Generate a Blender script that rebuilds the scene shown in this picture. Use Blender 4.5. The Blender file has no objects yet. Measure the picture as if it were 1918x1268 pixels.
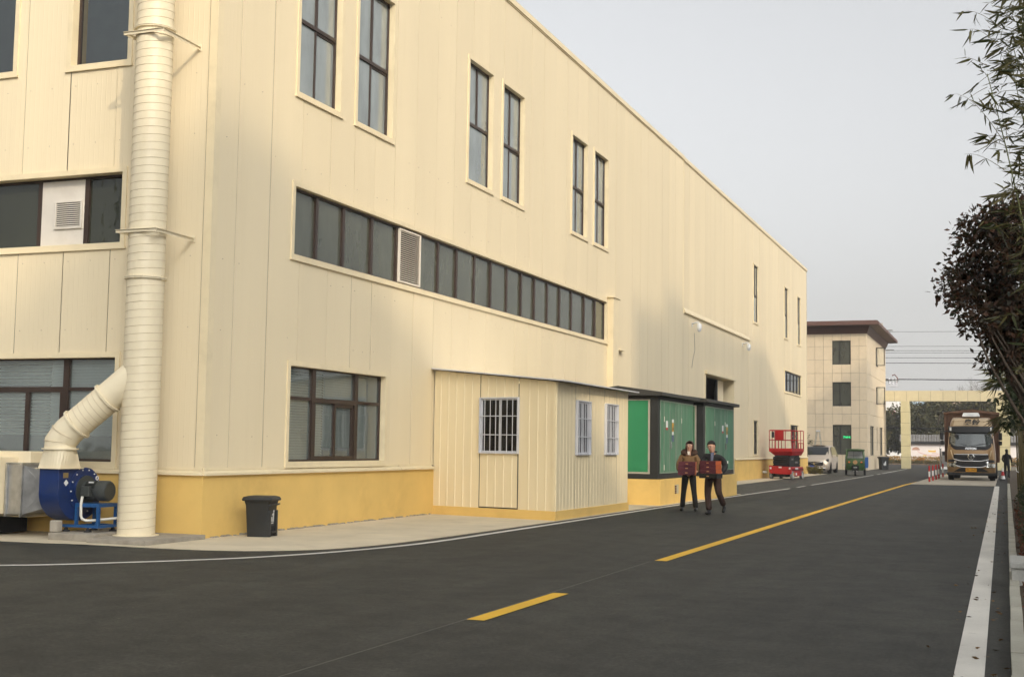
import bpy, bmesh, math, random
import numpy as np
from mathutils import Vector, Matrix, Quaternion

random.seed(7)
RNG = np.random.default_rng(11)
SC = bpy.context.scene
COL = SC.collection
R = math.radians

# ------------------------------------------------------------------ camera
CAM_H = 1.55
YAW, PITCH, ROLL = 0.371490, 0.0834627, 0.0145712
def cam_axes():
    fw = Vector((-math.sin(YAW) * math.cos(PITCH), math.cos(YAW) * math.cos(PITCH), math.sin(PITCH)))
    rt = Vector((math.cos(YAW), math.sin(YAW), 0.0))
    up = rt.cross(fw)
    c, s = math.cos(ROLL), math.sin(ROLL)
    return c * rt + s * up, -s * rt + c * up, fw
_r, _u, _f = cam_axes()
cam_data = bpy.data.cameras.new('camera')
cam_data.sensor_fit = 'HORIZONTAL'
cam_data.sensor_width = 36.0
cam_data.lens = 36.0 * 2377.24 / 1918.0
cam_data.clip_start = 0.05
cam_data.clip_end = 3000.0
cam = bpy.data.objects.new('camera', cam_data)
cam.matrix_world = Matrix(((_r.x, _u.x, -_f.x, 0.0), (_r.y, _u.y, -_f.y, 0.0), (_r.z, _u.z, -_f.z, CAM_H), (0, 0, 0, 1)))
COL.objects.link(cam)
SC.camera = cam

# ------------------------------------------------------------------ sky, sun, exposure
SUN_TO = Vector((1.05, -1.0, 0.79)).normalized()          # towards the sun
SUN_EL = math.asin(SUN_TO.z)
SUN_AZ = math.atan2(SUN_TO.x, SUN_TO.y)
world = bpy.data.worlds.new('World')
SC.world = world
world.use_nodes = True
wn, wl = world.node_tree.nodes, world.node_tree.links
for n in list(wn): wn.remove(n)
w_out = wn.new('ShaderNodeOutputWorld')
w_bg = wn.new('ShaderNodeBackground')
w_sky = wn.new('ShaderNodeTexSky')
w_sky.sky_type = 'NISHITA'
w_sky.sun_disc = False
w_sky.sun_elevation = SUN_EL
w_sky.sun_rotation = SUN_AZ
w_sky.altitude = 0.0
w_sky.air_density = 1.2
w_sky.dust_density = 6.0
w_sky.ozone_density = 2.0
w_hs = wn.new('ShaderNodeHueSaturation')
w_hs.inputs['Saturation'].default_value = 0.11
wl.new(w_sky.outputs[0], w_hs.inputs['Color'])
w_add = wn.new('ShaderNodeMix'); w_add.data_type = 'RGBA'; w_add.blend_type = 'ADD'; w_add.inputs[0].default_value = 1.0
# pale winter haze thickening evenly towards the horizon all the way round
w_tc = wn.new('ShaderNodeTexCoord'); w_sp = wn.new('ShaderNodeSeparateXYZ'); wl.new(w_tc.outputs['Generated'], w_sp.inputs[0])
w_ab = wn.new('ShaderNodeMath'); w_ab.operation = 'ABSOLUTE'; wl.new(w_sp.outputs[2], w_ab.inputs[0])
w_mu = wn.new('ShaderNodeMath'); w_mu.operation = 'MULTIPLY'; w_mu.inputs[1].default_value = -13.5; wl.new(w_ab.outputs[0], w_mu.inputs[0])
w_ex = wn.new('ShaderNodeMath'); w_ex.operation = 'EXPONENT'; wl.new(w_mu.outputs[0], w_ex.inputs[0])
w_vc = wn.new('ShaderNodeMix'); w_vc.data_type = 'RGBA'; w_vc.blend_type = 'MULTIPLY'; w_vc.inputs[0].default_value = 1.0; w_vc.inputs[6].default_value = (4.0, 3.9, 3.7, 1); wl.new(w_ex.outputs[0], w_vc.inputs[7])
wl.new(w_vc.outputs[2], w_add.inputs[7])
wl.new(w_hs.outputs[0], w_add.inputs[6])
wl.new(w_add.outputs[2], w_bg.inputs['Color'])
w_bg.inputs['Strength'].default_value = 0.15
wl.new(w_bg.outputs[0], w_out.inputs['Surface'])

sun_data = bpy.data.lights.new('sun', 'SUN')
sun_data.energy = 1.1
sun_data.angle = R(0.6)
sun_data.color = (1.0, 0.83, 0.60)
sun = bpy.data.objects.new('sun', sun_data)
sun.rotation_euler = (-SUN_TO).to_track_quat('-Z', 'Y').to_euler()
sun.location = (30, -30, 40)
COL.objects.link(sun)

SC.render.engine = 'CYCLES'
SC.cycles.use_denoising = True
SC.cycles.max_bounces = 4
SC.cycles.diffuse_bounces = 3
SC.cycles.glossy_bounces = 3
SC.cycles.use_adaptive_sampling = True
SC.cycles.adaptive_threshold = 0.04
SC.cycles.transparent_max_bounces = 16
SC.cycles.volume_bounces = 0
SC.cycles.sample_clamp_indirect = 6.0
SC.view_settings.view_transform = 'Standard'
SC.view_settings.look = 'None'
SC.view_settings.exposure = 0.65
SC.view_settings.gamma = 1.0
SC.view_settings.use_curve_mapping = False

# ------------------------------------------------------------------ helpers
def tag(o, label=None, cat=None, group=None, kind=None):
    if label: o['label'] = label
    if cat: o['category'] = cat
    if group: o['group'] = group
    if kind: o['kind'] = kind
    return o

def thing(name, loc=(0, 0, 0), rz=0.0, label=None, cat=None, group=None):
    o = bpy.data.objects.new(name, None)
    o.empty_display_size = 0.2
    o.location = loc
    o.rotation_euler = (0, 0, rz)
    COL.objects.link(o)
    tag(o, label, cat, group)
    return o

def wloc(o):
    return Vector(o.location) if o.parent is None else Vector((0, 0, 0)) + wloc(o.parent)

def copy_tree(o, parent=None):
    c = o.copy()
    COL.objects.link(c)
    if parent is not None:
        c.parent = parent
    for ch in list(o.children):
        copy_tree(ch, c)
    return c

class MB:
    """collects faces; build() links them as one mesh object"""
    def __init__(self):
        self.v, self.f = [], []
    def add(self, vs, fs):
        b = len(self.v)
        self.v += [tuple(p) for p in vs]
        self.f += [tuple(i + b for i in q) for q in fs]
        return self
    def box(self, x0, x1, y0, y1, z0, z1, m=None):
        vs = [(x0, y0, z0), (x1, y0, z0), (x1, y1, z0), (x0, y1, z0), (x0, y0, z1), (x1, y0, z1), (x1, y1, z1), (x0, y1, z1)]
        if m: vs = [m(*p) for p in vs]
        return self.add(vs, [(0, 3, 2, 1), (4, 5, 6, 7), (0, 1, 5, 4), (1, 2, 6, 5), (2, 3, 7, 6), (3, 0, 4, 7)])
    def hexa(self, vs):
        return self.add(vs, [(0, 3, 2, 1), (4, 5, 6, 7), (0, 1, 5, 4), (1, 2, 6, 5), (2, 3, 7, 6), (3, 0, 4, 7)])
    def quad(self, *p):
        return self.add(p, [tuple(range(len(p)))])
    def tube(self, pts, r, n=8, cap=True, flat=None):
        pts = [Vector(p) for p in pts]
        k = len(pts)
        rs = r if isinstance(r, (list, tuple)) else [r] * k
        t0 = (pts[1] - pts[0]).normalized()
        ref = Vector((0, 0, 1)) if abs(t0.z) < 0.9 else Vector((1, 0, 0))
        nx = t0.cross(ref).normalized()
        vs, fs = [], []
        pt = t0
        for i, p in enumerate(pts):
            t = (pts[min(i + 1, k - 1)] - pts[max(i - 1, 0)]).normalized()
            q = pt.rotation_difference(t)
            nx = (q @ nx).normalized()
            pt = t
            ny = t.cross(nx).normalized()
            for j in range(n):
                a = 2 * math.pi * j / n
                vs.append(p + rs[i] * (math.cos(a) * nx + math.sin(a) * ny))
        for i in range(k - 1):
            for j in range(n):
                fs.append((i * n + j, i * n + (j + 1) % n, (i + 1) * n + (j + 1) % n, (i + 1) * n + j))
        if cap:
            fs.append(tuple(range(n - 1, -1, -1)))
            fs.append(tuple((k - 1) * n + j for j in range(n)))
        return self.add(vs, fs)
    def cyl(self, p0, p1, r0, r1=None, n=16):
        return self.tube([p0, p1], [r0, r0 if r1 is None else r1], n)
    def bar(self, p0, p1, w, h=None, up=(0, 0, 1)):
        p0, p1 = Vector(p0), Vector(p1)
        h = w if h is None else h
        t = (p1 - p0).normalized()
        up = Vector(up)
        if abs(t.dot(up)) > 0.98: up = Vector((1, 0, 0))
        s = t.cross(up).normalized() * (w / 2)
        u = s.cross(t).normalized() * (h / 2)
        return self.hexa([p0 - s - u, p0 + s - u, p1 + s - u, p1 - s - u, p0 - s + u, p0 + s + u, p1 + s + u, p1 - s + u])
    def prism(self, poly, fn):
        """poly: 2D points; fn(a, b, 0/1) -> 3D"""
        n = len(poly)
        vs = [fn(a, b, 0) for a, b in poly] + [fn(a, b, 1) for a, b in poly]
        fs = [tuple(range(n)), tuple(range(2 * n - 1, n - 1, -1))]
        fs += [(i, (i + 1) % n, n + (i + 1) % n, n + i) for i in range(n)]
        return self.add(vs, fs)
    def lathe(self, prof, c=(0, 0, 0), axis='z', n=24, closed=False):
        """prof: (radius, along axis)"""
        vs, fs = [], []
        for r, h in prof:
            for j in range(n):
                a = 2 * math.pi * j / n
                x, y = r * math.cos(a), r * math.sin(a)
                p = (x, y, h) if axis == 'z' else (h, x, y) if axis == 'x' else (x, h, y)
                vs.append((p[0] + c[0], p[1] + c[1], p[2] + c[2]))
        k = len(prof)
        for i in range(k - 1 + (1 if closed else 0)):
            i2 = (i + 1) % k
            for j in range(n):
                fs.append((i * n + j, i * n + (j + 1) % n, i2 * n + (j + 1) % n, i2 * n + j))
        if not closed:
            if prof[0][0] > 1e-6: fs.append(tuple(range(n)))
            if prof[-1][0] > 1e-6: fs.append(tuple((k - 1) * n + j for j in range(n)))
        return self.add(vs, fs)
    def grid(self, rows, closed=False):
        """rows of equal length of 3D points"""
        m = len(rows[0]); vs = [p for r in rows for p in r]; fs = []
        for i in range(len(rows) - 1):
            for j in range(m - (0 if closed else 1)):
                fs.append((i * m + j, i * m + (j + 1) % m, (i + 1) * m + (j + 1) % m, (i + 1) * m + j))
        return self.add(vs, fs)
    def sphere(self, c, r, nu=16, nv=10, m=None):
        rx, ry, rz = (r, r, r) if not isinstance(r, (tuple, list)) else r
        rows = []
        for i in range(nv + 1):
            th = math.pi * i / nv
            rr = max(math.sin(th), 1e-4)
            row = []
            for j in range(nu):
                ph = 2 * math.pi * j / nu
                p = Vector((c[0] + rx * rr * math.cos(ph), c[1] + ry * rr * math.sin(ph), c[2] + rz * math.cos(th)))
                row.append(m(p) if m else p)
            rows.append(row)
        return self.grid(rows, closed=True)
    def mesh(self, name, smooth=False, recalc=True):
        me = bpy.data.meshes.new(name)
        me.from_pydata(self.v, [], self.f)
        if recalc:
            bm = bmesh.new(); bm.from_mesh(me)
            bmesh.ops.recalc_face_normals(bm, faces=bm.faces)
            bm.to_mesh(me); bm.free()
        if smooth:
            me.polygons.foreach_set('use_smooth', [True] * len(me.polygons))
            if smooth is not True:
                me.set_sharp_from_angle(angle=R(smooth))
        me.update()
        return me
    def build(self, name, mt, parent=None, smooth=False, bevel=0.0, o=None, label=None, cat=None, group=None, kind=None, recalc=True):
        if o is not None:
            self.v = [(p[0] - o[0], p[1] - o[1], p[2] - o[2]) for p in self.v]
        me = self.mesh(name, smooth, recalc)
        ob = bpy.data.objects.new(name, me)
        if mt is not None: me.materials.append(mt)
        COL.objects.link(ob)
        if parent is not None: ob.parent = parent
        if parent is None and o is not None: ob.location = o
        if bevel:
            md = ob.modifiers.new('bevel', 'BEVEL')
            md.width = bevel; md.segments = 2; md.limit_method = 'ANGLE'; md.angle_limit = R(35)
            md.harden_normals = False
        tag(ob, label, cat, group, kind)
        return ob

def mesh_obj(name, me, parent=None, mt=None):
    ob = bpy.data.objects.new(name, me)
    if mt is not None and not me.materials: me.materials.append(mt)
    COL.objects.link(ob)
    if parent is not None: ob.parent = parent
    return ob

def text_obj(name, body, size, mtx, mt, parent=None, extrude=0.002, o=None, shear=0.0, bold=0.0, ax='CENTER'):
    cu = bpy.data.curves.new(name, 'FONT')
    cu.body = body; cu.size = size; cu.extrude = extrude; cu.align_x = ax; cu.align_y = 'CENTER'
    cu.shear = shear; cu.offset = bold; cu.resolution_u = 3
    tmp = bpy.data.objects.new(name, cu)
    COL.objects.link(tmp)
    dg = bpy.context.evaluated_depsgraph_get()
    me = bpy.data.meshes.new_from_object(tmp.evaluated_get(dg))
    bpy.data.objects.remove(tmp); bpy.data.curves.remove(cu)
    m = Matrix(mtx)
    if o is not None: m = Matrix.Translation(-Vector(o)) @ m
    me.transform(m)
    me.materials.clear(); me.materials.append(mt)
    ob = bpy.data.objects.new(name, me)
    COL.objects.link(ob)
    if parent is not None: ob.parent = parent
    return ob

def frame(origin, xdir, ydir):
    x = Vector(xdir).normalized(); y = Vector(ydir).normalized(); z = x.cross(y)
    return Matrix(((x.x, y.x, z.x, origin[0]), (x.y, y.y, z.y, origin[1]), (x.z, y.z, z.z, origin[2]), (0, 0, 0, 1)))

# ------------------------------------------------------------------ materials
def new_mat(name):
    m = bpy.data.materials.new(name)
    m.use_nodes = True
    nt = m.node_tree
    b = nt.nodes['Principled BSDF']
    return m, nt, b

def nd(nt, t, **kw):
    n = nt.nodes.new(t)
    for k, v in kw.items():
        if k in n.inputs: n.inputs[k].default_value = v
        else: setattr(n, k, v)
    return n

def coords(nt, scale=(1, 1, 1), kind='Object'):
    tc = nd(nt, 'ShaderNodeTexCoord')
    mp = nd(nt, 'ShaderNodeMapping')
    mp.inputs['Scale'].default_value = scale
    nt.links.new(tc.outputs[kind], mp.inputs['Vector'])
    return mp.outputs['Vector']

def noise(nt, vec, scale, detail=4.0, rough=0.55):
    n = nd(nt, 'ShaderNodeTexNoise')
    n.inputs['Scale'].default_value = scale
    n.inputs['Detail'].default_value = detail
    n.inputs['Roughness'].default_value = rough
    nt.links.new(vec, n.inputs['Vector'])
    return n.outputs['Fac']

def ramp(nt, fac, p0, c0, p1, c1):
    r = nd(nt, 'ShaderNodeValToRGB')
    r.color_ramp.elements[0].position = p0; r.color_ramp.elements[0].color = (*c0, 1) if len(c0) == 3 else c0
    r.color_ramp.elements[1].position = p1; r.color_ramp.elements[1].color = (*c1, 1) if len(c1) == 3 else c1
    nt.links.new(fac, r.inputs['Fac'])
    return r.outputs['Color']

def mixc(nt, fac, a, b, mode='MIX'):
    m = nd(nt, 'ShaderNodeMix', data_type='RGBA', blend_type=mode)
    for s, v in ((m.inputs[0], fac), (m.inputs[6], a), (m.inputs[7], b)):
        if isinstance(v, (int, float)): s.default_value = v
        elif isinstance(v, (tuple, list)): s.default_value = (*v, 1) if len(v) == 3 else v
        else: nt.links.new(v, s)
    return m.outputs[2]

def bump(nt, b, h, strength, dist=0.01):
    bp = nd(nt, 'ShaderNodeBump')
    bp.inputs['Strength'].default_value = strength
    bp.inputs['Distance'].default_value = dist
    nt.links.new(h, bp.inputs['Height'])
    nt.links.new(bp.outputs[0], b.inputs['Normal'])

def mat(name, col, rough=0.6, metal=0.0, var=0.10, vs=2.5, stretch=(1, 1, 1), bmp=0.0, bs=60.0, spec=0.4, rnd=0.0, dirt=0.0, dirt_col=(0.12, 0.09, 0.06), dirt_s=1.2, coat=0.0):
    m, nt, b = new_mat(name)
    v = coords(nt, stretch)
    n1 = noise(nt, v, vs, 3.0, 0.6)
    lo = tuple(c * (1 - var) for c in col); hi = tuple(min(1, c * (1 + var * 0.8)) for c in col)
    c = ramp(nt, n1, 0.3, lo, 0.7, hi)
    if dirt > 0:
        n2 = noise(nt, v, dirt_s, 5.0, 0.68)
        f = ramp(nt, n2, 0.52, (0, 0, 0), 0.75, (dirt,) * 3)
        c = mixc(nt, f, c, dirt_col)
    if rnd > 0:
        oi = nd(nt, 'ShaderNodeObjectInfo')
        mr = nd(nt, 'ShaderNodeMapRange'); mr.inputs['To Min'].default_value = 1 - rnd; mr.inputs['To Max'].default_value = 1 + rnd * 0.6
        nt.links.new(oi.outputs['Random'], mr.inputs['Value'])
        c = mixc(nt, 1.0, c, mr.outputs[0], 'MULTIPLY')
    nt.links.new(c, b.inputs['Base Color'])
    rr = nd(nt, 'ShaderNodeMapRange'); rr.inputs['To Min'].default_value = max(0.02, rough - 0.08); rr.inputs['To Max'].default_value = min(1, rough + 0.08)
    nt.links.new(n1, rr.inputs['Value']); nt.links.new(rr.outputs[0], b.inputs['Roughness'])
    b.inputs['Metallic'].default_value = metal
    b.inputs['Specular IOR Level'].default_value = spec
    if coat: b.inputs['Coat Weight'].default_value = coat; b.inputs['Coat Roughness'].default_value = 0.08
    if bmp > 0:
        bump(nt, b, noise(nt, v, bs, 2.0, 0.6), bmp)
    return m

def cladding_mat(name, col, pitch=0.1, strength=0.32):
    """cream sheet cladding: fine vertical ribs, slight panel-to-panel shifts, faint rain streaks"""
    m, nt, b = new_mat(name)
    tc = nd(nt, 'ShaderNodeTexCoord')
    sep = nd(nt, 'ShaderNodeSeparateXYZ'); nt.links.new(tc.outputs['Object'], sep.inputs[0])
    ad = nd(nt, 'ShaderNodeMath', operation='ADD'); nt.links.new(sep.outputs[0], ad.inputs[0]); nt.links.new(sep.outputs[1], ad.inputs[1])
    mu = nd(nt, 'ShaderNodeMath', operation='MULTIPLY'); nt.links.new(ad.outputs[0], mu.inputs[0]); mu.inputs[1].default_value = 2 * math.pi / pitch
    si = nd(nt, 'ShaderNodeMath', operation='SINE'); nt.links.new(mu.outputs[0], si.inputs[0])
    pw = nd(nt, 'ShaderNodeMapRange', interpolation_type='SMOOTHSTEP'); nt.links.new(si.outputs[0], pw.inputs['Value'])
    pw.inputs['From Min'].default_value = 0.75; pw.inputs['From Max'].default_value = 1.0
    v1 = coords(nt, (1, 1, 0.16)); v2 = coords(nt, (1, 1, 0.06))
    n1 = noise(nt, v1, 0.7, 2.0, 0.6); n2 = noise(nt, v2, 4.0, 4.0, 0.65)
    c = ramp(nt, n1, 0.25, tuple(x * 0.955 for x in col), 0.75, tuple(min(1, x * 1.025) for x in col))
    st = ramp(nt, n2, 0.54, (0, 0, 0), 0.85, (0.20, 0.20, 0.20))
    c = mixc(nt, st, c, tuple(x * y for x, y in zip(col, (0.80, 0.76, 0.70))))
    oi = nd(nt, 'ShaderNodeObjectInfo')
    mr = nd(nt, 'ShaderNodeMapRange'); mr.inputs['To Min'].default_value = 0.965; mr.inputs['To Max'].default_value = 1.02
    nt.links.new(oi.outputs['Random'], mr.inputs['Value'])
    c = mixc(nt, 1.0, c, mr.outputs[0], 'MULTIPLY')
    nt.links.new(c, b.inputs['Base Color'])
    b.inputs['Roughness'].default_value = 0.5
    b.inputs['Specular IOR Level'].default_value = 0.35
    bp = nd(nt, 'ShaderNodeBump'); bp.inputs['Strength'].default_value = strength; bp.inputs['Distance'].default_value = 0.006
    nt.links.new(pw.outputs[0], bp.inputs['Height'])
    n3 = noise(nt, coords(nt, (1, 1, 0.5)), 0.9, 0.0, 0.5)
    bp2 = nd(nt, 'ShaderNodeBump'); bp2.inputs['Strength'].default_value = 0.12; bp2.inputs['Distance'].default_value = 0.03
    nt.links.new(n3, bp2.inputs['Height']); nt.links.new(bp2.outputs[0], bp.inputs['Normal'])
    nt.links.new(bp.outputs[0], b.inputs['Normal'])
    return m

def glass_mat(name, tint=(0.75, 0.82, 0.80), ior=2.0, wave=0.02, ws=1.5, film=0.0, film_col=(0.3, 0.32, 0.28), rough=0.015):
    m, nt, b = new_mat(name)
    nt.nodes.remove(b)
    out = nt.nodes['Material Output']
    tr = nd(nt, 'ShaderNodeBsdfTransparent'); tr.inputs['Color'].default_value = (*tint, 1)
    gl = nd(nt, 'ShaderNodeBsdfGlossy'); gl.inputs['Roughness'].default_value = rough; gl.inputs['Color'].default_value = (0.92, 0.95, 0.96, 1)
    fr = nd(nt, 'ShaderNodeFresnel'); fr.inputs['IOR'].default_value = ior
    bp = nd(nt, 'ShaderNodeBump'); bp.inputs['Strength'].default_value = wave; bp.inputs['Distance'].default_value = 0.3
    nt.links.new(noise(nt, coords(nt), ws, 2.0, 0.5), bp.inputs['Height'])
    nt.links.new(bp.outputs[0], gl.inputs['Normal'])
    base = tr.outputs[0]
    if film > 0:
        df = nd(nt, 'ShaderNodeBsdfDiffuse'); 
        n1 = noise(nt, coords(nt, (1, 1, 0.4)), 1.6, 5.0, 0.6)
        nt.links.new(ramp(nt, n1, 0.3, tuple(c * 0.75 for c in film_col), 0.7, tuple(c * 1.2 for c in film_col)), df.inputs['Color'])
        m2 = nd(nt, 'ShaderNodeMixShader'); m2.inputs[0].default_value = film
        nt.links.new(tr.outputs[0], m2.inputs[1]); nt.links.new(df.outputs[0], m2.inputs[2]); base = m2.outputs[0]
    mx = nd(nt, 'ShaderNodeMixShader')
    nt.links.new(fr.outputs[0], mx.inputs[0]); nt.links.new(base, mx.inputs[1]); nt.links.new(gl.outputs[0], mx.inputs[2])
    nt.links.new(mx.outputs[0], out.inputs['Surface'])
    return m

def leaf_mat(name, c0, c1, rough=0.45, trans=0.25):
    m, nt, b = new_mat(name)
    g = nd(nt, 'ShaderNodeNewGeometry')
    c = ramp(nt, g.outputs['Random Per Island'], 0.0, c0, 1.0, c1)
    nt.links.new(c, b.inputs['Base Color'])
    b.inputs['Roughness'].default_value = rough
    b.inputs['Specular IOR Level'].default_value = 0.35
    if trans > 0:
        out = nt.nodes['Material Output']
        t = nd(nt, 'ShaderNodeBsdfTranslucent'); nt.links.new(c, t.inputs['Color'])
        mx = nd(nt, 'ShaderNodeMixShader'); mx.inputs[0].default_value = trans
        nt.links.new(b.outputs[0], mx.inputs[1]); nt.links.new(t.outputs[0], mx.inputs[2]); nt.links.new(mx.outputs[0], out.inputs['Surface'])
    return m

def emit_mat(name, col, strength):
    m, nt, b = new_mat(name)
    b.inputs['Base Color'].default_value = (*col, 1)
    b.inputs['Emission Color'].default_value = (*col, 1)
    b.inputs['Emission Strength'].default_value = strength
    return m

CREAM = (0.82, 0.70, 0.475)
M = {}
M['clad'] = cladding_mat('cream_cladding', CREAM)
M['clad_far'] = cladding_mat('cream_cladding_far', (0.80, 0.69, 0.475), 0.2, 0.1)
M['trim'] = mat('cream_trim', (0.81, 0.69, 0.455), 0.45, var=0.04, rnd=0.02, dirt=0.25, dirt_col=(0.45, 0.36, 0.22))
M['shed'] = mat('shed_sheet', (0.81, 0.685, 0.44), 0.45, var=0.04, stretch=(1, 1, 0.15), rnd=0.02)
M['duct'] = mat('cream_duct', (0.81, 0.71, 0.50), 0.42, var=0.04, vs=1.5, dirt=0.2, dirt_col=(0.5, 0.4, 0.26), dirt_s=2.5)
M['seam'] = mat('duct_seam', (0.66, 0.55, 0.37), 0.5, var=0.06)
M['plinth'] = mat('yellow_paint', (0.76, 0.515, 0.165), 0.75, var=0.06, vs=1.2, bmp=0.25, bs=25, spec=0.25, dirt=0.30, dirt_col=(0.42, 0.26, 0.08), dirt_s=0.9)
M['core'] = mat('dark_backing', (0.05, 0.045, 0.04), 0.9)
M['bronze'] = mat('bronze_frame', (0.055, 0.036, 0.027), 0.4, metal=0.2, var=0.15)
M['blackfr'] = mat('dark_frame', (0.022, 0.022, 0.022), 0.45, var=0.1)
M['interior'] = mat('window_interior', (0.10, 0.10, 0.095), 0.9)
M['sky_tone_back'] = mat('sky_toned_backing', (0.58, 0.65, 0.68), 0.9, var=0.08)  # pale backing whose tone stands in for sky reflected in the tall windows
M['jamb'] = mat('inner_jamb', (0.50, 0.45, 0.30), 0.8)
M['jamb_pale'] = mat('inner_jamb_pale', (0.55, 0.58, 0.55), 0.8)
M['white_panel'] = mat('white_panel', (0.66, 0.62, 0.55), 0.55, var=0.05, dirt=0.3, dirt_col=(0.4, 0.33, 0.25))
M['slat'] = mat('blind_slat', (0.74, 0.83, 0.82), 0.5, var=0.05)
M['louvre'] = mat('louvre_metal', (0.74, 0.68, 0.58), 0.5, var=0.05)
M['glass'] = glass_mat('window_glass', tint=(0.94, 0.98, 0.97), ior=1.8, wave=0.012)
M['glass_blind'] = glass_mat('office_window_glass', tint=(0.94, 0.98, 0.97), ior=1.8, wave=0.012, film=0.32, film_col=(0.42, 0.48, 0.45))  # pale film added to brighten the blinds, light put into the glass colour
M['glass_tall'] = glass_mat('tall_window_glass', tint=(0.90, 0.94, 0.92), ior=2.4, wave=0.015, film=0.62, film_col=(0.40, 0.45, 0.445))  # film adds the missing sky reflection as pale colour over the tall panes
M['glass_tint'] = glass_mat('window_glass_tinted', tint=(0.45, 0.52, 0.50), ior=2.1, wave=0.01)
M['glass_band'] = glass_mat('window_glass_filmed', tint=(0.5, 0.55, 0.5), ior=1.62, wave=0.06, ws=2.2, film=0.78, film_col=(0.120, 0.126, 0.092), rough=0.05)
M['conc'] = mat('concrete', (0.40, 0.36, 0.29), 0.85, var=0.12, vs=3, bmp=0.35, bs=60, dirt=0.35, dirt_col=(0.25, 0.21, 0.15))
M['galv'] = mat('galvanised_steel', (0.50, 0.50, 0.49), 0.38, metal=0.85, var=0.18, vs=6)
M['blue'] = mat('blue_paint', (0.010, 0.030, 0.125), 0.42, var=0.2, spec=0.45, dirt=0.45, dirt_col=(0.05, 0.065, 0.11), dirt_s=3)
M['blue2'] = mat('blue_frame_paint', (0.018, 0.085, 0.23), 0.4, var=0.12, dirt=0.3, dirt_col=(0.09, 0.13, 0.2))
M['motor'] = mat('motor_grey', (0.055, 0.06, 0.055), 0.5, var=0.15, dirt=0.4, dirt_col=(0.14, 0.13, 0.11))
M['rubber'] = mat('black_rubber', (0.018, 0.018, 0.018), 0.75, var=0.2)
M['binp'] = mat('bin_plastic', (0.026, 0.027, 0.026), 0.5, var=0.12, dirt=0.3, dirt_col=(0.06, 0.055, 0.05))
M['white'] = mat('white_paint', (0.75, 0.75, 0.73), 0.5, var=0.04)
M['pvc'] = mat('white_pvc', (0.70, 0.67, 0.58), 0.4, var=0.05)
M['grille'] = mat('grey_bar_paint', (0.60, 0.60, 0.62), 0.4, var=0.05)
M['dark'] = mat('dark_interior', (0.012, 0.012, 0.013), 0.8)
M['kgreen'] = mat('kiosk_green', (0.032, 0.225, 0.095), 0.45, var=0.10, vs=1.5, stretch=(1, 1, 0.2))
M['kgreen_w'] = mat('kiosk_green_worn', (0.085, 0.215, 0.125), 0.6, var=0.25, vs=5, stretch=(1, 1, 0.12), dirt=0.8, dirt_col=(0.25, 0.32, 0.24), dirt_s=3)
M['kframe'] = mat('kiosk_aluminium', (0.40, 0.37, 0.30), 0.45, var=0.08)
M['kframe_d'] = mat('kiosk_door_frame', (0.19, 0.255, 0.19), 0.5, var=0.08)
M['kdark'] = mat('kiosk_dark_frame', (0.024, 0.025, 0.023), 0.55, var=0.15)
M['kroof'] = mat('kiosk_roof', (0.045, 0.043, 0.037), 0.6, var=0.15)
M['red'] = mat('red_paint', (0.46, 0.014, 0.016), 0.42, var=0.15, spec=0.45, dirt=0.3, dirt_col=(0.25, 0.03, 0.02))
M['brass'] = mat('nameplate', (0.35, 0.27, 0.12), 0.4, metal=0.5)
M['chrome'] = mat('chrome', (0.72, 0.72, 0.70), 0.12, metal=1.0, var=0.03)
M['yellow_line'] = None

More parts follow.
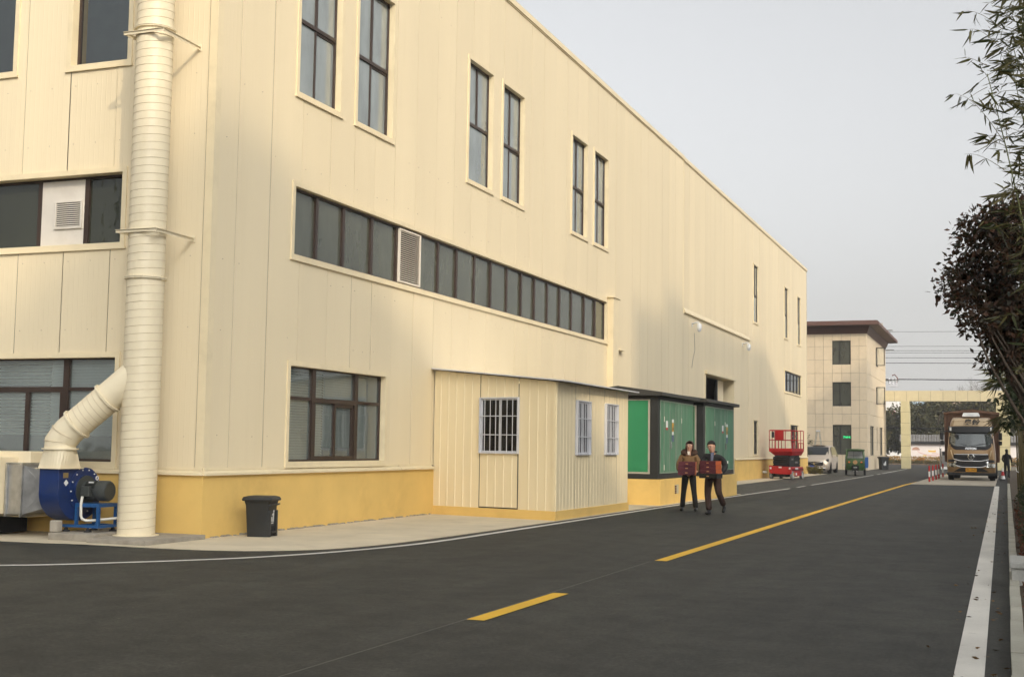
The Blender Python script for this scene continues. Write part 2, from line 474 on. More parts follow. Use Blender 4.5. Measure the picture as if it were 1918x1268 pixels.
# ------------------------------------------------------------------ road, pavements, markings
def asphalt_mat(name, base=0.05):
    m, nt, b = new_mat(name)
    v = coords(nt)
    fine = noise(nt, v, 140.0, 1.0, 0.7)
    mid = noise(nt, v, 0.55, 4.0, 0.62)
    streak = noise(nt, coords(nt, (2.2, 0.10, 1)), 1.2, 3.0, 0.6)
    tracks = noise(nt, coords(nt, (0.35, 0.03, 1)), 2.0, 1.0, 0.5)
    c = ramp(nt, mid, 0.25, (base * 0.66, base * 0.66, base * 0.64), 0.78, (base * 1.42, base * 1.41, base * 1.33))
    c = mixc(nt, ramp(nt, streak, 0.45, (0, 0, 0), 0.85, (0.5, 0.5, 0.5)), c, (base * 1.95, base * 1.92, base * 1.78))
    c = mixc(nt, ramp(nt, tracks, 0.50, (0, 0, 0), 0.8, (0.5, 0.5, 0.5)), c, (base * 0.62, base * 0.62, base * 0.60))
    c = mixc(nt, ramp(nt, fine, 0.58, (0, 0, 0), 0.78, (0.75, 0.75, 0.75)), c, (base * 3.6, base * 3.5, base * 3.2))
    c = mixc(nt, ramp(nt, fine, 0.24, (0.8, 0.8, 0.8), 0.42, (0, 0, 0)), c, (base * 0.3, base * 0.3, base * 0.3))
    grain = noise(nt, v, 26.0, 3.0, 0.75)
    c = mixc(nt, 1.0, c, ramp(nt, grain, 0.30, (0.45, 0.45, 0.45), 0.70, (1.75, 1.75, 1.72)), 'MULTIPLY')
    clump = noise(nt, v, 2.2, 6.0, 0.78)
    c = mixc(nt, 1.0, c, ramp(nt, clump, 0.32, (0.62, 0.62, 0.62), 0.72, (1.45, 1.45, 1.42)), 'MULTIPLY')
    # pale dusty scuffs and dark damp patches
    sc = noise(nt, coords(nt, (0.45, 0.9, 1)), 1.1, 6.0, 0.72)
    c = mixc(nt, ramp(nt, sc, 0.64, (0, 0, 0), 0.80, (0.55, 0.55, 0.55)), c, (base * 3.6, base * 3.4, base * 2.8))
    dm = noise(nt, coords(nt, (0.8, 0.25, 1)), 0.8, 3.0, 0.65)
    c = mixc(nt, ramp(nt, dm, 0.60, (0, 0, 0), 0.74, (0.6, 0.6, 0.6)), c, (base * 0.5, base * 0.5, base * 0.5))
    for sc_, lim_ in ((1.7, 0.022), (5.0, 0.030)):
        vo = nd(nt, 'ShaderNodeTexVoronoi'); vo.inputs['Scale'].default_value = sc_; nt.links.new(v, vo.inputs['Vector'])
        c = mixc(nt, ramp(nt, vo.outputs['Distance'], lim_ * 0.6, (0.8, 0.8, 0.8), lim_, (0, 0, 0)), c, (0.20, 0.19, 0.16))
    c = mixc(nt, 1.0, c, (1.0, 1.0, 0.90), 'MULTIPLY')
    nt.links.new(c, b.inputs['Base Color'])
    b.inputs['Roughness'].default_value = 0.72
    b.inputs['Specular IOR Level'].default_value = 0.32
    bump(nt, b, fine, 0.5, 0.006)
    return m

def paint_mat(name, col, wear=0.5, wear_col=(0.06, 0.058, 0.052)):
    m, nt, b = new_mat(name)
    v = coords(nt)
    n1 = noise(nt, v, 9.0, 8.0, 0.75); n2 = noise(nt, v, 0.8, 4.0, 0.6); n3 = noise(nt, v, 90.0, 2.0, 0.6)
    c = ramp(nt, n2, 0.3, tuple(x * 0.80 for x in col), 0.7, col)
    c = mixc(nt, ramp(nt, n1, 0.58, (0, 0, 0), 0.72, (wear,) * 3), c, wear_col)
    c = mixc(nt, ramp(nt, n3, 0.66, (0, 0, 0), 0.74, (wear,) * 3), c, wear_col)
    nt.links.new(c, b.inputs['Base Color'])
    b.inputs['Roughness'].default_value = 0.7
    bump(nt, b, n3, 0.3, 0.004)
    return m

M['asphalt'] = asphalt_mat('asphalt', 0.0265)
M['asphalt_old'] = asphalt_mat('asphalt_old', 0.052)
M['line_white'] = paint_mat('white_road_paint', (0.66, 0.64, 0.58), 0.45)
M['line_yellow'] = paint_mat('yellow_road_paint', (0.80, 0.47, 0.02), 0.35)
M['apron'] = mat('pale_concrete', (0.58, 0.505, 0.365), 0.85, var=0.10, vs=0.9, bmp=0.2, bs=45, dirt=0.45, dirt_col=(0.33, 0.28, 0.2), dirt_s=1.4)
M['soil'] = mat('soil', (0.07, 0.05, 0.03), 0.95, var=0.3, vs=4, bmp=0.6, bs=20)
M['ground'] = mat('bare_ground', (0.16, 0.14, 0.10), 0.95, var=0.25, vs=0.3)
M['kerb'] = mat('kerb_granite', (0.36, 0.35, 0.29), 0.8, var=0.12, vs=5, bmp=0.3, bs=90, rnd=0.10, dirt=0.4, dirt_col=(0.16, 0.15, 0.1))
M['granite'] = mat('granite_block', (0.40, 0.40, 0.37), 0.75, var=0.12, vs=40, rnd=0.05, bmp=0.2, bs=120)

def sheet(name, poly, z, mt, parent=None, thick=0.0):
    mb = MB()
    if thick > 0:
        mb.prism(poly, lambda a, b, k: (a, b, z - thick if k == 0 else z))
    else:
        mb.quad(*[(a, b, z) for a, b in poly])
    o = mb.build(name, mt, parent)
    if parent is None: o['kind'] = 'structure'
    return o

def ribbon(name, pts, w, z, mt):
    mb = MB(); L, Rr = [], []
    for i, p in enumerate(pts):
        a = Vector(pts[max(i - 1, 0)]); b = Vector(pts[min(i + 1, len(pts) - 1)])
        t = (b - a).normalized(); n = Vector((-t.y, t.x))
        L.append((p[0] + n.x * w / 2, p[1] + n.y * w / 2, z)); Rr.append((p[0] - n.x * w / 2, p[1] - n.y * w / 2, z))
    mb.grid([L, Rr])
    o = mb.build(name, mt, kind='structure')
    return o

def smooth_path(pts, k=6):
    """Catmull-Rom through 2D points"""
    out = []
    P = [Vector(p) for p in pts]
    P = [2 * P[0] - P[1]] + P + [2 * P[-1] - P[-2]]
    for i in range(1, len(P) - 2):
        for j in range(k):
            t = j / k
            p0, p1, p2, p3 = P[i - 1], P[i], P[i + 1], P[i + 2]
            out.append(0.5 * ((2 * p1) + (-p0 + p2) * t + (2 * p0 - 5 * p1 + 4 * p2 - p3) * t * t + (-p0 + 3 * p1 - 3 * p2 + p3) * t ** 3))
    out.append(P[-2])
    return [tuple(p) for p in out]

sheet('ground', [(-290, -110), (290, -110), (290, 780), (-290, 780)], -0.05, M['ground'])
sheet('road', [(-70, -40), (0.02, -40), (0.02, 150), (-70, 150)], 0.0, M['asphalt'])
# concrete apron along the factory wall
apron_edge = [(-40, 15.05), (-20, 15.1), (-14.11, 15.16), (-12.74, 15.30), (-11.31, 15.30), (-10.47, 15.40), (-9.87, 15.68), (-9.28, 16.30), (-8.95, 17.31), (-8.82, 18.51), (-8.74, 19.80), (-8.68, 22.04), (-8.58, 26.0), (-8.52, 31.0), (-8.42, 37.0), (-8.36, 42.9)]
ap = smooth_path(apron_edge, 4)
sheet('apron', ap + [(-11.0, 42.9), (-11.0, 43.3), (-10.7, 43.3), (-10.6, 82.3), (-11.80, 82.3), (-11.80, 16.99), (-40, 16.99)], 0.012, M['apron'], thick=0.06)
sheet('forecourt', [(-10.6, 43.3), (-8.15, 43.3), (-7.85, 56.0), (-7.72, 100.6), (-16, 100.6), (-16, 82.5), (-10.6, 82.5)], 0.004, M['asphalt_old'])
sheet('weighbridge_slab', [(-4.15, 61.6), (-0.5, 61.6), (-0.5, 87.0), (-4.0, 87.0)], 0.03, M['conc'], thick=0.06)
# left edge line, sweeping round the corner, then broken further on
wl_pts = [(-16.5, 10.6), (-13.4, 11.55), (-11.41, 12.28), (-10.31, 13.40), (-9.71, 14.20), (-9.37, 14.78), (-8.97, 15.76), (-8.69, 16.83), (-8.52, 17.85), (-8.44, 19.0), (-8.41, 20.6), (-8.36, 24.1), (-8.29, 31.0), (-8.18, 41.2), (-7.93, 50.5)]
ribbon('edge_line', smooth_path(wl_pts), 0.13, 0.006, M['line_white'])
ribbon('edge_line', [(-7.92, 52.4), (-7.90, 54.4)], 0.12, 0.008, M['line_white'])
ribbon('edge_line', [(-7.88, 56.1), (-7.74, 70.0), (-7.70, 81.7)], 0.12, 0.008, M['line_white'])
ribbon('edge_line', [(-7.70, 84.1), (-7.70, 86.2)], 0.12, 0.008, M['line_white'])
ribbon('edge_line', [(-7.70, 87.6), (-7.85, 113.0)], 0.12, 0.008, M['line_white'])
# yellow centre line: one dash, then unbroken, bending towards the gate
ribbon('centre_line', [(-4.40, -4.0), (-4.40, 4.5)], 0.16, 0.006, M['line_yellow'])
ribbon('centre_line', [(-4.40, 10.50), (-4.39, 12.80)], 0.17, 0.006, M['line_yellow'])
ribbon('centre_line', [(-4.42, 17.05), (-4.41, 30.0), (-4.38, 45.0), (-4.30, 60.0), (-4.0, 71.3), (-3.75, 78.0), (-3.7, 100.0)], 0.17, 0.006, M['line_yellow'])
ribbon('edge_line', [(-0.24, 2.0), (-0.27, 10.0), (-0.36, 38.0), (-0.43, 61.5)], 0.20, 0.006, M['line_white'])
# paving seam along the road's middle
M['seamline'] = paint_mat('paving_seam', (0.12, 0.115, 0.10), 0.9, (0.04, 0.04, 0.038))
ribbon('paving_seam', [(-4.52, 2.0), (-4.50, 10.4), (-4.53, 16.9)], 0.014, 0.003, M['seamline'])

# planted strip and kerb stones on the right
sheet('planting_bed', [(0.10, -10), (9.0, -10), (9.0, 113), (0.10, 113)], 0.05, M['soil'], thick=0.1)
kerb = bpy.data.objects.new('kerb', None); COL.objects.link(kerb); kerb['kind'] = 'structure'; kerb.location = (0, 0, 0)
kme = MB().box(-0.05, 0.05, -0.494, 0.494, -0.1, 0.11).mesh('kerb_stone'); kme.materials.append(M['kerb'])
for i in range(60):
    o = mesh_obj('kerb_stone', kme, kerb)
    o.location = (0.058 + random.uniform(-0.003, 0.003), 3.5 + i, random.uniform(-0.004, 0.004)); o.rotation_euler = (0, 0, random.uniform(-0.004, 0.004))
# granite planter block by the kerb
gb = thing('granite_block', (0.36, 16.1, 0.0), label='pale granite block with a lipped top standing by the kerb', cat='stone block')
MB().box(-0.33, 0.33, -0.5, 0.5, 0.0, 0.24).build('body', M['granite'], gb, bevel=0.008)
MB().box(-0.35, 0.35, -0.53, 0.53, 0.242, 0.31).build('top', M['granite'], gb, bevel=0.01)

# ------------------------------------------------------------------ factory building
FX, FY = -11.82, 16.99          # long facade plane x = FX (faces +X), short facade plane y = FY (faces -Y)
ZB, ZT = 1.08, 12.96            # cladding bottom and top
def mapL(a, z, d): return (FX + d, a, z)
def mapS(a, z, d): return (a, FY - d, z)
def fbox(mb, mp, a0, a1, z0, z1, d0, d1):
    vs = [mp(a0, z0, d0), mp(a1, z0, d0), mp(a1, z1, d0), mp(a0, z1, d0), mp(a0, z0, d1), mp(a1, z0, d1), mp(a1, z1, d1), mp(a0, z1, d1)]
    return mb.hexa(vs)

factory = thing('factory_building', (FX, FY, 0), label='long cream clad factory building with yellow painted base', cat='building')
FO = (FX, FY, 0)

class Opening:
    def __init__(s, a0, a1, z0, z1): s.a0, s.a1, s.z0, s.z1 = a0, a1, z0, z1

TALL = dict(z0=7.84, z1=10.70)
L_open = {
 't1': Opening(19.52, 21.05, 7.84, 10.72), 't2': Opening(21.73, 23.26, 7.84, 10.72),
 't3': Opening(27.28, 28.77, 7.82, 10.74), 't4': Opening(29.48, 30.97, 7.82, 10.74),
 't5': Opening(35.02, 36.46, 7.84, 10.72), 't6': Opening(37.19, 38.62, 7.84, 10.72),
 'n1': Opening(63.92, 65.15, 7.95, 10.85), 'n2': Opening(73.55, 74.80, 7.95, 10.86), 'n3': Opening(78.38, 79.60, 7.95, 10.86),
 'band': Opening(19.50, 38.60, 4.88, 6.12),
 'w13': Opening(19.50, 23.22, 1.19, 2.90),
 'door': Opening(52.9, 58.9, 0.0, 4.66),
 'w10': Opening(73.55, 79.90, 4.85, 6.05), 'w11': Opening(63.88, 65.05, 1.25, 2.95), 'w12': Opening(75.55, 78.60, 1.25, 2.96),
}
S_open = {
 's0': Opening(-17.1, -15.99, 7.88, 10.74), 's1': Opening(-14.75, -13.57, 7.86, 10.74),
 'sb': Opening(-19.5, -13.57, 4.78, 5.97), 'sw': Opening(-17.2, -13.57, 1.17, 2.89),
}

def split_columns(joints, opens, zb, zt):
    """yields, for every strip between two joints, groups of touching rectangles left over by the openings"""
    for c0, c1 in zip(joints[:-1], joints[1:]):
        cuts = sorted({c0, c1} | {x for o in opens for x in (o.a0, o.a1) if c0 + 1e-3 < x < c1 - 1e-3})
        rects = []
        for s0, s1 in zip(cuts[:-1], cuts[1:]):
            bl = sorted([(max(o.z0, zb), min(o.z1, zt)) for o in opens if o.a0 < s1 - 1e-4 and o.a1 > s0 + 1e-4 and o.z0 < zt - 1e-4 and o.z1 > zb + 1e-4])
            z = zb
            for b0, b1 in bl:
                if b0 > z + 1e-3: rects.append((s0, s1, z, b0))
                z = max(z, b1)
            if zt > z + 1e-3: rects.append((s0, s1, z, zt))
        groups = []
        for r in rects:
            hit = [g for g in groups if any(abs(q[1] - r[0]) < 1e-4 and q[2] < r[3] - 1e-3 and q[3] > r[2] + 1e-3 for q in g)]
            new = [r]
            for g in hit:
                new = g + new; groups.remove(g)
            groups.append(new)
        for g in groups: yield c0, c1, g

def clad(mp, joints, opens, zb, zt, mt):
    for c0, c1, g in split_columns(joints, opens, zb, zt):
        mb = MB(); gl = random.uniform(0.005, 0.011); gr = random.uniform(0.005, 0.011); pr = random.uniform(-0.002, 0.004)
        for a0, a1, z0, z1 in g:
            fbox(mb, mp, a0 + (gl if a0 == c0 else 0), a1 - (gr if a1 == c1 else 0), z0, z1, -0.009, pr)
        mb.build('panel', mt, factory, o=FO)

jL = [17.14, 17.68, 18.70, 19.73, 20.76, 21.70, 22.55, 23.46, 24.46, 25.50] + [25.50 + 1.005 * k for k in range(1, 23)]
jL += [48.88]
jL2 = [48.92] + [48.92 + 0.985 * k for k in range(1, 34)] + [82.26]
clad(mapL, jL, list(L_open.values()), ZB, ZT, M['clad'])
clad(mapL, jL2, list(L_open.values()), ZB, ZT, M['clad'])
jS = [-20.5] + [-13.78 - 0.965 * k for k in range(6, 0, -1)] + [-13.78, -12.82, -11.97]
clad(mapS, jS, list(S_open.values()), ZB, ZT, M['clad'])

# wall core behind the sheets (with the openings left free), ends and roof deck
core = MB()
for c0, c1, g in split_columns([FY + 0.02, 82.38], list(L_open.values()), 0.0, 12.9):
    for a0, a1, z0, z1 in g: fbox(core, mapL, a0, a1, z0, z1, -0.35, -0.011)
for c0, c1, g in split_columns([-45.0, FX - 0.36], list(S_open.values()), 0.0, 12.9):
    for a0, a1, z0, z1 in g: fbox(core, mapS, a0, a1, z0, z1, -0.35, -0.011)
core.build('wall_core', M['core'], factory, o=FO)
shell = MB()
shell.box(-45.0, FX - 0.001, 82.385, 82.45, 0.0, 12.95)
shell.box(-45.06, -45.005, FY + 0.02, 82.45, 0.0, 12.95)
shell.box(-45.0, -20.55, FY - 0.01, FY + 0.05, ZB, 12.95)
shell.build('end_wall', M['clad'], factory, o=FO)
MB().box(-45.0, FX - 0.4, FY + 0.4, 82.3, 12.5, 12.6).build('roof', M['kroof'], factory, o=FO)

# corner flashing, parapet caps, seam strip, base ledge, plinth
cf = MB()
fbox(cf, mapL, FY - 0.014, 17.13, ZB, ZT, -0.008, 0.014)
fbox(cf, mapS, -11.96, FX - 0.0081, ZB, ZT, -0.008, 0.014)
cf.build('corner_flashing', M['trim'], factory, o=FO)
for k, (y0, y1, dz) in enumerate(((16.93, 48.9, 0.0), (48.93, 82.45, -0.03))):
    pc = MB()
    fbox(pc, mapL, y0, y1, ZT + 0.0 + dz, ZT + 0.15 + dz, -0.4, 0.055)
    fbox(pc, mapL, y0, y1, ZT - 0.035 + dz, ZT + 0.0 + dz, 0.0, 0.025)
    pc.build('parapet_cap', M['trim'], factory, o=FO)
pc = MB(); fbox(pc, mapS, -45.0, FX - 0.4, ZT, ZT + 0.15, -0.4, 0.055); pc.build('parapet_cap', M['trim'], factory, o=FO)
ss = MB(); fbox(ss, mapL, 48.87, 48.99, 7.0, ZT - 0.04, 0.0, 0.014); ss.build('seam_strip', M['trim'], factory, o=FO)
def ledge(mp, a0, a1, parts):
    for b0, b1 in parts:
        mb = MB()
        fbox(mb, mp, b0, b1, 1.075, 1.115, -0.02, 0.012)
        n = len(mb.v)
        mb.hexa([mp(b0, 1.00, 0.0), mp(b1, 1.00, 0.0), mp(b1, 1.075, 0.0), mp(b0, 1.075, 0.0), mp(b0, 0.995, 0.085), mp(b1, 0.995, 0.085), mp(b1, 1.035, 0.085), mp(b0, 1.035, 0.085)])
        mb.build('base_ledge', M['trim'], factory, o=FO)
ledge(mapL, 0, 0, [(FY - 0.05, 23.9), (23.94, 25.55), (43.2, 52.7), (59.1, 70.0), (70.03, 82.4)])
ledge(mapS, 0, 0, [(-19.0, FX + 0.05)])
pl = MB()
fbox(pl, mapL, FY - 0.03, 52.88, -0.1, 1.0, -0.008, 0.03)
fbox(pl, mapL, 58.92, 82.43, -0.1, 1.0, -0.008, 0.03)
fbox(pl, mapS, -45.0, FX - 0.0085, -0.1, 1.0, -0.008, 0.03)
pl.build('plinth', M['plinth'], factory, o=FO)
# crumbled mortar line where the paint meets the pavement
M['mortar'] = mat('crumbled_mortar', (0.34, 0.30, 0.24), 0.95, var=0.4, vs=15)
mo = MB()
for i in range(150):
    y = random.uniform(17.2, 25.4); s = random.uniform(0.012, 0.04)
    mo.box(FX + 0.03, FX + 0.03 + random.uniform(0.01, 0.045), y, y + s * 2.2, 0.008, 0.014 + s * 0.7)
for i in range(30):
    x = random.uniform(-12.0, FX + 0.03); s = random.uniform(0.01, 0.03)
    mo.box(x, x + s * 2, FY - 0.075, FY - 0.03, 0.008, 0.014 + s)
mo.build('mortar_crumbs', M['mortar'], factory, o=FO, kind='stuff')

# screw heads on the sheets
M['screw'] = mat('screw_head', (0.30, 0.22, 0.14), 0.6)
sc = MB()
def on_open(a, z, ops): return any(o.a0 - 0.15 < a < o.a1 + 0.15 and o.z0 - 0.15 < z < o.z1 + 0.15 for o in ops)
for z in (1.6, 3.35, 4.5, 6.5, 7.5, 9.3, 11.2):
    for j in jL[1:30]:
        for da in (-0.35, 0.12):
            if random.random() < 0.4 and not on_open(j + da, z, L_open.values()):
                zz = z + random.uniform(-0.03, 0.03); fbox(sc, mapL, j + da, j + da + 0.010, zz, zz + 0.010, -0.01, 0.010)
    for j in (-15.7, -14.74, -13.78, -12.3):
        for da in (-0.4, 0.1):
            if not on_open(j + da, z, S_open.values()): fbox(sc, mapS, j + da, j + da + 0.010, z, z + 0.010, -0.01, 0.010)
sc.build('screw_heads', M['screw'], factory, o=FO, kind='stuff')

# ---- windows
def window(mp, op, bars, panes, glass='glass', depth=0.13, trim=0.085, inner='interior', back=0.45, jamb=True, jamb_m='jamb', frame_m='bronze', parent=None, o=None, name='window', trim_m='trim', sill=True):
    """bars/panes: (a0, a1, z0, z1[, extra depth]); returns the window's empty"""
    parent = parent or factory; o = o or FO
    a0, a1, z0, z1 = op.a0, op.a1, op.z0, op.z1
    w = bpy.data.objects.new(name, None); COL.objects.link(w); w.parent = parent; w.empty_display_size = 0.1
    if trim > 0:
        t = MB()
        e = 0.02
        for (p, q, r, s) in ((a0 - trim, a1 + trim, z1, z1 + trim), (a0 - trim, a1 + trim, z0 - trim, z0), (a0 - trim, a0, z0 - 0.0005, z1 + 0.0005), (a1, a1 + trim, z0 - 0.0005, z1 + 0.0005)):
            fbox(t, mp, p, q, r, s, -0.02, 0.028)
        # reveals
        fbox(t, mp, a0, a0 + 0.006, z0, z1, -depth, 0.027); fbox(t, mp, a1 - 0.006, a1, z0, z1, -depth, 0.027)
        fbox(t, mp, a0 + 0.006, a1 - 0.006, z1 - 0.006, z1, -depth, 0.027); fbox(t, mp, a0 + 0.006, a1 - 0.006, z0, z0 + 0.006, -depth, 0.027)
        t.build('trim', M[trim_m], w, o=o)
        if sill:
            s = MB(); fbox(s, mp, a0 - trim - 0.02, a1 + trim + 0.02, z0 - trim - 0.02, z0 - trim + 0.012, 0.0, 0.042)
            s.build('sill', M[trim_m], w, o=o)
    fr = MB()
    for b in bars:
        ex = b[4] if len(b) > 4 else 0.0
        fbox(fr, mp, b[0], b[1], b[2], b[3], -depth - 0.06, -depth + 0.0 + ex)
    fr.build('frame', M[frame_m], w, o=o)
    for p in panes:
        d = -depth - 0.03 + (p[4] if len(p) > 4 else 0.0)
        g = MB(); g.quad(mp(p[0], p[2], d), mp(p[1], p[2], d), mp(p[1], p[3], d), mp(p[0], p[3], d))
        g.build('pane', M[glass], w, o=o, recalc=False)
    # niche behind the glass
    D0, D1 = -depth - 0.06, -depth - 0.06 - back
    if jamb:
        jm = MB()
        fbox(jm, mp, a0, a0 + 0.01, z0, z1, D1, D0); fbox(jm, mp, a1 - 0.01, a1, z0, z1, D1, D0)
        fbox(jm, mp, a0 + 0.01, a1 - 0.01, z1 - 0.01, z1, D1, D0); fbox(jm, mp, a0 + 0.01, a1 - 0.01, z0, z0 + 0.01, D1, D0)
        jm.build('inner_jamb', M[jamb_m], w, o=o)
    bk = MB(); fbox(bk, mp, a0 - 0.3, a1 + 0.3, z0 - 0.3, z1 + 0.3, D1 - 0.02, D1)
    bk.build('room', M[inner], w, o=o)
    return w

def tall(mp, op, split=True, tz=9.24, depth=0.10):
    a0, a1, z0, z1 = op.a0, op.a1, op.z0, op.z1
    b = 0.05; am = (a0 + a1) / 2
    bars = [(a0, a0 + b, z0, z1), (a1 - b, a1, z0, z1), (a0 + b, a1 - b, z1 - b, z1), (a0 + b, a1 - b, z0, z0 + b), (a0 + b, a1 - b, tz - 0.035, tz + 0.035, 0.01), (am - 0.035, am + 0.035, tz + 0.035, z1 - b)]
    panes = [(a0 + b, am - 0.035, tz + 0.035, z1 - b), (am + 0.035, a1 - b, tz + 0.035, z1 - b)]
    if split:
        bars += [(am - 0.025, am + 0.025, z0 + b, tz - 0.035, -0.01), (am + 0.025, a1 - b, tz - 0.075, tz - 0.035, -0.02)]
        panes += [(a0 + b, am - 0.025, z0 + b, tz - 0.035), (am + 0.025, a1 - b, z0 + b, tz - 0.075, -0.015)]
    else:
        panes += [(a0 + b, a1 - b, z0 + b, tz - 0.035)]
    return window(mp, op, bars, panes, glass='glass_tall', depth=depth, inner='sky_tone_back', back=0.12)

for k in ('t1', 't2', 't4', 't5', 't6'): tall(mapL, L_open[k])
tall(mapL, L_open['t3'], False)
for k in ('n1', 'n2', 'n3'):
    tall(mapL, L_open[k], False, 9.3, 0.035)
for k in ('s0', 's1'):
    op = S_open[k]; b = 0.05
    window(mapS, op, [(op.a0, op.a0 + b, op.z0, op.z1), (op.a1 - 0.02, op.a1, op.z0, op.z1), (op.a0 + b, op.a1 - 0.02, op.z1 - b, op.z1), (op.a0 + b, op.a1 - 0.02, op.z0, op.z0 + 0.03)],
           [(op.a0 + b, op.a1 - 0.02, op.z0 + 0.03, op.z1 - b)], glass='glass_tint', depth=0.13, inner='sky_tone_back', back=0.15)

# ribbon of windows on the long side, with a louvred bay
op = L_open['band']
ml = [19.50, 20.30, 21.32, 22.49, 23.62, 24.71, 25.69, 26.73, 27.78, 28.83, 29.91, 30.95, 31.96, 32.99, 34.04, 35.09, 36.30, 37.38, 38.38]
ml = [19.50] + [y + 0.08 * y / 11.82 for y in ml[1:-1]] + [38.60]
bars = [(op.a0, op.a1, op.z0, op.z0 + 0.05), (op.a0, op.a1, op.z1 - 0.05, op.z1)]
panes = []
for i, y in enumerate(ml):
    hw = 0.045
    lo = y if i == 0 else y - hw; hi = y if i == len(ml) - 1 else y + hw
    if i == 0: hi = y + 0.05
    if i == len(ml) - 1: lo = y - 0.05
    bars.append((lo, hi, op.z0 + 0.05, op.z1 - 0.05, 0.012))
for i in range(len(ml) - 1):
    if i == 4: continue
    panes.append((ml[i] + 0.045, ml[i + 1] - 0.045, op.z0 + 0.05, op.z1 - 0.05, random.uniform(-0.01, 0.01)))
band = window(mapL, op, bars, panes, glass='glass_band', depth=0.08, inner='interior', jamb=False)
lv = MB(); fbox(lv, mapL, ml[4] + 0.05, ml[5] - 0.05, 4.94, 6.06, -0.15, -0.14); lv.build('louvre_back', M['dark'], band, o=FO)
sme = MB()
la, lb = ml[4] + 0.06, ml[5] - 0.06
sme.hexa([mapL(la, 0.0, -0.03), mapL(lb, 0.0, -0.03), mapL(lb, 0.032, -0.09), mapL(la, 0.032, -0.09), mapL(la, 0.008, -0.027), mapL(lb, 0.008, -0.027), mapL(lb, 0.040, -0.087), mapL(la, 0.040, -0.087)])
sme.v = [(p[0] - FX, p[1] - FY, p[2]) for p in sme.v]
sme = sme.mesh('slat'); sme.materials.append(M['louvre'])
for k in range(25):
    s = mesh_obj('slat', sme, band); s.location = (0, 0, 4.955 + 0.0435 * k)
lf = MB()
for q in ((la - 0.03, la + 0.01, 4.93, 6.07), (lb - 0.01, lb + 0.03, 4.93, 6.07), (la + 0.01, lb - 0.01, 4.93, 4.965), (la + 0.01, lb - 0.01, 6.035, 6.07)): fbox(lf, mapL, *q, -0.13, -0.02)
lf.build('louvre_frame', M['louvre'], band, o=FO)

def blinds(win, mp, a0, a1, z0, z1, depth, pitch=0.05, tilt=0.02, mt='slat'):
    mb = MB()
    mb.hexa([mp(a0, 0.0, depth), mp(a1, 0.0, depth), mp(a1, tilt, depth - 0.035), mp(a0, tilt, depth - 0.035), mp(a0, 0.003, depth), mp(a1, 0.003, depth), mp(a1, tilt + 0.003, depth - 0.035), mp(a0, tilt + 0.003, depth - 0.035)])
    mb.v = [(p[0] - FX, p[1] - FY, p[2]) for p in mb.v]
    me = mb.mesh('slat'); me.materials.append(M[mt])
    for k in range(int((z1 - z0) / pitch)):
        s = mesh_obj('slat', me, win); s.location = (0, 0, z0 + 0.01 + pitch * k)

# ground floor window by the bin
op = L_open['w13']
A = dict(l=20.35, r=22.00, tz=2.33)
bars = [(op.a0, op.a0 + 0.03, op.z0, op.z1), (op.a1 - 0.06, op.a1, op.z0, op.z1), (op.a0 + 0.03, op.a1 - 0.06, op.z0, op.z0 + 0.04), (op.a0 + 0.03, op.a1 - 0.06, op.z1 - 0.03, op.z1),
        (20.29, 20.41, op.z0 + 0.04, op.z1 - 0.03, 0.02), (21.93, 22.06, op.z0 + 0.04, op.z1 - 0.03, 0.02),
        (op.a0 + 0.03, 20.29, 2.30, 2.36), (20.41, 21.93, 2.27, 2.36, 0.02), (22.06, op.a1 - 0.06, 2.30, 2.36),
        (20.41, 20.44, 1.29, 2.25, 0.01), (20.41, 21.93, 1.23, 1.29, 0.012), (21.14, 21.20, 1.29, 2.27, 0.015), (21.20, 21.90, 2.21, 2.27, 0.0), (21.88, 21.93, 1.29, 2.21, 0.0)]
panes = [(op.a0 + 0.03, 20.29, 2.36, op.z1 - 0.03), (20.41, 21.93, 2.36, op.z1 - 0.03), (22.06, op.a1 - 0.06, 2.36, op.z1 - 0.03),
         (op.a0 + 0.03, 20.29, op.z0 + 0.04, 2.30), (20.44, 21.14, 1.29, 2.25), (21.20, 21.88, 1.29, 2.21, -0.02), (22.06, op.a1 - 0.06, op.z0 + 0.04, 2.30)]
def shf(y): return y if y < op.a0 + 0.1 or y > op.a1 - 0.1 else y + 0.155
bars = [(shf(q[0]), shf(q[1])) + tuple(q[2:]) for q in bars]; panes = [(shf(q[0]), shf(q[1])) + tuple(q[2:]) for q in panes]
w13 = window(mapL, op, bars, panes, glass='glass_blind', depth=0.09, back=0.5, jamb_m='jamb_pale')
blinds(w13, mapL, op.a0 + 0.02, 21.0, op.z0 + 0.03, op.z1 - 0.04, -0.165, 0.048, 0.041)
blinds(w13, mapL, 21.04, 22.75, op.z0 + 0.25, op.z1 - 0.04, -0.18, 0.048, 0.045)

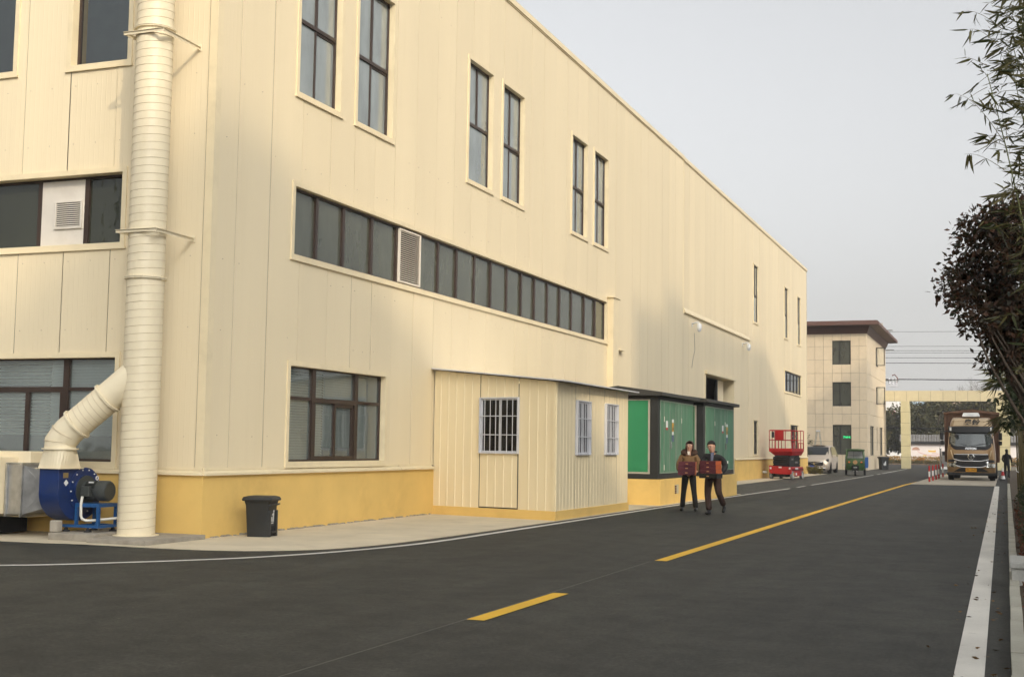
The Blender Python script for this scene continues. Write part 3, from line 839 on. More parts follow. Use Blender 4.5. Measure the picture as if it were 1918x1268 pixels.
# windows at the far end
op = L_open['w10']; n = 5
xs = [op.a0 + (op.a1 - op.a0) * i / n for i in range(n + 1)]
bars = [(op.a0, op.a1, op.z0, op.z0 + 0.07), (op.a0, op.a1, op.z1 - 0.09, op.z1)] + [(x - 0.08, x + 0.08, op.z0 + 0.07, op.z1 - 0.09) for x in xs[1:-1]] + [(op.a0, op.a0 + 0.08, op.z0 + 0.07, op.z1 - 0.09), (op.a1 - 0.08, op.a1, op.z0 + 0.07, op.z1 - 0.09)]
window(mapL, op, bars, [(xs[i] + 0.08, xs[i + 1] - 0.08, op.z0 + 0.07, op.z1 - 0.09) for i in range(n)], depth=0.05, frame_m='blackfr')
for k in ('w11', 'w12'):
    op = L_open[k]; am = op.a0 + (op.a1 - op.a0) * 0.5; b = 0.07; tz = 2.3
    bars = [(op.a0, op.a0 + b, op.z0, op.z1), (op.a1 - b, op.a1, op.z0, op.z1), (op.a0 + b, op.a1 - b, op.z1 - b, op.z1), (op.a0 + b, op.a1 - b, op.z0, op.z0 + b), (op.a0 + b, op.a1 - b, tz - 0.04, tz + 0.04), (am - 0.05, am + 0.05, op.z0 + b, op.z1 - b, 0.01)]
    panes = [(op.a0 + b, am - 0.05, op.z0 + b, tz - 0.04), (am + 0.05, op.a1 - b, op.z0 + b, tz - 0.04), (op.a0 + b, am - 0.05, tz + 0.04, op.z1 - b), (am + 0.05, op.a1 - b, tz + 0.04, op.z1 - b)]
    window(mapL, op, bars, panes, depth=0.05, trim=0.06, frame_m='blackfr')

# windows of the short side: ribbon with white infill and small grille, and the big one behind the blower
op = S_open['sb']
mm = [-19.46, -18.5, -17.55, -16.5, -15.42, -14.43, -13.61]
bars = [(op.a0, op.a1, op.z0, op.z0 + 0.04), (op.a0, op.a1, op.z1 - 0.05, op.z1)] + [(x - 0.045, x + 0.045, op.z0 + 0.04, op.z1 - 0.05, 0.01) for x in mm]
panes = [(mm[i] + 0.045, mm[i + 1] - 0.045, op.z0 + 0.04, op.z1 - 0.05) for i in range(6) if i != 4]
M['glass_sb'] = glass_mat('window_glass_dusty', tint=(0.55, 0.58, 0.50), ior=1.6, wave=0.05, ws=2.5, film=0.45, film_col=(0.075, 0.08, 0.055), rough=0.04)
sb = window(mapS, op, bars, panes, glass='glass_sb', depth=0.16, jamb=False)
wp = MB(); fbox(wp, mapS, -15.375, -14.475, op.z0 + 0.04, op.z1 - 0.05, -0.19, -0.15); wp.build('infill_panel', M['white_panel'], sb, o=FO)
gf = MB()
for q in ((-15.08, -15.045, 5.09, 5.57), (-14.535, -14.50, 5.09, 5.57), (-15.045, -14.535, 5.09, 5.12), (-15.045, -14.535, 5.54, 5.57)): fbox(gf, mapS, *q, -0.15, -0.115)
gf.build('grille_frame', M['white_panel'], sb, o=FO)
gb_ = MB(); fbox(gb_, mapS, -15.045, -14.535, 5.12, 5.54, -0.149, -0.146); gb_.build('grille_back', M['dark'], sb, o=FO)
gs = MB(); gs.hexa([mapS(-15.045, 0, -0.120), mapS(-14.535, 0, -0.120), mapS(-14.535, 0.018, -0.144), mapS(-15.045, 0.018, -0.144), mapS(-15.045, 0.006, -0.118), mapS(-14.535, 0.006, -0.118), mapS(-14.535, 0.023, -0.142), mapS(-15.045, 0.023, -0.142)])
gs.v = [(p[0] - FX, p[1] - FY, p[2]) for p in gs.v]
gs = gs.mesh('slat'); gs.materials.append(M['white_panel'])
for k in range(12):
    s = mesh_obj('slat', gs, sb); s.location = (0, 0, 5.125 + k * 0.0345)

op = S_open['sw']
bars = [(op.a0, op.a0 + 0.05, op.z0, op.z1), (op.a1 - 0.02, op.a1, op.z0, op.z1), (op.a0 + 0.05, op.a1 - 0.02, op.z0, op.z0 + 0.05), (op.a0 + 0.05, op.a1 - 0.02, op.z1 - 0.03, op.z1),
        (-14.72, -14.61, op.z0 + 0.05, op.z1 - 0.03, 0.02), (op.a0 + 0.05, -14.72, 2.32, 2.41, 0.01), (-14.61, op.a1 - 0.02, 2.34, 2.40, 0.01), (-15.52, -15.44, op.z0 + 0.05, 2.32, 0.0), (-14.79, -14.72, op.z0 + 0.05, 2.32, 0.0), (-16.3, -16.2, op.z0 + 0.05, op.z1 - 0.03, 0.02)]
panes = [(op.a0 + 0.05, -16.3, 1.2, 2.86), (-16.2, -14.72, 2.41, 2.86), (-14.61, op.a1 - 0.02, 2.40, 2.86), (-14.61, op.a1 - 0.02, op.z0 + 0.05, 2.34), (-16.2, -15.52, 1.22, 2.32), (-15.44, -14.79, 1.22, 2.32, -0.015)]
sw = window(mapS, op, bars, panes, glass='glass_blind', depth=0.12, back=0.6, jamb_m='jamb_pale')
blinds(sw, mapS, -16.6, -15.08, op.z0 + 0.42, op.z1 - 0.03, -0.21, 0.06, 0.036)
blinds(sw, mapS, -15.06, -13.6, op.z0 + 0.42, op.z1 - 0.03, -0.20, 0.050, 0.046)

# loading door recess behind the kiosks, its leaf, and the rail cover above
op = L_open['door']
d = bpy.data.objects.new('loading_door', None); COL.objects.link(d); d.parent = factory
t = MB()
fbox(t, mapL, op.a0 - 0.12, op.a1 + 0.12, op.z1, op.z1 + 0.13, -0.02, 0.12)
fbox(t, mapL, op.a0 - 0.10, op.a0, 0.05, op.z1, -0.05, 0.03); fbox(t, mapL, op.a1, op.a1 + 0.10, 0.05, op.z1, -0.05, 0.03)
fbox(t, mapL, op.a0, op.a0 + 0.01, 0.05, op.z1, -0.55, 0.03); fbox(t, mapL, op.a1 - 0.01, op.a1, 0.05, op.z1, -0.55, 0.03)
fbox(t, mapL, op.a0 + 0.01, op.a1 - 0.01, op.z1 - 0.01, op.z1, -0.55, 0.03)
t.build('door_trim', M['trim'], d, o=FO)
lf = MB(); fbox(lf, mapL, 56.9, 58.2, 0.05, 4.60, -0.40, -0.34); lf.build('door_leaf', M['clad'], d, o=FO)
lf = MB(); fbox(lf, mapL, 52.92, 53.6, 0.05, 4.60, -0.40, -0.34); lf.build('door_leaf', M['clad'], d, o=FO)
lf = MB(); fbox(lf, mapL, 56.72, 56.9, 0.05, 4.60, -0.42, -0.32); lf.build('door_edge', M['kdark'], d, o=FO)
lf = MB(); fbox(lf, mapL, 52.5, 59.3, 0.0, 4.8, -2.5, -2.4); lf.build('room', M['dark'], d, o=FO)
rc = MB()
rc.hexa([mapL(48.99, 6.83, 0.0), mapL(62.7, 6.83, 0.0), mapL(62.7, 7.06, 0.0), mapL(48.99, 7.06, 0.0), mapL(48.99, 6.85, 0.09), mapL(62.7, 6.85, 0.09), mapL(62.7, 6.89, 0.09), mapL(48.99, 6.89, 0.09)])
rc.build('rail_cover', M['trim'], factory, o=FO)
dp = MB(); fbox(dp, mapL, 38.72, 39.34, 0.03, 6.28, 0.0, 0.20); fbox(dp, mapL, 38.66, 39.40, 6.28, 6.31, 0.0, 0.24); dp.build('downpipe_casing', M['trim'], factory, o=FO)
aw = MB(); fbox(aw, mapL, 39.6, 40.3, 4.66, 4.69, 0.0, 0.16); aw.build('small_awning', M['trim'], factory, o=FO)
pv = MB(); pv.cyl((FX + 0.03, 66.3, 0.33), (FX + 0.25, 66.3, 0.33), 0.06); pv.build('drain_spout', M['pvc'], factory, o=FO, smooth=40)
cj = MB(); fbox(cj, mapL, 62.55, 62.72, 1.12, 6.83, 0.0, 0.012); cj.build('seam_strip', M['trim'], factory, o=FO)

# ------------------------------------------------------------------ exhaust stack with its branch duct
PXC, PYC, PR = -12.48, 16.25, 0.285
stack = thing('exhaust_stack', (PXC, PYC, 0.08), label='tall cream spiral seamed exhaust pipe strapped to the factory corner', cat='pipe')
SO = (PXC, PYC, 0.08)
def helix(mb, c, r, z0, z1, pitch, rr=0.0055, seg=28, n=4):
    k = int((z1 - z0) / pitch * seg); pts = []
    for i in range(k + 1):
        a = 2 * math.pi * i / seg
        pts.append((c[0] + r * math.cos(a), c[1] + r * math.sin(a), z0 + pitch * i / seg))
    mb.tube(pts, rr, n)
secs = [(0.085, 4.03), (4.06, 8.0), (8.03, 13.4)]
for z0, z1 in secs:
    s = MB(); s.lathe([(PR, z0), (PR, z1)], (PXC, PYC, 0), n=48); s.build('pipe_section', M['duct'], stack, smooth=40, o=SO)
    h = MB(); helix(h, (PXC, PYC), PR + 0.001, z0 + 0.02, min(z1, 10.2) - 0.02, 0.1235); h.build('spiral_seam', M['seam'], stack, o=SO, smooth=True)
for z in (4.045, 8.015):
    fl = MB(); fl.lathe([(PR, z - 0.022), (PR + 0.035, z - 0.018), (PR + 0.035, z - 0.004), (PR, z - 0.004)], (PXC, PYC, 0), n=48)
    fl.lathe([(PR, z + 0.004), (PR + 0.035, z + 0.004), (PR + 0.035, z + 0.018), (PR, z + 0.022)], (PXC, PYC, 0), n=48)
    for k in range(12):
        a = 2 * math.pi * k / 12; fl.cyl((PXC + (PR + 0.02) * math.cos(a), PYC + (PR + 0.02) * math.sin(a), z - 0.03), (PXC + (PR + 0.02) * math.cos(a), PYC + (PR + 0.02) * math.sin(a), z + 0.03), 0.007, n=6)
    fl.build('flange', M['duct'], stack, o=SO, smooth=30)
bf = MB(); bf.lathe([(PR, 0.082), (PR + 0.06, 0.082), (PR + 0.06, 0.094), (PR, 0.098)], (PXC, PYC, 0), n=40)
bf.build('base_flange', M['duct'], stack, o=SO)
for z in (7.92, 4.78):
    b = MB(); yb_ = PYC - PR - 0.025; dw = FY - 0.01
    for p_, q_ in (((-12.84, yb_, z), (-12.08, yb_, z)), ((-12.10, yb_, z), (-12.14, dw, z)), ((-12.82, yb_, z), (-12.84, dw, z))):
        b.bar(p_, q_, 0.045, 0.006)
        b.bar((p_[0], p_[1], z - 0.024), (q_[0], q_[1], z - 0.024), 0.006, 0.042)
    for xw in (-12.14, -12.84): b.box(xw - 0.03, xw + 0.03, dw - 0.012, dw, z - 0.06, z + 0.05)
    b.lathe([(PR, z - 0.03), (PR + 0.012, z - 0.03), (PR + 0.012, z + 0.03), (PR, z + 0.03)], (PXC, PYC, 0), n=40)
    b.build('wall_bracket', M['duct'], stack, o=SO)
# branch duct rising from the blower to the stack
P0 = Vector((-13.635, 15.83, 1.40)); P1 = Vector((-13.62, 15.835, 1.50)); P2 = Vector((-13.52, 15.87, 1.66)); PE = Vector((PXC - 0.02, PYC - 0.01, 2.62))
dirn = (PE - P2).normalized(); RB = 0.235
P3 = P2 + dirn * 0.16; P4 = P3 + dirn * 0.62
br = MB(); br.tube([P0, P0 + Vector((0, 0, 0.10)), P1 + Vector((0.03, 0.01, 0.06)), P2, P3], RB, 36, cap=False)
br.build('elbow', M['duct'], stack, o=SO, smooth=25)
br = MB(); br.tube([P3, P4, PE], RB, 40, cap=False); br.build('branch_duct', M['duct'], stack, o=SO, smooth=True)
def ring_on(mb, p, d, r, w, h):
    mb.tube([p - d * w, p - d * w * 0.98, p + d * w * 0.98, p + d * w], [r, r + h, r + h, r], 40, cap=False)
rg = MB()
for p in (P3, P4): ring_on(rg, p, dirn, RB, 0.016, 0.032)
for k in range(10):
    for p in (P3, P4):
        a = 2 * math.pi * k / 10; s1 = dirn.cross(Vector((0, 0, 1))).normalized(); s2 = s1.cross(dirn)
        q = p + (s1 * math.cos(a) + s2 * math.sin(a)) * (RB + 0.018); rg.cyl(q - dirn * 0.03, q + dirn * 0.03, 0.007, n=6)
rg.build('duct_flange', M['duct'], stack, o=SO, smooth=30)
sm = MB(); s1 = dirn.cross(Vector((0, 0, 1))).normalized(); s2 = s1.cross(dirn)
pts = [P3 + dirn * (0.03 + 0.56 * t / 168) + (s1 * math.cos(t * 2 * math.pi / 28) + s2 * math.sin(t * 2 * math.pi / 28)) * (RB + 0.001) for t in range(168)]
sm.tube(pts, 0.0045, 4)
for f_, p, d_ in ((0, P0 + Vector((0, 0, 0.10)), Vector((0.1, 0.03, 1)).normalized()), (0, P2 - dirn * 0.05, (dirn + Vector((0, 0, 0.6))).normalized())):
    ring_on(sm, p, d_, RB - 0.001, 0.006, 0.008)
sm.build('seam', M['seam'], stack, o=SO, smooth=True)

# ------------------------------------------------------------------ centrifugal blower
bl = thing('blower_fan', (-13.45, 16.05, 0.12), label='blue centrifugal blower with grey motor beside the exhaust pipe', cat='blower')
BO = (-13.45, 16.05, 0.12)
X0, X1 = -13.82, -13.45
cy_, cz_ = 16.14, 0.70
prof = []
for i in range(41):          # scroll from the outlet's left lip round the bottom to the cut-off
    t = i / 40; a = math.pi - t * 1.62 * math.pi; a = math.pi + t * 1.55 * math.pi
    r = 0.53 - 0.13 * t
    prof.append((cy_ + r * math.cos(a), cz_ + r * math.sin(a) * 0.86))
poly = [(cy_ - 0.53, 1.085)] + prof + [(16.06, 1.085)]
hs = MB(); hs.prism(poly, lambda a, b, k: (X0 if k == 0 else X1, a, b))
hs.build('scroll_housing', M['blue'], bl, o=BO, smooth=30, bevel=0.006)
cp = MB(); cp.lathe([(0.0, 0.0), (0.36, 0.0), (0.36, 0.012), (0.25, 0.012), (0.25, 0.03), (0.0, 0.03)], (X1 + 0.001, 16.20, 0.74), 'x', 40)
cp.build('side_plate', M['blue'], bl, o=BO, smooth=30)
bo = MB()
for k in range(14):
    a = 2 * math.pi * k / 14; bo.cyl((X1 + 0.01, 16.20 + 0.325 * math.cos(a), 0.74 + 0.325 * math.sin(a)), (X1 + 0.024, 16.20 + 0.325 * math.cos(a), 0.74 + 0.325 * math.sin(a)), 0.012, n=6)
bo.build('bolts', M['white'], bl, o=BO, kind='stuff')
for nm, yy, zz, s, mt_ in (('nameplate', 15.76, 0.985, 0.05, 'brass'),):
    MB().box(X1 + 0.002, X1 + 0.007, yy - 0.055, yy + 0.055, zz - 0.04, zz + 0.04).build(nm, M[mt_], bl, o=BO)
dm = MB(); dm.prism([(15.775 - 0.05, 0.87), (15.775, 0.87 - 0.05), (15.775 + 0.05, 0.87), (15.775, 0.87 + 0.05)], lambda a, b, k: (X1 + 0.002 + 0.004 * k, a, b)); dm.build('warning_label', M['white'], bl, o=BO)
ey = MB(); ey.lathe([(0.02, 0), (0.034, 0), (0.034, 0.012), (0.02, 0.012)], (X1 + 0.013, 16.47, 0.93), 'x', 16, closed=True); ey.build('lifting_eye', M['white'], bl, o=BO)
# cream transition hopper on the outlet
hp = MB(); n_ = 32; sq = []; ci = []
for j in range(n_):
    a = 2 * math.pi * j / n_; c, s = math.cos(a), math.sin(a); k = 1 / max(abs(c), abs(s))
    sq.append((-13.635 + 0.205 * c * k, 15.835 + 0.235 * s * k, 1.092)); ci.append((-13.635 + (RB + 0.004) * c, 15.835 + (RB + 0.004) * s, 1.385))
hp.grid([sq, ci], closed=True); hp.build('outlet_hopper', M['duct'], bl, o=BO)
hf = MB(); hf.box(-13.875, -13.395, 15.565, 16.105, 1.084, 1.096); hf.tube([(-13.635, 15.835, 1.375), (-13.635, 15.835, 1.376), (-13.635, 15.835, 1.399), (-13.635, 15.835, 1.40)], [RB, RB + 0.04, RB + 0.04, RB], 36, cap=False)
hf.build('hopper_flange', M['duct'], bl, o=BO, smooth=30)
# motor
mo_ = MB(); ax = (0, 16.20, 0.745)
mo_.lathe([(0.0, -13.42), (0.235, -13.42), (0.235, -13.405), (0.15, -13.40), (0.15, -13.37), (0.125, -13.36), (0.125, -13.13), (0.0, -13.13)], ax, 'x', 32)
motor = mo_.build('motor', M['motor'], bl, o=BO, smooth=30)
fc = MB(); fc.lathe([(0.13, -13.15), (0.158, -13.14), (0.160, -12.99), (0.145, -12.965), (0.12, -12.955), (0.115, -12.962), (0.0, -12.962)], ax, 'x', 36); fc.build('fan_cowl', M['motor'], motor, o=BO, smooth=35)
fn = MB()
for k in range(28):
    a = 2 * math.pi * k / 28; c, s = math.cos(a), math.sin(a)
    fn.bar((-13.355, 16.20 + 0.135 * c, 0.745 + 0.135 * s), (-13.155, 16.20 + 0.135 * c, 0.745 + 0.135 * s), 0.005, 0.035, up=(0, c, s))
fn.build('cooling_fins', M['motor'], motor, o=BO)
jb = MB(); jb.box(-13.36, -13.20, 16.00, 16.08, 0.66, 0.82); jb.build('terminal_box', M['motor'], motor, o=BO, bevel=0.01)
MB().box(-13.30, -13.22, 16.115, 16.16, 0.855, 0.885).build('motor_label', M['white'], motor, o=BO)
# stand
st = MB(); fx0, fx1, fy0, fy1, zt, zb = -13.40, -12.99, 15.99, 16.40, 0.545, 0.185
for x in (fx0, fx1):
    for y in (fy0, fy1): st.box(x - 0.022, x + 0.022, y - 0.022, y + 0.022, zb, zt)
for z in (zt - 0.022, zb + 0.022):
    for y in (fy0, fy1): st.box(fx0 + 0.022, fx1 - 0.022, y - 0.02, y + 0.02, z - 0.022, z + 0.022)
    for x in (fx0, fx1): st.box(x - 0.02, x + 0.02, fy0 + 0.022, fy1 - 0.022, z - 0.022, z + 0.022)
st.box(-13.66, fx0 - 0.022, fy0 - 0.02, fy0 + 0.02, zb, zb + 0.044)
st.box(fx0 - 0.02, fx1 + 0.02, fy0 - 0.02, fy1 + 0.02, zt + 0.001, zt + 0.012)
st.build('stand', M['blue2'], bl, o=BO)
for x, y in ((-13.60, 16.00), (-13.16, 15.97), (-13.02, 16.38), (-13.40, 16.40)):
    ft = MB(); ft.lathe([(0.062, 0.121), (0.058, 0.138), (0.03, 0.15), (0.028, 0.17), (0.012, 0.186), (0.0, 0.186)], (x, y, 0), n=16); ft.build('rubber_foot', M['rubber'], bl, o=BO, smooth=30)
cdt = MB(); cdt.tube([(-13.30, 15.985, 0.66), (-13.30, 15.96, 0.55), (-13.29, 15.955, 0.37), (-13.27, 15.96, 0.32), (-13.22, 15.99, 0.295), (-13.14, 16.05, 0.295), (-12.80, 16.40, 0.34), (-12.55, 16.62, 0.40)], 0.022, 10); cdt.build('conduit', M['pvc'], bl, o=BO, smooth=True)

# concrete pads and block
M['padc'] = mat('weathered_pad', (0.33, 0.295, 0.235), 0.9, var=0.2, vs=4, bmp=0.6, bs=30, dirt=0.5, dirt_col=(0.17, 0.145, 0.11), dirt_s=3)
pd = MB().box(-13.62, -12.76, 15.62, 16.90, 0.008, 0.12).build('fan_pad', M['padc'], None, bevel=0.012, o=(-13.2, 16.2, 0.03)); tag(pd, 'rough concrete pad under the blue blower', 'concrete pad')
pd = MB().box(-12.752, -11.70, 15.45, 16.955, 0.008, 0.08).build('pipe_pad', M['padc'], None, bevel=0.01, o=(-12.2, 16.2, 0.03)); tag(pd, 'flat concrete slab under the cream exhaust pipe', 'concrete pad')
cb = MB().box(-13.66, -13.52, 15.69, 15.83, 0.12, 0.30).build('concrete_block', M['conc'], None, bevel=0.02, o=(-13.6, 15.76, 0.12)); tag(cb, 'small upright concrete block propped under the blue scroll housing', 'block')

# inlet duct and filter cabinet at the left edge
idt = thing('inlet_duct', (-14.2, 16.2, 0.30), label='galvanised sheet duct feeding the blue blower from the left', cat='duct'); IO = (-14.2, 16.2, 0.30)
tr = MB()
a_ = [(-14.30, 15.80, 0.36), (-14.30, 16.60, 0.36), (-14.30, 16.60, 1.12), (-14.30, 15.80, 1.12)]
b_ = [(-13.83, 15.95, 0.50), (-13.83, 16.45, 0.50), (-13.83, 16.45, 0.98), (-13.83, 15.95, 0.98)]
tr.grid([a_, b_], closed=True); tr.build('transition', M['galv'], idt, o=IO)
bx_ = MB().box(-14.60, -14.312, 15.80, 16.60, 0.36, 1.12).build('duct_box', M['galv'], idt, o=IO)
fl = MB()
for x in (-14.62, -14.318):
    for q in ((x, x + 0.03, 15.76, 16.64, 1.122, 1.16), (x, x + 0.03, 15.76, 16.64, 0.32, 0.358), (x, x + 0.03, 15.758, 15.796, 0.36, 1.12), (x, x + 0.03, 16.604, 16.64, 0.36, 1.12)): fl.box(*q)
fl.build('duct_flange', M['galv'], idt, o=IO)
rb = MB()
rb.bar((-14.29, 15.805, 0.75), (-13.835, 15.952, 0.74), 0.006, 0.035)
rb.bar((-14.28, 15.795, 1.10), (-13.95, 15.905, 0.76), 0.005, 0.012); rb.bar((-14.28, 15.795, 0.40), (-13.95, 15.905, 0.72), 0.005, 0.012)
rb.build('stiffener', M['galv'], idt, o=IO)
cab = thing('filter_cabinet', (-15.6, 16.1, 0.03), label='cream sheet metal cabinet cut off by the left edge of the photo', cat='cabinet'); CO = (-15.6, 16.1, 0.03)
MB().box(-16.9, -14.40, 16.05, 16.80, 0.30, 1.33).build('rear_box', M['clad'], cab, o=CO, bevel=0.01)
MB().box(-16.9, -14.64, 15.30, 16.049, 0.36, 1.24).build('body', M['clad'], cab, o=CO, bevel=0.01)
MB().box(-16.6, -14.9, 15.5, 16.6, 0.04, 0.30).build('base', M['dark'], cab, o=CO)

# ------------------------------------------------------------------ pedal bin
bn = thing('pedal_bin', (-11.33, 17.95, 0.013), R(12), label='dark grey plastic pedal bin standing against the yellow wall', cat='bin')
def rrect(cx, cy, w, d, r, z, n=5):
    pts = []
    for (sx, sy, a0) in ((1, 1, 0), (-1, 1, 90), (-1, -1, 180), (1, -1, 270)):
        for i in range(n + 1):
            a = R(a0 + 90 * i / n); pts.append((cx + sx * (w / 2 - r) + r * math.cos(a), cy + sy * (d / 2 - r) + r * math.sin(a), z))
    return pts
b = MB(); rows = [rrect(0, 0, 0.34, 0.36, 0.03, 0.0), rrect(0, 0, 0.345, 0.365, 0.03, 0.03), rrect(0.0, 0.0, 0.40, 0.42, 0.04, 0.50), rrect(0, 0, 0.44, 0.46, 0.04, 0.575)]
b.grid(rows, closed=True); b.add(rows[0], [tuple(range(len(rows[0])))]); b.add(rows[-1], [tuple(range(len(rows[0])))])
b.build('body', M['binp'], bn, smooth=35)
l = MB(); rows = [rrect(0, 0, 0.50, 0.52, 0.06, 0.575), rrect(0, 0, 0.515, 0.535, 0.06, 0.60), rrect(0, 0, 0.48, 0.50, 0.06, 0.635), rrect(0, 0, 0.36, 0.38, 0.06, 0.652)]
l.grid(rows, closed=True); l.add(rows[0], [tuple(range(len(rows[0])))]); l.add(rows[-1], [tuple(range(len(rows[0])))])
l.build('lid', M['binp'], bn, smooth=35)
MB().box(0.165, 0.195, -0.11, 0.11, 0.02, 0.17).build('pedal_recess', M['dark'], bn)
MB().box(0.196, 0.225, -0.10, 0.10, 0.06, 0.085).build('pedal', M['binp'], bn)
for s in (-1, 1): MB().box(0.165, 0.222, s * 0.155 - 0.03, s * 0.155 + 0.03, 0.0, 0.42).build('side_rib', M['binp'], bn, bevel=0.008)
hd = MB(); hd.tube([(0.19, 0.19, 0.50), (0.24, 0.19, 0.52), (0.24, -0.19, 0.52), (0.19, -0.19, 0.50)], 0.012, 8); hd.build('handle', M['binp'], bn)
# white pictogram of a figure dropping litter, with a caption bar
em = MB(); X = 0.205
def fl_(poly, x=None): em.prism(poly, lambda a, c, k: (0.17 + (c / 0.5) * 0.033 + 0.004 + 0.002 * k, a, c))
fl_([(0.03 + 0.022 * math.cos(t * math.pi / 5), 0.405 + 0.022 * math.sin(t * math.pi / 5)) for t in range(10)])
fl_([(0.005, 0.38), (0.05, 0.38), (0.055, 0.30), (0.065, 0.235), (0.04, 0.235), (0.032, 0.29), (0.02, 0.235), (-0.002, 0.235), (0.008, 0.31)])
fl_([(0.005, 0.375), (0.01, 0.355), (-0.035, 0.335), (-0.04, 0.352)])
fl_([(-0.075, 0.315), (-0.02, 0.315), (-0.025, 0.24), (-0.07, 0.24)])
fl_([(-0.08, 0.225), (0.06, 0.225), (0.06, 0.208), (-0.08, 0.208)])
em.build('pictogram', M['white'], bn)

# ------------------------------------------------------------------ corrugated shed
M['glass_shed'] = glass_mat('shed_glass', tint=(0.5, 0.5, 0.5), ior=1.45, wave=0.01)
SA, SB_, SCc, SD = Vector((-11.80, 25.62)), Vector((-8.68, 24.84)), Vector((-8.62, 30.02)), Vector((-11.80, 30.02))
shed = thing('sheet_metal_shed', (-10.2, 27.4, 0.03), label='small cream corrugated shed with three barred windows leaning on the factory wall', cat='shed'); HO = (-10.2, 27.4, 0.03)
def map_edge(A, B):
    t = (B - A).normalized(); n = Vector((t.y, -t.x)); Ln = (B - A).length
    return (lambda a, z, d: (A.x + t.x * a + n.x * d, A.y + t.y * a + n.y * d, z)), Ln
mA, LA = map_edge(SA, SB_); mB, LB = map_edge(SB_, SCc)
def corr(mp, a0, a1, z0, z1f, name='sheet', mt='shed', pitch=0.21, h=0.013, off=0.0):
    """trapezoid-ribbed sheet; z0/z1f may be functions of a"""
    f0 = z0 if callable(z0) else (lambda a: z0); f1 = z1f if callable(z1f) else (lambda a: z1f)
    xs = [a0]; k = math.ceil((a0 - off) / pitch)
    prof = [(a0, 0.0)]
    while off + k * pitch < a1 - 0.04:
        c = off + k * pitch
        if c > a0 + 0.04: prof += [(c - 0.022, 0.0), (c - 0.010, h), (c + 0.010, h), (c + 0.022, 0.0)]
        k += 1
    prof.append((a1, 0.0))
    mb = MB(); mb.grid([[mp(a, f0(a), d) for a, d in prof], [mp(a, f1(a), d) for a, d in prof]])
    return mb.build(name, M[mt], shed, o=HO)
ztopA = lambda a: 3.17 - (3.17 - 2.87) * a / LA
for a0, a1, z0, z1 in ((0.0, 1.258, 0.2, ztopA), (1.278, 2.262, 0.228, 1.36), (1.278, 2.272, 2.55, ztopA), (2.290, LA - 0.012, 0.2, ztopA)): corr(mA, a0, a1, z0, z1, off=0.17, pitch=0.216)
for a0, a1, z0, z1 in ((0.012, 1.250, 0.2, 2.87), (1.268, 2.18, 0.2, 1.35), (1.268, 2.18, 2.53, 2.87), (2.192, 3.30, 0.2, 2.87), (3.312, 4.24, 0.2, 1.35), (3.312, 4.24, 2.53, 2.87), (4.252, LB, 0.2, 2.87)): corr(mB, a0, a1, z0, z1, off=0.08, pitch=0.205, h=0.008)
cr = MB()
fbox(cr, mA, LA - 0.07, LA + 0.008, 0.2, 2.87, 0.0, 0.03); fbox(cr, mB, -0.008, 0.06, 0.2, 2.87, 0.0, 0.03)
cr.build('corner_strip', M['shed'], shed, o=HO)
ins = MB()
for lo_, hi_, z0_, z1_ in ((0.02, 1.27, 0.2, 2.84), (1.27, 2.30, 0.2, 1.36), (1.27, 2.30, 2.56, 2.84), (2.30, LA - 0.02, 0.2, 2.84)): fbox(ins, mA, lo_, hi_, z0_, z1_, -0.03, -0.008)
for lo_, hi_, z0_, z1_ in ((0.02, 1.27, 0.2, 2.84), (1.27, 2.18, 0.2, 1.35), (1.27, 2.18, 2.54, 2.84), (2.18, 3.31, 0.2, 2.84), (3.31, 4.24, 0.2, 1.35), (3.31, 4.24, 2.54, 2.84), (4.24, LB - 0.02, 0.2, 2.84)): fbox(ins, mB, lo_, hi_, z0_, z1_, -0.03, -0.008)
ins.build('inner_lining', M['core'], shed, o=HO)
fs = MB(); fbox(fs, lambda a, z, d: (SCc.x - a, SCc.y + d, z), 0.0, 3.16, 0.2, 2.87, -0.02, 0.0); fs.build('rear_sheet', M['shed'], shed, o=HO)
pln = MB(); pln.prism([tuple(SA + Vector((0, -0.02))), tuple(SB_ + Vector((0.025, -0.03))), tuple(SCc + Vector((0.025, 0.02))), tuple(SD + Vector((0, 0.02)))], lambda a, b, k: (a, b, -0.02 if k == 0 else 0.2)); pln.build('plinth', M['plinth'], shed, o=HO)
rf = MB()
ra, rb_, rc_, rd = (-11.80, 25.42), (-8.42, 24.60), (-8.40, 30.25), (-11.80, 30.25)
zr = lambda x: 3.19 - (x + 11.80) / 3.38 * 0.325
for z_ in (0,):
    rf.hexa([(*ra, zr(ra[0])), (*rb_, zr(rb_[0])), (*rc_, zr(rc_[0])), (*rd, zr(rd[0])), (*ra, zr(ra[0]) + 0.025), (*rb_, zr(rb_[0]) + 0.025), (*rc_, zr(rc_[0]) + 0.025), (*rd, zr(rd[0]) + 0.025)])
rf.build('roof', M['grille'], shed, o=HO)
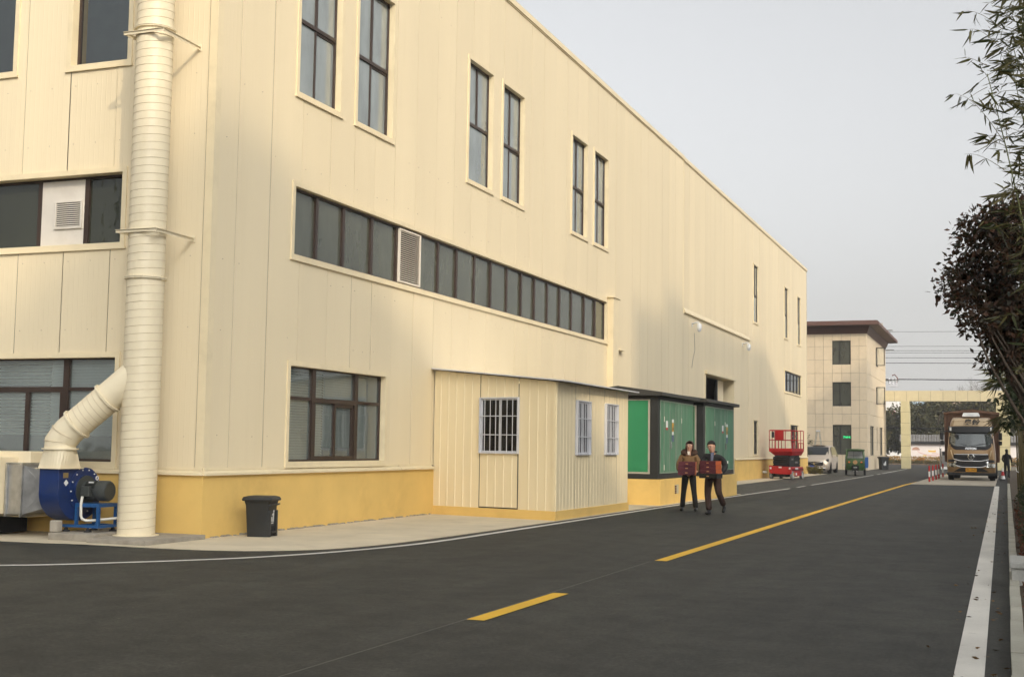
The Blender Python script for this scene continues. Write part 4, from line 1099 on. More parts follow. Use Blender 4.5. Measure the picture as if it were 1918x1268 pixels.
def barred(mp, a0, a1, z0, z1, nb, slide=True):
    w = bpy.data.objects.new('barred_window', None); COL.objects.link(w); w.parent = shed
    fr = MB()
    for q in ((a0, a0 + 0.025, z0, z1), (a1 - 0.025, a1, z0, z1), (a0 + 0.025, a1 - 0.025, z0, z0 + 0.025), (a0 + 0.025, a1 - 0.025, z1 - 0.025, z1)): fbox(fr, mp, *q, -0.03, 0.060)
    fr.build('frame', M['grille'], w, o=HO)
    bm_ = bpy.data.objects.new('bars', None); 
    for i in range(nb):
        a = a0 + (a1 - a0) * (i + 1) / (nb + 1); b = MB(); fbox(b, mp, a - 0.0065, a + 0.0065, z0 + 0.025, z1 - 0.025, 0.040, 0.052); b.build('bar', M['grille'], w, o=HO)
    for k in (1, 2):
        z = z0 + (z1 - z0) * k / 3; b = MB(); fbox(b, mp, a0 - 0.005, a1 + 0.005, z - 0.009, z + 0.009, 0.053, 0.066); b.build('cross_bar', M['grille'], w, o=HO)
    sf = MB(); am = (a0 + a1) / 2
    for q in ((a0 + 0.026, a0 + 0.058, z0 + 0.026, z1 - 0.026), (a1 - 0.058, a1 - 0.026, z0 + 0.026, z1 - 0.026), (am - 0.016, am + 0.016, z0 + 0.026, z1 - 0.026), (a0 + 0.058, am - 0.016, z0 + 0.026, z0 + 0.058), (a0 + 0.058, am - 0.016, z1 - 0.058, z1 - 0.026), (am + 0.016, a1 - 0.058, z0 + 0.026, z0 + 0.058), (am + 0.016, a1 - 0.058, z1 - 0.058, z1 - 0.026)): fbox(sf, mp, *q, -0.028, 0.005)
    sf.build('sash', M['grille'], w, o=HO)
    for p in ((a0 + 0.058, am - 0.016), (am + 0.016, a1 - 0.058)):
        g = MB(); g.quad(mp(p[0], z0 + 0.058, -0.012), mp(p[1], z0 + 0.058, -0.012), mp(p[1], z1 - 0.058, -0.012), mp(p[0], z1 - 0.058, -0.012)); g.build('pane', M['glass_shed'], w, o=HO, recalc=False)
    bk = MB(); fbox(bk, mp, a0, a1, z0, z1, -0.034, -0.030); bk.build('room', M['dark'], w, o=HO)
barred(mA, 1.275, 2.30, 1.36, 2.555, 6)
barred(mB, 1.27, 2.18, 1.35, 2.535, 6)
barred(mB, 3.31, 4.24, 1.35, 2.535, 6)

# ------------------------------------------------------------------ the two green transformer kiosks
M['sign_y'] = mat('sign_yellow', (0.65, 0.33, 0.02), 0.5); M['sign_b'] = mat('sign_blue', (0.07, 0.09, 0.20), 0.5); M['sign_r'] = mat('sign_red', (0.5, 0.03, 0.03), 0.5)
M['brick_dark'] = mat('vent_dark_red', (0.12, 0.03, 0.02), 0.8)
def kiosk(x1, y0, y1, label, seams, plinth_x, vent=False, rz=0.0):
    w = 2.15; x0 = x1 - w; xm = (x0 + x1) / 2
    k = thing('transformer_kiosk', (xm, (y0 + y1) / 2, 0.03), label=label, cat='kiosk', group='green transformer kiosks'); KO = (xm, (y0 + y1) / 2, 0.03)
    p = MB(); p.box(x0 - 0.1, plinth_x, y0 - 0.02, y1 + 0.06, -0.02, 0.69); p.build('plinth', M['plinth'], k, o=KO, bevel=0.015)
    if vent:
        v = bpy.data.objects.new('vent_opening', None); COL.objects.link(v); v.parent = k
        MB().box(plinth_x + 0.001, plinth_x + 0.004, y0 + 1.55, y0 + 2.0, 0.27, 0.52).build('recess', M['jamb'], v, o=KO)
        for i in range(5): MB().box(plinth_x + 0.004, plinth_x + 0.03, y0 + 1.56, y0 + 1.66, 0.28 + i * 0.047, 0.305 + i * 0.047).build('brick', M['brick_dark'], v, o=KO)
    fr = MB()
    fr.box(x0, x1, y0, y1, 0.70, 0.82)
    fr.box(x0, x1, y0, y1, 2.82, 2.90)
    for x in (x0, x1 - 0.22):
        for y in (y0, y1 - 0.14): fr.box(x, x + 0.22, y, y + 0.14, 0.82, 2.82)
    fr.build('frame', M['kdark'], k, o=KO, bevel=0.008)
    bd = MB().box(x0 + 0.03, x1 - 0.03, y0 + 0.03, y1 - 0.03, 0.82, 2.82).build('body', M['kdark'], k, o=KO)
    # end panels
    for ya, yb in ((y0 + 0.012, y0 + 0.03), (y1 - 0.03, y1 - 0.012)):
        ep = bpy.data.objects.new('end_panel', None); COL.objects.link(ep); ep.parent = k
        MB().box(x0 + 0.28, x1 - 0.28, ya, yb, 0.88, 2.78).build('sheet', M['kgreen'], ep, o=KO)
        f = MB()
        for q in ((x0 + 0.225, x0 + 0.279, 0.83, 2.815), (x1 - 0.279, x1 - 0.225, 0.83, 2.815), (x0 + 0.279, x1 - 0.279, 0.83, 0.879), (x0 + 0.279, x1 - 0.279, 2.781, 2.815)): f.box(q[0], q[1], ya - 0.006, yb + 0.006, q[2], q[3])
        f.build('panel_frame', M['kframe'], ep, o=KO)
    # front leaves
    for a, b in zip(seams[:-1], seams[1:]):
        lf = bpy.data.objects.new('door', None); COL.objects.link(lf); lf.parent = k
        MB().box(x1 - 0.01, x1 + 0.008, a + 0.012, b - 0.012, 0.86, 2.79).build('sheet', M['kgreen_w'], lf, o=KO)
        f = MB()
        for q in ((a + 0.004, a + 0.032, 0.84, 2.81), (b - 0.032, b - 0.004, 0.84, 2.81), (a + 0.032, b - 0.032, 0.84, 0.875), (a + 0.032, b - 0.032, 2.77, 2.81)): f.box(x1 - 0.008, x1 + 0.016, *q)
        f.build('door_frame', M['kframe_d'], lf, o=KO)
    mid = seams[2] if len(seams) > 3 else seams[1]
    def sign(y, z, w_, h_, mt_): MB().box(x1 + 0.0085, x1 + 0.013, y - w_ / 2, y + w_ / 2, z - h_ / 2, z + h_ / 2).build('sign', M[mt_], k, o=KO)
    sign(mid - 0.32, 2.17, 0.20, 0.18, 'white'); sign(mid - 0.32, 2.045, 0.20, 0.06, 'sign_r')
    sign(mid + 0.34, 2.27, 0.19, 0.09, 'white'); sign(mid + 0.34, 2.10, 0.19, 0.23, 'sign_y'); sign(mid + 0.34, 1.93, 0.19, 0.09, 'white'); sign(mid + 0.34, 1.79, 0.19, 0.18, 'sign_b')
    tri = MB(); tri.prism([(mid + 0.27, 2.02), (mid + 0.41, 2.02), (mid + 0.34, 2.18)], lambda a, b, q: (x1 + 0.0135 + 0.002 * q, a, b)); tri.build('warning_triangle', M['blackfr'], k, o=KO)
    hd = MB(); hd.box(x1 + 0.016, x1 + 0.03, mid + 0.06, mid + 0.12, 1.50, 1.70); hd.box(x1 + 0.03, x1 + 0.05, mid + 0.075, mid + 0.105, 1.52, 1.64); hd.build('handle', M['chrome'], k, o=KO)
    for z in (1.0, 2.3):
        for y in (seams[1], seams[-2]): MB().box(x1 + 0.016, x1 + 0.028, y - 0.02, y + 0.02, z - 0.07, z + 0.07).build('hinge', M['pvc'], k, o=KO)
    # low gabled roof
    e = 0.16
    r = MB(); r.prism([(x0 - e, 2.905), (x1 + e, 2.905), (x1 + e, 3.00), (xm, 3.17), (x0 - e, 3.00)], lambda a, b, q: (a, (y0 - 0.17) if q == 0 else (y1 + 0.17), b)); r.build('roof', M['kroof'], k, o=KO, bevel=0.008)
    return k
kiosk(-8.62, 32.92, 37.02, 'nearer green transformer kiosk on a yellow plinth, right behind the shed', [33.12, 33.50, 34.14, 34.80, 35.46, 36.90], -8.55, vent=True)
kiosk(-8.45, 37.62, 42.15, 'farther green transformer kiosk on a yellow plinth, behind the walking man', [37.82, 39.10, 40.65, 42.02], -8.36)

# ------------------------------------------------------------------ two dome cameras on the facade
def dome(y, z, label, cable):
    c = thing('security_camera', (FX, y, z), label=label, cat='camera', group='white dome cameras on the factory wall'); O = (FX, y, z)
    MB().box(FX + 0.005, FX + 0.03, y - 0.05, y + 0.05, z - 0.09, z + 0.09).build('wall_plate', M['white'], c, o=O, bevel=0.01)
    a = MB(); a.tube([(FX + 0.02, y, z + 0.03), (FX + 0.16, y, z + 0.08), (FX + 0.28, y, z + 0.09), (FX + 0.31, y, z + 0.03)], 0.03, 10); a.build('arm', M['white'], c, o=O, smooth=True)
    d_ = MB(); d_.lathe([(0.0, 0.05), (0.06, 0.04), (0.095, 0.0), (0.10, -0.10), (0.105, -0.16), (0.095, -0.17)], (FX + 0.31, y, z), n=20); d_.build('housing', M['white'], c, o=O, smooth=40)
    d_ = MB(); d_.sphere((FX + 0.31, y, z - 0.18), (0.088, 0.088, 0.12), 16, 10); d_.build('lens_dome', M['grille'], c, o=O, smooth=True)
    if cable:
        w = MB(); w.tube([(FX + 0.02, y + 0.4, z - 0.3), (FX + 0.03, y + 0.45, z - 1.0), (FX + 0.02, y + 0.2, z - 1.3), (FX + 0.02, y - 0.05, z - 1.75)], 0.006, 6); w.build('cable', M['blackfr'], c, o=O)
dome(50.4, 6.50, 'white dome security camera nearer the viewer, with a dangling cable', True)
dome(61.0, 6.52, 'white dome security camera farther along the factory wall', False)

# ------------------------------------------------------------------ office block behind the factory
M['tile'] = mat('stone_tile', (0.67, 0.555, 0.39), 0.6, var=0.05, rnd=0.05, spec=0.3)
M['brownroof'] = mat('brown_fascia', (0.115, 0.058, 0.042), 0.55, var=0.1)
M['grout'] = mat('tile_joint', (0.20, 0.17, 0.13), 0.9)
M['glass_far'] = glass_mat('office_glass', tint=(0.35, 0.38, 0.35), ior=1.75, wave=0.01, film=0.7, film_col=(0.10, 0.104, 0.085))
M['led'] = emit_mat('green_led', (0.02, 0.8, 0.25), 0.45)
OX, OY = -9.91, 100.68
office = thing('office_block', (OX - 4, OY, 0), label='three storey tiled office block with a flat brown overhanging roof', cat='building'); OO = (OX - 4, OY, 0)
oS = lambda a, z, d: (a, OY - d, z)
oL = lambda a, z, d: (OX + d, a, z)
Wf = [Opening(-12.50, -11.11, 8.11, 9.97), Opening(-12.50, -11.11, 4.89, 6.75), Opening(-12.50, -11.11, 1.17, 3.46)]
zj = [0.0, 1.10, 2.17, 3.24, 4.30, 5.34, 6.38, 7.43, 8.48, 9.52, 10.5]
xj = [-28.0, -24.0, -21.0, -18.0, -15.8, -15.15, -14.5, -13.83, -13.17, -12.50, -11.79, -11.11, -10.48, OX - 0.006]
def tiles(mp, aj, zj, ops):
    for z0, z1 in zip(zj[:-1], zj[1:]):
        for c0, c1, g in split_columns(aj, ops, z0, z1):
            mb = MB()
            for a0, a1, b0, b1 in g:
                e = lambda v, c: v
                fbox(mb, mp, a0 + (0.009 if a0 == c0 else 0), a1 - (0.009 if a1 == c1 else 0), b0 + (0.010 if b0 == z0 else 0), b1 - (0.010 if b1 == z1 else 0), -0.07, 0.0)
            mb.build('tile', M['tile'], office, o=OO)
tiles(oS, xj, zj, Wf)
Wr = [Opening(108.0, 110.6, 8.45, 9.95), Opening(108.0, 110.6, 5.3, 6.7), Opening(103.0, 106.0, 1.13, 3.44), Opening(111.0, 113.9, 1.12, 3.46), Opening(108.2, 109.0, 1.5, 3.44)]
tiles(oL, [OY + 0.006, 103.0, 106.0, 108.2, 111.0, 114.0, 117.0], zj, Wr)
oc = MB()
for c0, c1, g in split_columns([-28.0, OX - 0.4], Wf, 0.0, 10.5):
    for q in g: fbox(oc, oS, *q, -0.35, -0.071)
for c0, c1, g in split_columns([OY + 0.072, 117.0], Wr, 0.0, 10.5):
    for q in g: fbox(oc, oL, *q, -0.35, -0.071)
oc.build('wall_core', M['grout'], office, o=OO)
def office_win(mp, op, split, back='interior'):
    b = 0.06; am = op.a0 + (op.a1 - op.a0) * split
    bars = [(op.a0, op.a0 + b, op.z0, op.z1), (op.a1 - b, op.a1, op.z0, op.z1), (op.a0 + b, op.a1 - b, op.z1 - b, op.z1), (op.a0 + b, op.a1 - b, op.z0, op.z0 + b), (am - 0.035, am + 0.035, op.z0 + b, op.z1 - b)]
    panes = [(op.a0 + b, am - 0.035, op.z0 + b, op.z1 - b), (am + 0.035, op.a1 - b, op.z0 + b, op.z1 - b)]
    tz = op.z0 + (op.z1 - op.z0) * 0.62
    bars.append((op.a0 + b, am - 0.035, tz - 0.03, tz + 0.03))
    return window(mp, op, bars, panes, glass='glass_far', depth=0.10, trim=0, back=0.6, jamb=False, frame_m='blackfr', parent=office, o=OO, inner='interior')
for i, op in enumerate(Wf):
    w = office_win(oS, op, 0.40)
    if i == 2:
        text_obj('led_sign', '7NHO', 0.24, frame((-11.40, OY + 0.105, 2.50), (1, 0, 0), (0, 0, 1)), M['led'], w, 0.004, o=OO, bold=0.008)
for op in Wr: office_win(oL, op, 0.5)
M['glass_sash'] = glass_mat('sash_glass', tint=(0.9, 0.9, 0.86), ior=1.5, wave=0.0, film=0.5, film_col=(0.55, 0.52, 0.42))
# casements standing open on the gable
for z0, z1 in ((8.45, 9.95), (5.3, 6.7)):
    w = bpy.data.objects.new('open_sash', None); COL.objects.link(w); w.parent = office
    s = MB(); P = lambda a, z, d: (OX + 0.03 + a, 108.02 - a * 0.0 + d, z)
    for q in ((0.0, 0.05, z0, z1), (0.62, 0.68, z0, z1), (0.05, 0.62, z0, z0 + 0.06), (0.05, 0.62, z1 - 0.06, z1)): s.box(OX + 0.03 + q[0], OX + 0.03 + q[1], 107.98, 108.03, q[2], q[3])
    s.build('sash', M['blackfr'], w, o=OO)
    g = MB(); g.quad((OX + 0.08, 108.0, z0 + 0.06), (OX + 0.65, 108.0, z0 + 0.06), (OX + 0.65, 108.0, z1 - 0.06), (OX + 0.08, 108.0, z1 - 0.06)); g.build('pane', M['glass_sash'], w, o=OO, recalc=False)
fa = MB()
fa.hexa([(-28, OY - 0.03, 10.48), (OX + 0.03, OY - 0.03, 10.48), (OX + 0.03, 117.03, 10.48), (-28, 117.03, 10.48), (-28, OY - 0.25, 11.06), (OX + 0.25, OY - 0.25, 11.06), (OX + 0.25, 117.25, 11.06), (-28, 117.25, 11.06)])
fa.build('roof_fascia', M['brownroof'], office, o=OO)
MB().box(-28.5, OX + 1.0, OY - 1.0, 117.8, 11.065, 11.33).build('roof_edge', M['brownroof'], office, o=OO, bevel=0.03)
MB().box(-28.4, OX + 0.9, OY - 0.9, 117.7, 11.335, 11.42).build('roof_top', M['brownroof'], office, o=OO)

# aluminium stepladder against the office wall
ld = thing('step_ladder', (-13.47, 99.4, 0.0), label='aluminium A-frame stepladder standing behind the silver van', cat='ladder')
for s in (-1, 1):
    for yy in (-0.02, 0.5):
        m_ = MB(); m_.bar((s * 0.52, yy, 0), (s * 0.08, yy, 2.95), 0.06, 0.045); m_.build('rail', M['kframe'], ld)
for i in range(8):
    z = 0.35 + i * 0.32; x = 0.52 - 0.44 * z / 2.95; m_ = MB(); m_.bar((-x, -0.02, z), (-x, 0.5, z), 0.05, 0.03); m_.bar((x, -0.02, z), (x, 0.5, z), 0.05, 0.03); m_.build('rung', M['grille'], ld)
m_ = MB(); m_.bar((-0.27, -0.05, 1.70), (0.0, -0.05, 1.86), 0.03, 0.06); m_.bar((0.0, -0.05, 1.86), (0.27, -0.05, 1.70), 0.03, 0.06); m_.build('spreader', M['red'], ld)
MB().box(-0.12, 0.12, -0.06, 0.54, 2.92, 3.0).build('top_cap', M['grille'], ld)
# far bin by the office wall
fb = copy_tree(bn); fb.location = (-9.25, 106.5, 0.0); fb.rotation_euler = (0, 0, R(-60)); fb.scale = (1.5, 1.5, 1.6)
fb['label'] = 'small grey bin at the foot of the tiled office block'; fb.name = 'waste_bin'

# ------------------------------------------------------------------ gateway
M['gatepanel'] = mat('gate_panel', (0.60, 0.52, 0.33), 0.5, var=0.05, rnd=0.05, dirt=0.3, dirt_col=(0.42, 0.33, 0.16))
M['gatepost'] = mat('gate_post_panel', (0.55, 0.49, 0.29), 0.5, var=0.05, rnd=0.04)
GY = 114.2
gate = thing('entrance_gateway', (-4, GY, 0), label='yellow panelled entrance gateway spanning the road', cat='gate'); GO = (-4, GY, 0)
bmx = [-9.95] + [-8.96 + k * 0.995 for k in range(0, 15)]
MB().box(-9.93, 4.95, GY + 0.03, GY + 1.2, 5.80, 6.62).build('beam', M['grout'], gate, o=GO)
for a, b in zip(bmx[:-1], bmx[1:]):
    MB().box(a + 0.012, b - 0.012, GY, GY + 0.031, 5.78, 6.65).build('panel', M['gatepanel'], gate, o=GO)
MB().box(-9.94, 4.96, GY + 0.0, GY + 1.22, 6.651, 6.68).build('coping', M['gatepanel'], gate, o=GO)
for x0, x1 in ((-8.45, -7.72), (-0.75, 0.30)):
    p = bpy.data.objects.new('pillar', None); COL.objects.link(p); p.parent = gate
    MB().box(x0 + 0.03, x1 - 0.03, GY + 0.03, GY + 1.17, 0, 5.8).build('shaft', M['grout'], p, o=GO)
    zs = [0.0, 0.98, 1.94, 2.91, 3.90, 4.85, 5.79]
    for z0, z1 in zip(zs[:-1], zs[1:]): MB().box(x0, x1, GY - 0.0, GY + 1.2, z0 + 0.012, z1 - 0.012).build('panel', M['gatepost'], p, o=GO)
# retractable stainless gate
M['steel'] = mat('brushed_steel', (0.30, 0.29, 0.27), 0.35, metal=0.8, var=0.15)
rg_ = thing('retractable_gate', (-4.2, 112.0, 0), label='stainless retractable gate parked left of the truck', cat='gate'); RO = (-4.2, 112.0, 0)
MB().box(-5.05, -4.45, 111.85, 112.15, 0.25, 1.55).build('drive_unit', M['steel'], rg_, o=RO, bevel=0.03)
MB().box(-4.98, -4.52, 111.84, 111.849, 1.2, 1.5).build('display', M['dark'], rg_, o=RO)
for x in (-5.14, -4.36, -4.16, -3.55, -3.4):
    MB().cyl((x, 112, 0.05), (x, 112, 1.75), 0.065).build('post', M['steel'], rg_, o=RO)
    MB().sphere((x, 112, 1.78), 0.09).build('knob', M['chrome'], rg_, o=RO, smooth=True)
lat = MB()
for k in range(3):
    z = 0.3 + k * 0.42; lat.bar((-4.12, 112, z), (-3.6, 112, z + 0.42), 0.03); lat.bar((-4.12, 112, z + 0.42), (-3.6, 112, z), 0.03)
lat.build('lattice', M['white'], rg_, o=RO)
MB().box(-5.1, -4.2, 111.7, 112.3, 0.05, 0.24).build('skirt', M['white'], rg_, o=RO)
# five bollards by the weighbridge
def bollard(x, y, label):
    b = thing('bollard', (x, y, 0.0), label=label, cat='bollard', group='red and white bollards beside the weighbridge')
    for i, z in enumerate((0.0, 0.27, 0.54)):
        MB().cyl((0, 0, z + (0.03 if i == 0 else 0.0)), (0, 0, z + 0.27), 0.045, n=12).build('band', M['red' if i != 1 else 'white'], b, smooth=40)
    MB().cyl((0, 0, 0.0), (0, 0, 0.03), 0.10, n=12).build('base', M['red'], b)
names = ['nearest', 'second', 'third', 'fourth', 'farthest']
for nm, (x, y) in zip(names, ((-3.59, 66.5), (-3.56, 69.1), (-3.54, 71.9), (-3.54, 75.0), (-3.52, 79.4))):
    bollard(x, y, 'red and white striped bollard, %s of the five in the row' % nm)

# ------------------------------------------------------------------ beyond the gate: painted wall, beds, far buildings, wires
M['mural_white'] = mat('mural_wall', (0.72, 0.66, 0.62), 0.8, var=0.04)
M['rooftile'] = mat('grey_roof_tile', (0.17, 0.165, 0.16), 0.8, var=0.2, rnd=0.15)
M['m_brown'] = mat('mural_brown', (0.42, 0.24, 0.17), 0.8); M['m_yellow'] = mat('mural_yellow', (0.75, 0.48, 0.06), 0.8); M['m_red'] = mat('mural_red', (0.72, 0.10, 0.04), 0.8); M['m_pink'] = mat('mural_pink_line', (0.62, 0.22, 0.2), 0.8); M['m_stone'] = mat('garden_stone', (0.55, 0.48, 0.36), 0.8)
MY = 158.0
mw = thing('mural_wall', (-5, MY, 0), label='white garden wall with painted scene and grey tiled coping beyond the gate', cat='wall'); WO = (-5, MY, 0)
MB().box(-11.6, 6.0, MY, MY + 0.3, 0, 2.5).build('wall', M['mural_white'], mw, o=WO)
MB().box(-11.8, 6.0, MY - 0.35, MY + 0.65, 2.35, 2.62).build('eaves', M['blackfr'], mw, o=WO)
ti = MB().hexa([(-0.12, -0.42, 0.0), (0.12, -0.42, 0.0), (0.12, 0.15, 0.75), (-0.12, 0.15, 0.75), (-0.12, -0.42, 0.09), (0.12, -0.42, 0.09), (0.12, 0.15, 0.84), (-0.12, 0.15, 0.84)]).mesh('tile'); ti.materials.append(M['rooftile'])
for k in range(58):
    t = mesh_obj('tile', ti, mw); t.location = (-6.7 + k * 0.30, 0.0, 2.62)
MB().box(-11.8, 6.0, MY - 0.3, MY + 0.6, 2.621, 2.68).build('roof_base', M['kroof'], mw, o=WO)
def motif(nm, poly, mt_): MB().prism(poly, lambda a, b, k: (a, MY - 0.004 - 0.006 * k, b)).build(nm, M[mt_], mw, o=WO)
motif('painted_dome', [(-10.0 + 0.42 * math.cos(t * math.pi / 12) * 1.05, 1.62 + 0.36 * math.sin(t * math.pi / 12)) for t in range(13)], 'm_brown')
motif('painted_hall', [(-8.6, 1.42), (-7.78, 1.42), (-7.78, 1.68), (-7.86, 1.60), (-8.5, 1.60), (-8.6, 1.68)], 'm_yellow')
motif('painted_pagoda', [(-9.3, 0.72), (-8.72, 0.72), (-8.8, 0.82), (-9.22, 0.82)], 'm_yellow'); motif('painted_pagoda', [(-9.3, 0.94), (-8.72, 0.94), (-8.9, 1.06), (-9.12, 1.06)], 'm_yellow')
ln = MB(); ln.tube([(-9.85, MY - 0.012, 1.5), (-9.4, MY - 0.012, 1.25), (-8.8, MY - 0.012, 1.08), (-7.5, MY - 0.012, 1.0), (-6.6, MY - 0.012, 0.95)], 0.022, 6); ln.tube([(-8.2, MY - 0.012, 1.3), (-7.4, MY - 0.012, 1.2), (-6.6, MY - 0.012, 0.8)], 0.02, 6); ln.build('painted_path', M['m_pink'], mw, o=WO)
um = thing('red_garden_hut', (-9.25, 155.6, 0.2), label='small red domed ornament in the flower bed below the mural', cat='ornament')
d_ = MB(); d_.sphere((0, 0, 0.25), (0.42, 0.3, 0.34), 16, 8); d_.build('dome', M['m_red'], um, smooth=True); MB().box(-0.3, 0.3, -0.2, 0.2, 0.0, 0.24).build('base', M['m_stone'], um)
for x in (-9.85, -8.7):
    g = MB(); g.sphere((0, 0, 0.2), (0.3, 0.25, 0.26), 12, 8); o_ = g.build('garden_stone', M['m_stone'], None, o=None, smooth=True); o_.location = (x, 155.4, 0.15); tag(o_, 'round pale boulder %s of the red ornament' % ('left' if x < -9 else 'right'), 'boulder', 'boulders by the red ornament')
M['orange_path'] = mat('orange_path', (0.55, 0.26, 0.08), 0.85)
sheet('far_path', [(-40, 150), (30, 150), (30, 152.0), (-40, 152.0)], 0.01, M['orange_path'])
sheet('far_bed', [(-40, 152), (30, 152), (30, 157.9), (-40, 157.9)], 0.06, M['soil'])

M['farwhite'] = mat('far_white_wall', (0.66, 0.64, 0.61), 0.7, var=0.03); M['farblue'] = mat('far_blue_trim', (0.30, 0.40, 0.48), 0.6); M['farpink'] = mat('far_pink_wall', (0.55, 0.40, 0.30), 0.8, var=0.05)
fw_ = thing('white_warehouse', (-26, 235, 0), label='distant white warehouse with red lettering seen beside the gate pillar', cat='building'); F2 = (-26, 235, 0)
MB().box(-60, -17.6, 230, 262, 0, 10.4).build('wall', M['farwhite'], fw_, o=F2)
MB().box(-17.6, -10.0, 238, 262, 0, 10.0).build('annexe', M['farwhite'], fw_, o=F2)
MB().box(-60.2, -17.4, 229.8, 262, 10.41, 10.7).build('parapet', M['farblue'], fw_, o=F2)
MB().box(-17.55, -10.0, 237.7, 237.99, 9.6, 10.2).build('annexe_trim', M['farblue'], fw_, o=F2)
MB().box(-15.6, -15.1, 237.7, 237.99, 0.0, 9.6).build('downpipe', M['farblue'], fw_, o=F2)
for k in range(11):
    x = -21.0 + k * 0.29; MB().box(x, x + random.uniform(0.12, 0.2), 229.85, 229.99, 7.0 + random.uniform(0, .15), 8.35).build('sign_stroke', M['red'], fw_, o=F2)
for x in (-24.0, -22.2, -20.6, -19.1):
    for z0 in (3.6,):
        w = MB().box(x, x + 0.65, 229.9, 229.99, z0, z0 + 2.6).build('window', M['kdark'], fw_, o=F2); MB().box(x + 0.05, x + 0.6, 229.86, 229.895, z0 + 0.05, z0 + 2.55).build('pane', M['glass_far'], w, o=F2)
fp = thing('pink_block', (-4, 262, 0), label='distant pinkish block half hidden behind the trees beyond the gate', cat='building')
MB().box(-6.0, 6.0, 0, 12, 0, 11.6).build('wall', M['farpink'], fp); MB().box(-6.3, 6.3, -0.3, 12, 11.6, 12.0).build('parapet', M['brownroof'], fp)
for k in range(5): MB().box(-4.6 + k * 2, -3.4 + k * 2, -0.05, -0.005, 8.4, 10.2).build('window', M['kdark'], fp)
# power pole with switchgear, and the wires crossing the road
M['wire'] = mat('black_wire', (0.02, 0.02, 0.022), 0.6); M['insul'] = mat('insulator_brown', (0.16, 0.05, 0.035), 0.4)
pp = thing('power_pole', (-10.9, 125.0, 0), label='power pole with switchgear just past the office block corner', cat='pole'); 
MB().cyl((0, 0, 0), (0, 0, 13.6), 0.17, 0.11, 14).build('shaft', M['conc'], pp, smooth=40)
for z, w in ((12.9, 1.0), (11.0, 1.1), (8.15, 1.5)): MB().box(-w, w, -0.08, 0.08, z - 0.06, z + 0.06).build('cross_arm', M['steel'], pp)
sg = MB(); sg.box(0.55, 1.35, -0.3, 0.3, 7.55, 7.75); 
for x in (0.65, 0.95, 1.25): sg.lathe([(0.06, 0), (0.12, 0.1), (0.07, 0.2), (0.12, 0.3), (0.07, 0.4), (0.12, 0.5), (0.05, 0.6)], (x, 0, 7.75), n=10)
sg.build('switchgear', M['grille'], pp)
ins = MB()
for x in (0.9,): ins.tube([(x, 0, 8.6), (x + 0.25, 0, 8.7), (x + 0.5, 0, 8.35), (x + 0.35, 0, 7.6)], 0.05, 8)
ins.build('jumper_lead', M['insul'], pp)
p2 = copy_tree(pp); p2.location = (26.0, 127.0, 0); p2['label'] = 'power pole hidden far right behind the planting strip'
for i, (z, y0_, r_) in enumerate(((12.83, 125.0, 0.016), (11.45, 125.2, 0.016), (11.02, 125.0, 0.018), (10.80, 124.8, 0.016), (10.35, 125.1, 0.022), (9.84, 125.0, 0.026), (8.28, 124.9, 0.045), (3.62, 121.0, 0.05))):
    pts = []
    for k in range(25):
        t = k / 24; x = -60 + 105 * t; s_ = ((t * 2.9) % 1.0); pts.append((x, y0_ + 2 * t, z - 0.012 * (x + 9.0) - 0.0))
    o_ = MB().tube(pts, r_, 5).build('overhead_wire', M['wire'], None, smooth=True)
    tag(o_, ('topmost thin overhead wire above the gate', 'second highest thin overhead wire above the gate', 'third overhead wire from the top, paired with one just below', 'fourth overhead wire from the top, close under another', 'fifth overhead wire from the top above the gate', 'sixth overhead wire from the top, above the thick one', 'thick black overhead wire just above the yellow gateway beam', 'thick black wire passing under the gateway beam in front of the trees')[i], 'wire', 'overhead wires past the gate')

# ------------------------------------------------------------------ vehicles
def wheel(name, c, r, w, mt_t, mt_r, parent, rim=0.6):
    t = MB(); t.lathe([(r * rim, -w / 2), (r * 0.93, -w / 2), (r, -w / 2 + w * 0.14), (r, w / 2 - w * 0.14), (r * 0.93, w / 2), (r * rim, w / 2)], c, 'x', 28, closed=True)
    e = bpy.data.objects.new(name, None); COL.objects.link(e); e.parent = parent
    t.build('tyre', mt_t, e, smooth=35)
    k = MB(); k.lathe([(0.0, -w * 0.30), (r * 0.25, -w * 0.36), (r * 0.45, -w * 0.25), (r * rim, -w * 0.42), (r * rim, w * 0.42), (r * 0.45, w * 0.25), (r * 0.25, w * 0.36), (0.0, w * 0.30)], c, 'x', 24)
    k.build('rim', mt_r, e, smooth=35)
    return e
M['gold'] = mat('truck_gold_paint', (0.30, 0.185, 0.08), 0.32, metal=0.35, var=0.05, spec=0.5, coat=0.4, dirt=0.25, dirt_col=(0.17, 0.12, 0.07))
M['gold_pale'] = mat('truck_pale_gold', (0.52, 0.40, 0.25), 0.4, metal=0.1, var=0.05)
M['tarp'] = mat('brown_tarp', (0.16, 0.085, 0.05), 0.8, var=0.2, vs=3, stretch=(1, 1, 0.3), bmp=0.5, bs=6)
M['plastic'] = mat('black_plastic', (0.014, 0.014, 0.015), 0.5, var=0.15)
M['lamp'] = glass_mat('headlamp_glass', tint=(0.85, 0.87, 0.85), ior=1.9, wave=0.0)
M['screen'] = glass_mat('windscreen_glass', tint=(0.40, 0.46, 0.44), ior=1.9, wave=0.01)
M['plate_y'] = mat('yellow_plate', (0.72, 0.33, 0.015), 0.5, var=0.05)
M['orange'] = mat('orange_lens', (0.75, 0.16, 0.02), 0.3)
M['lightgrey'] = mat('light_grey', (0.50, 0.49, 0.45), 0.6)

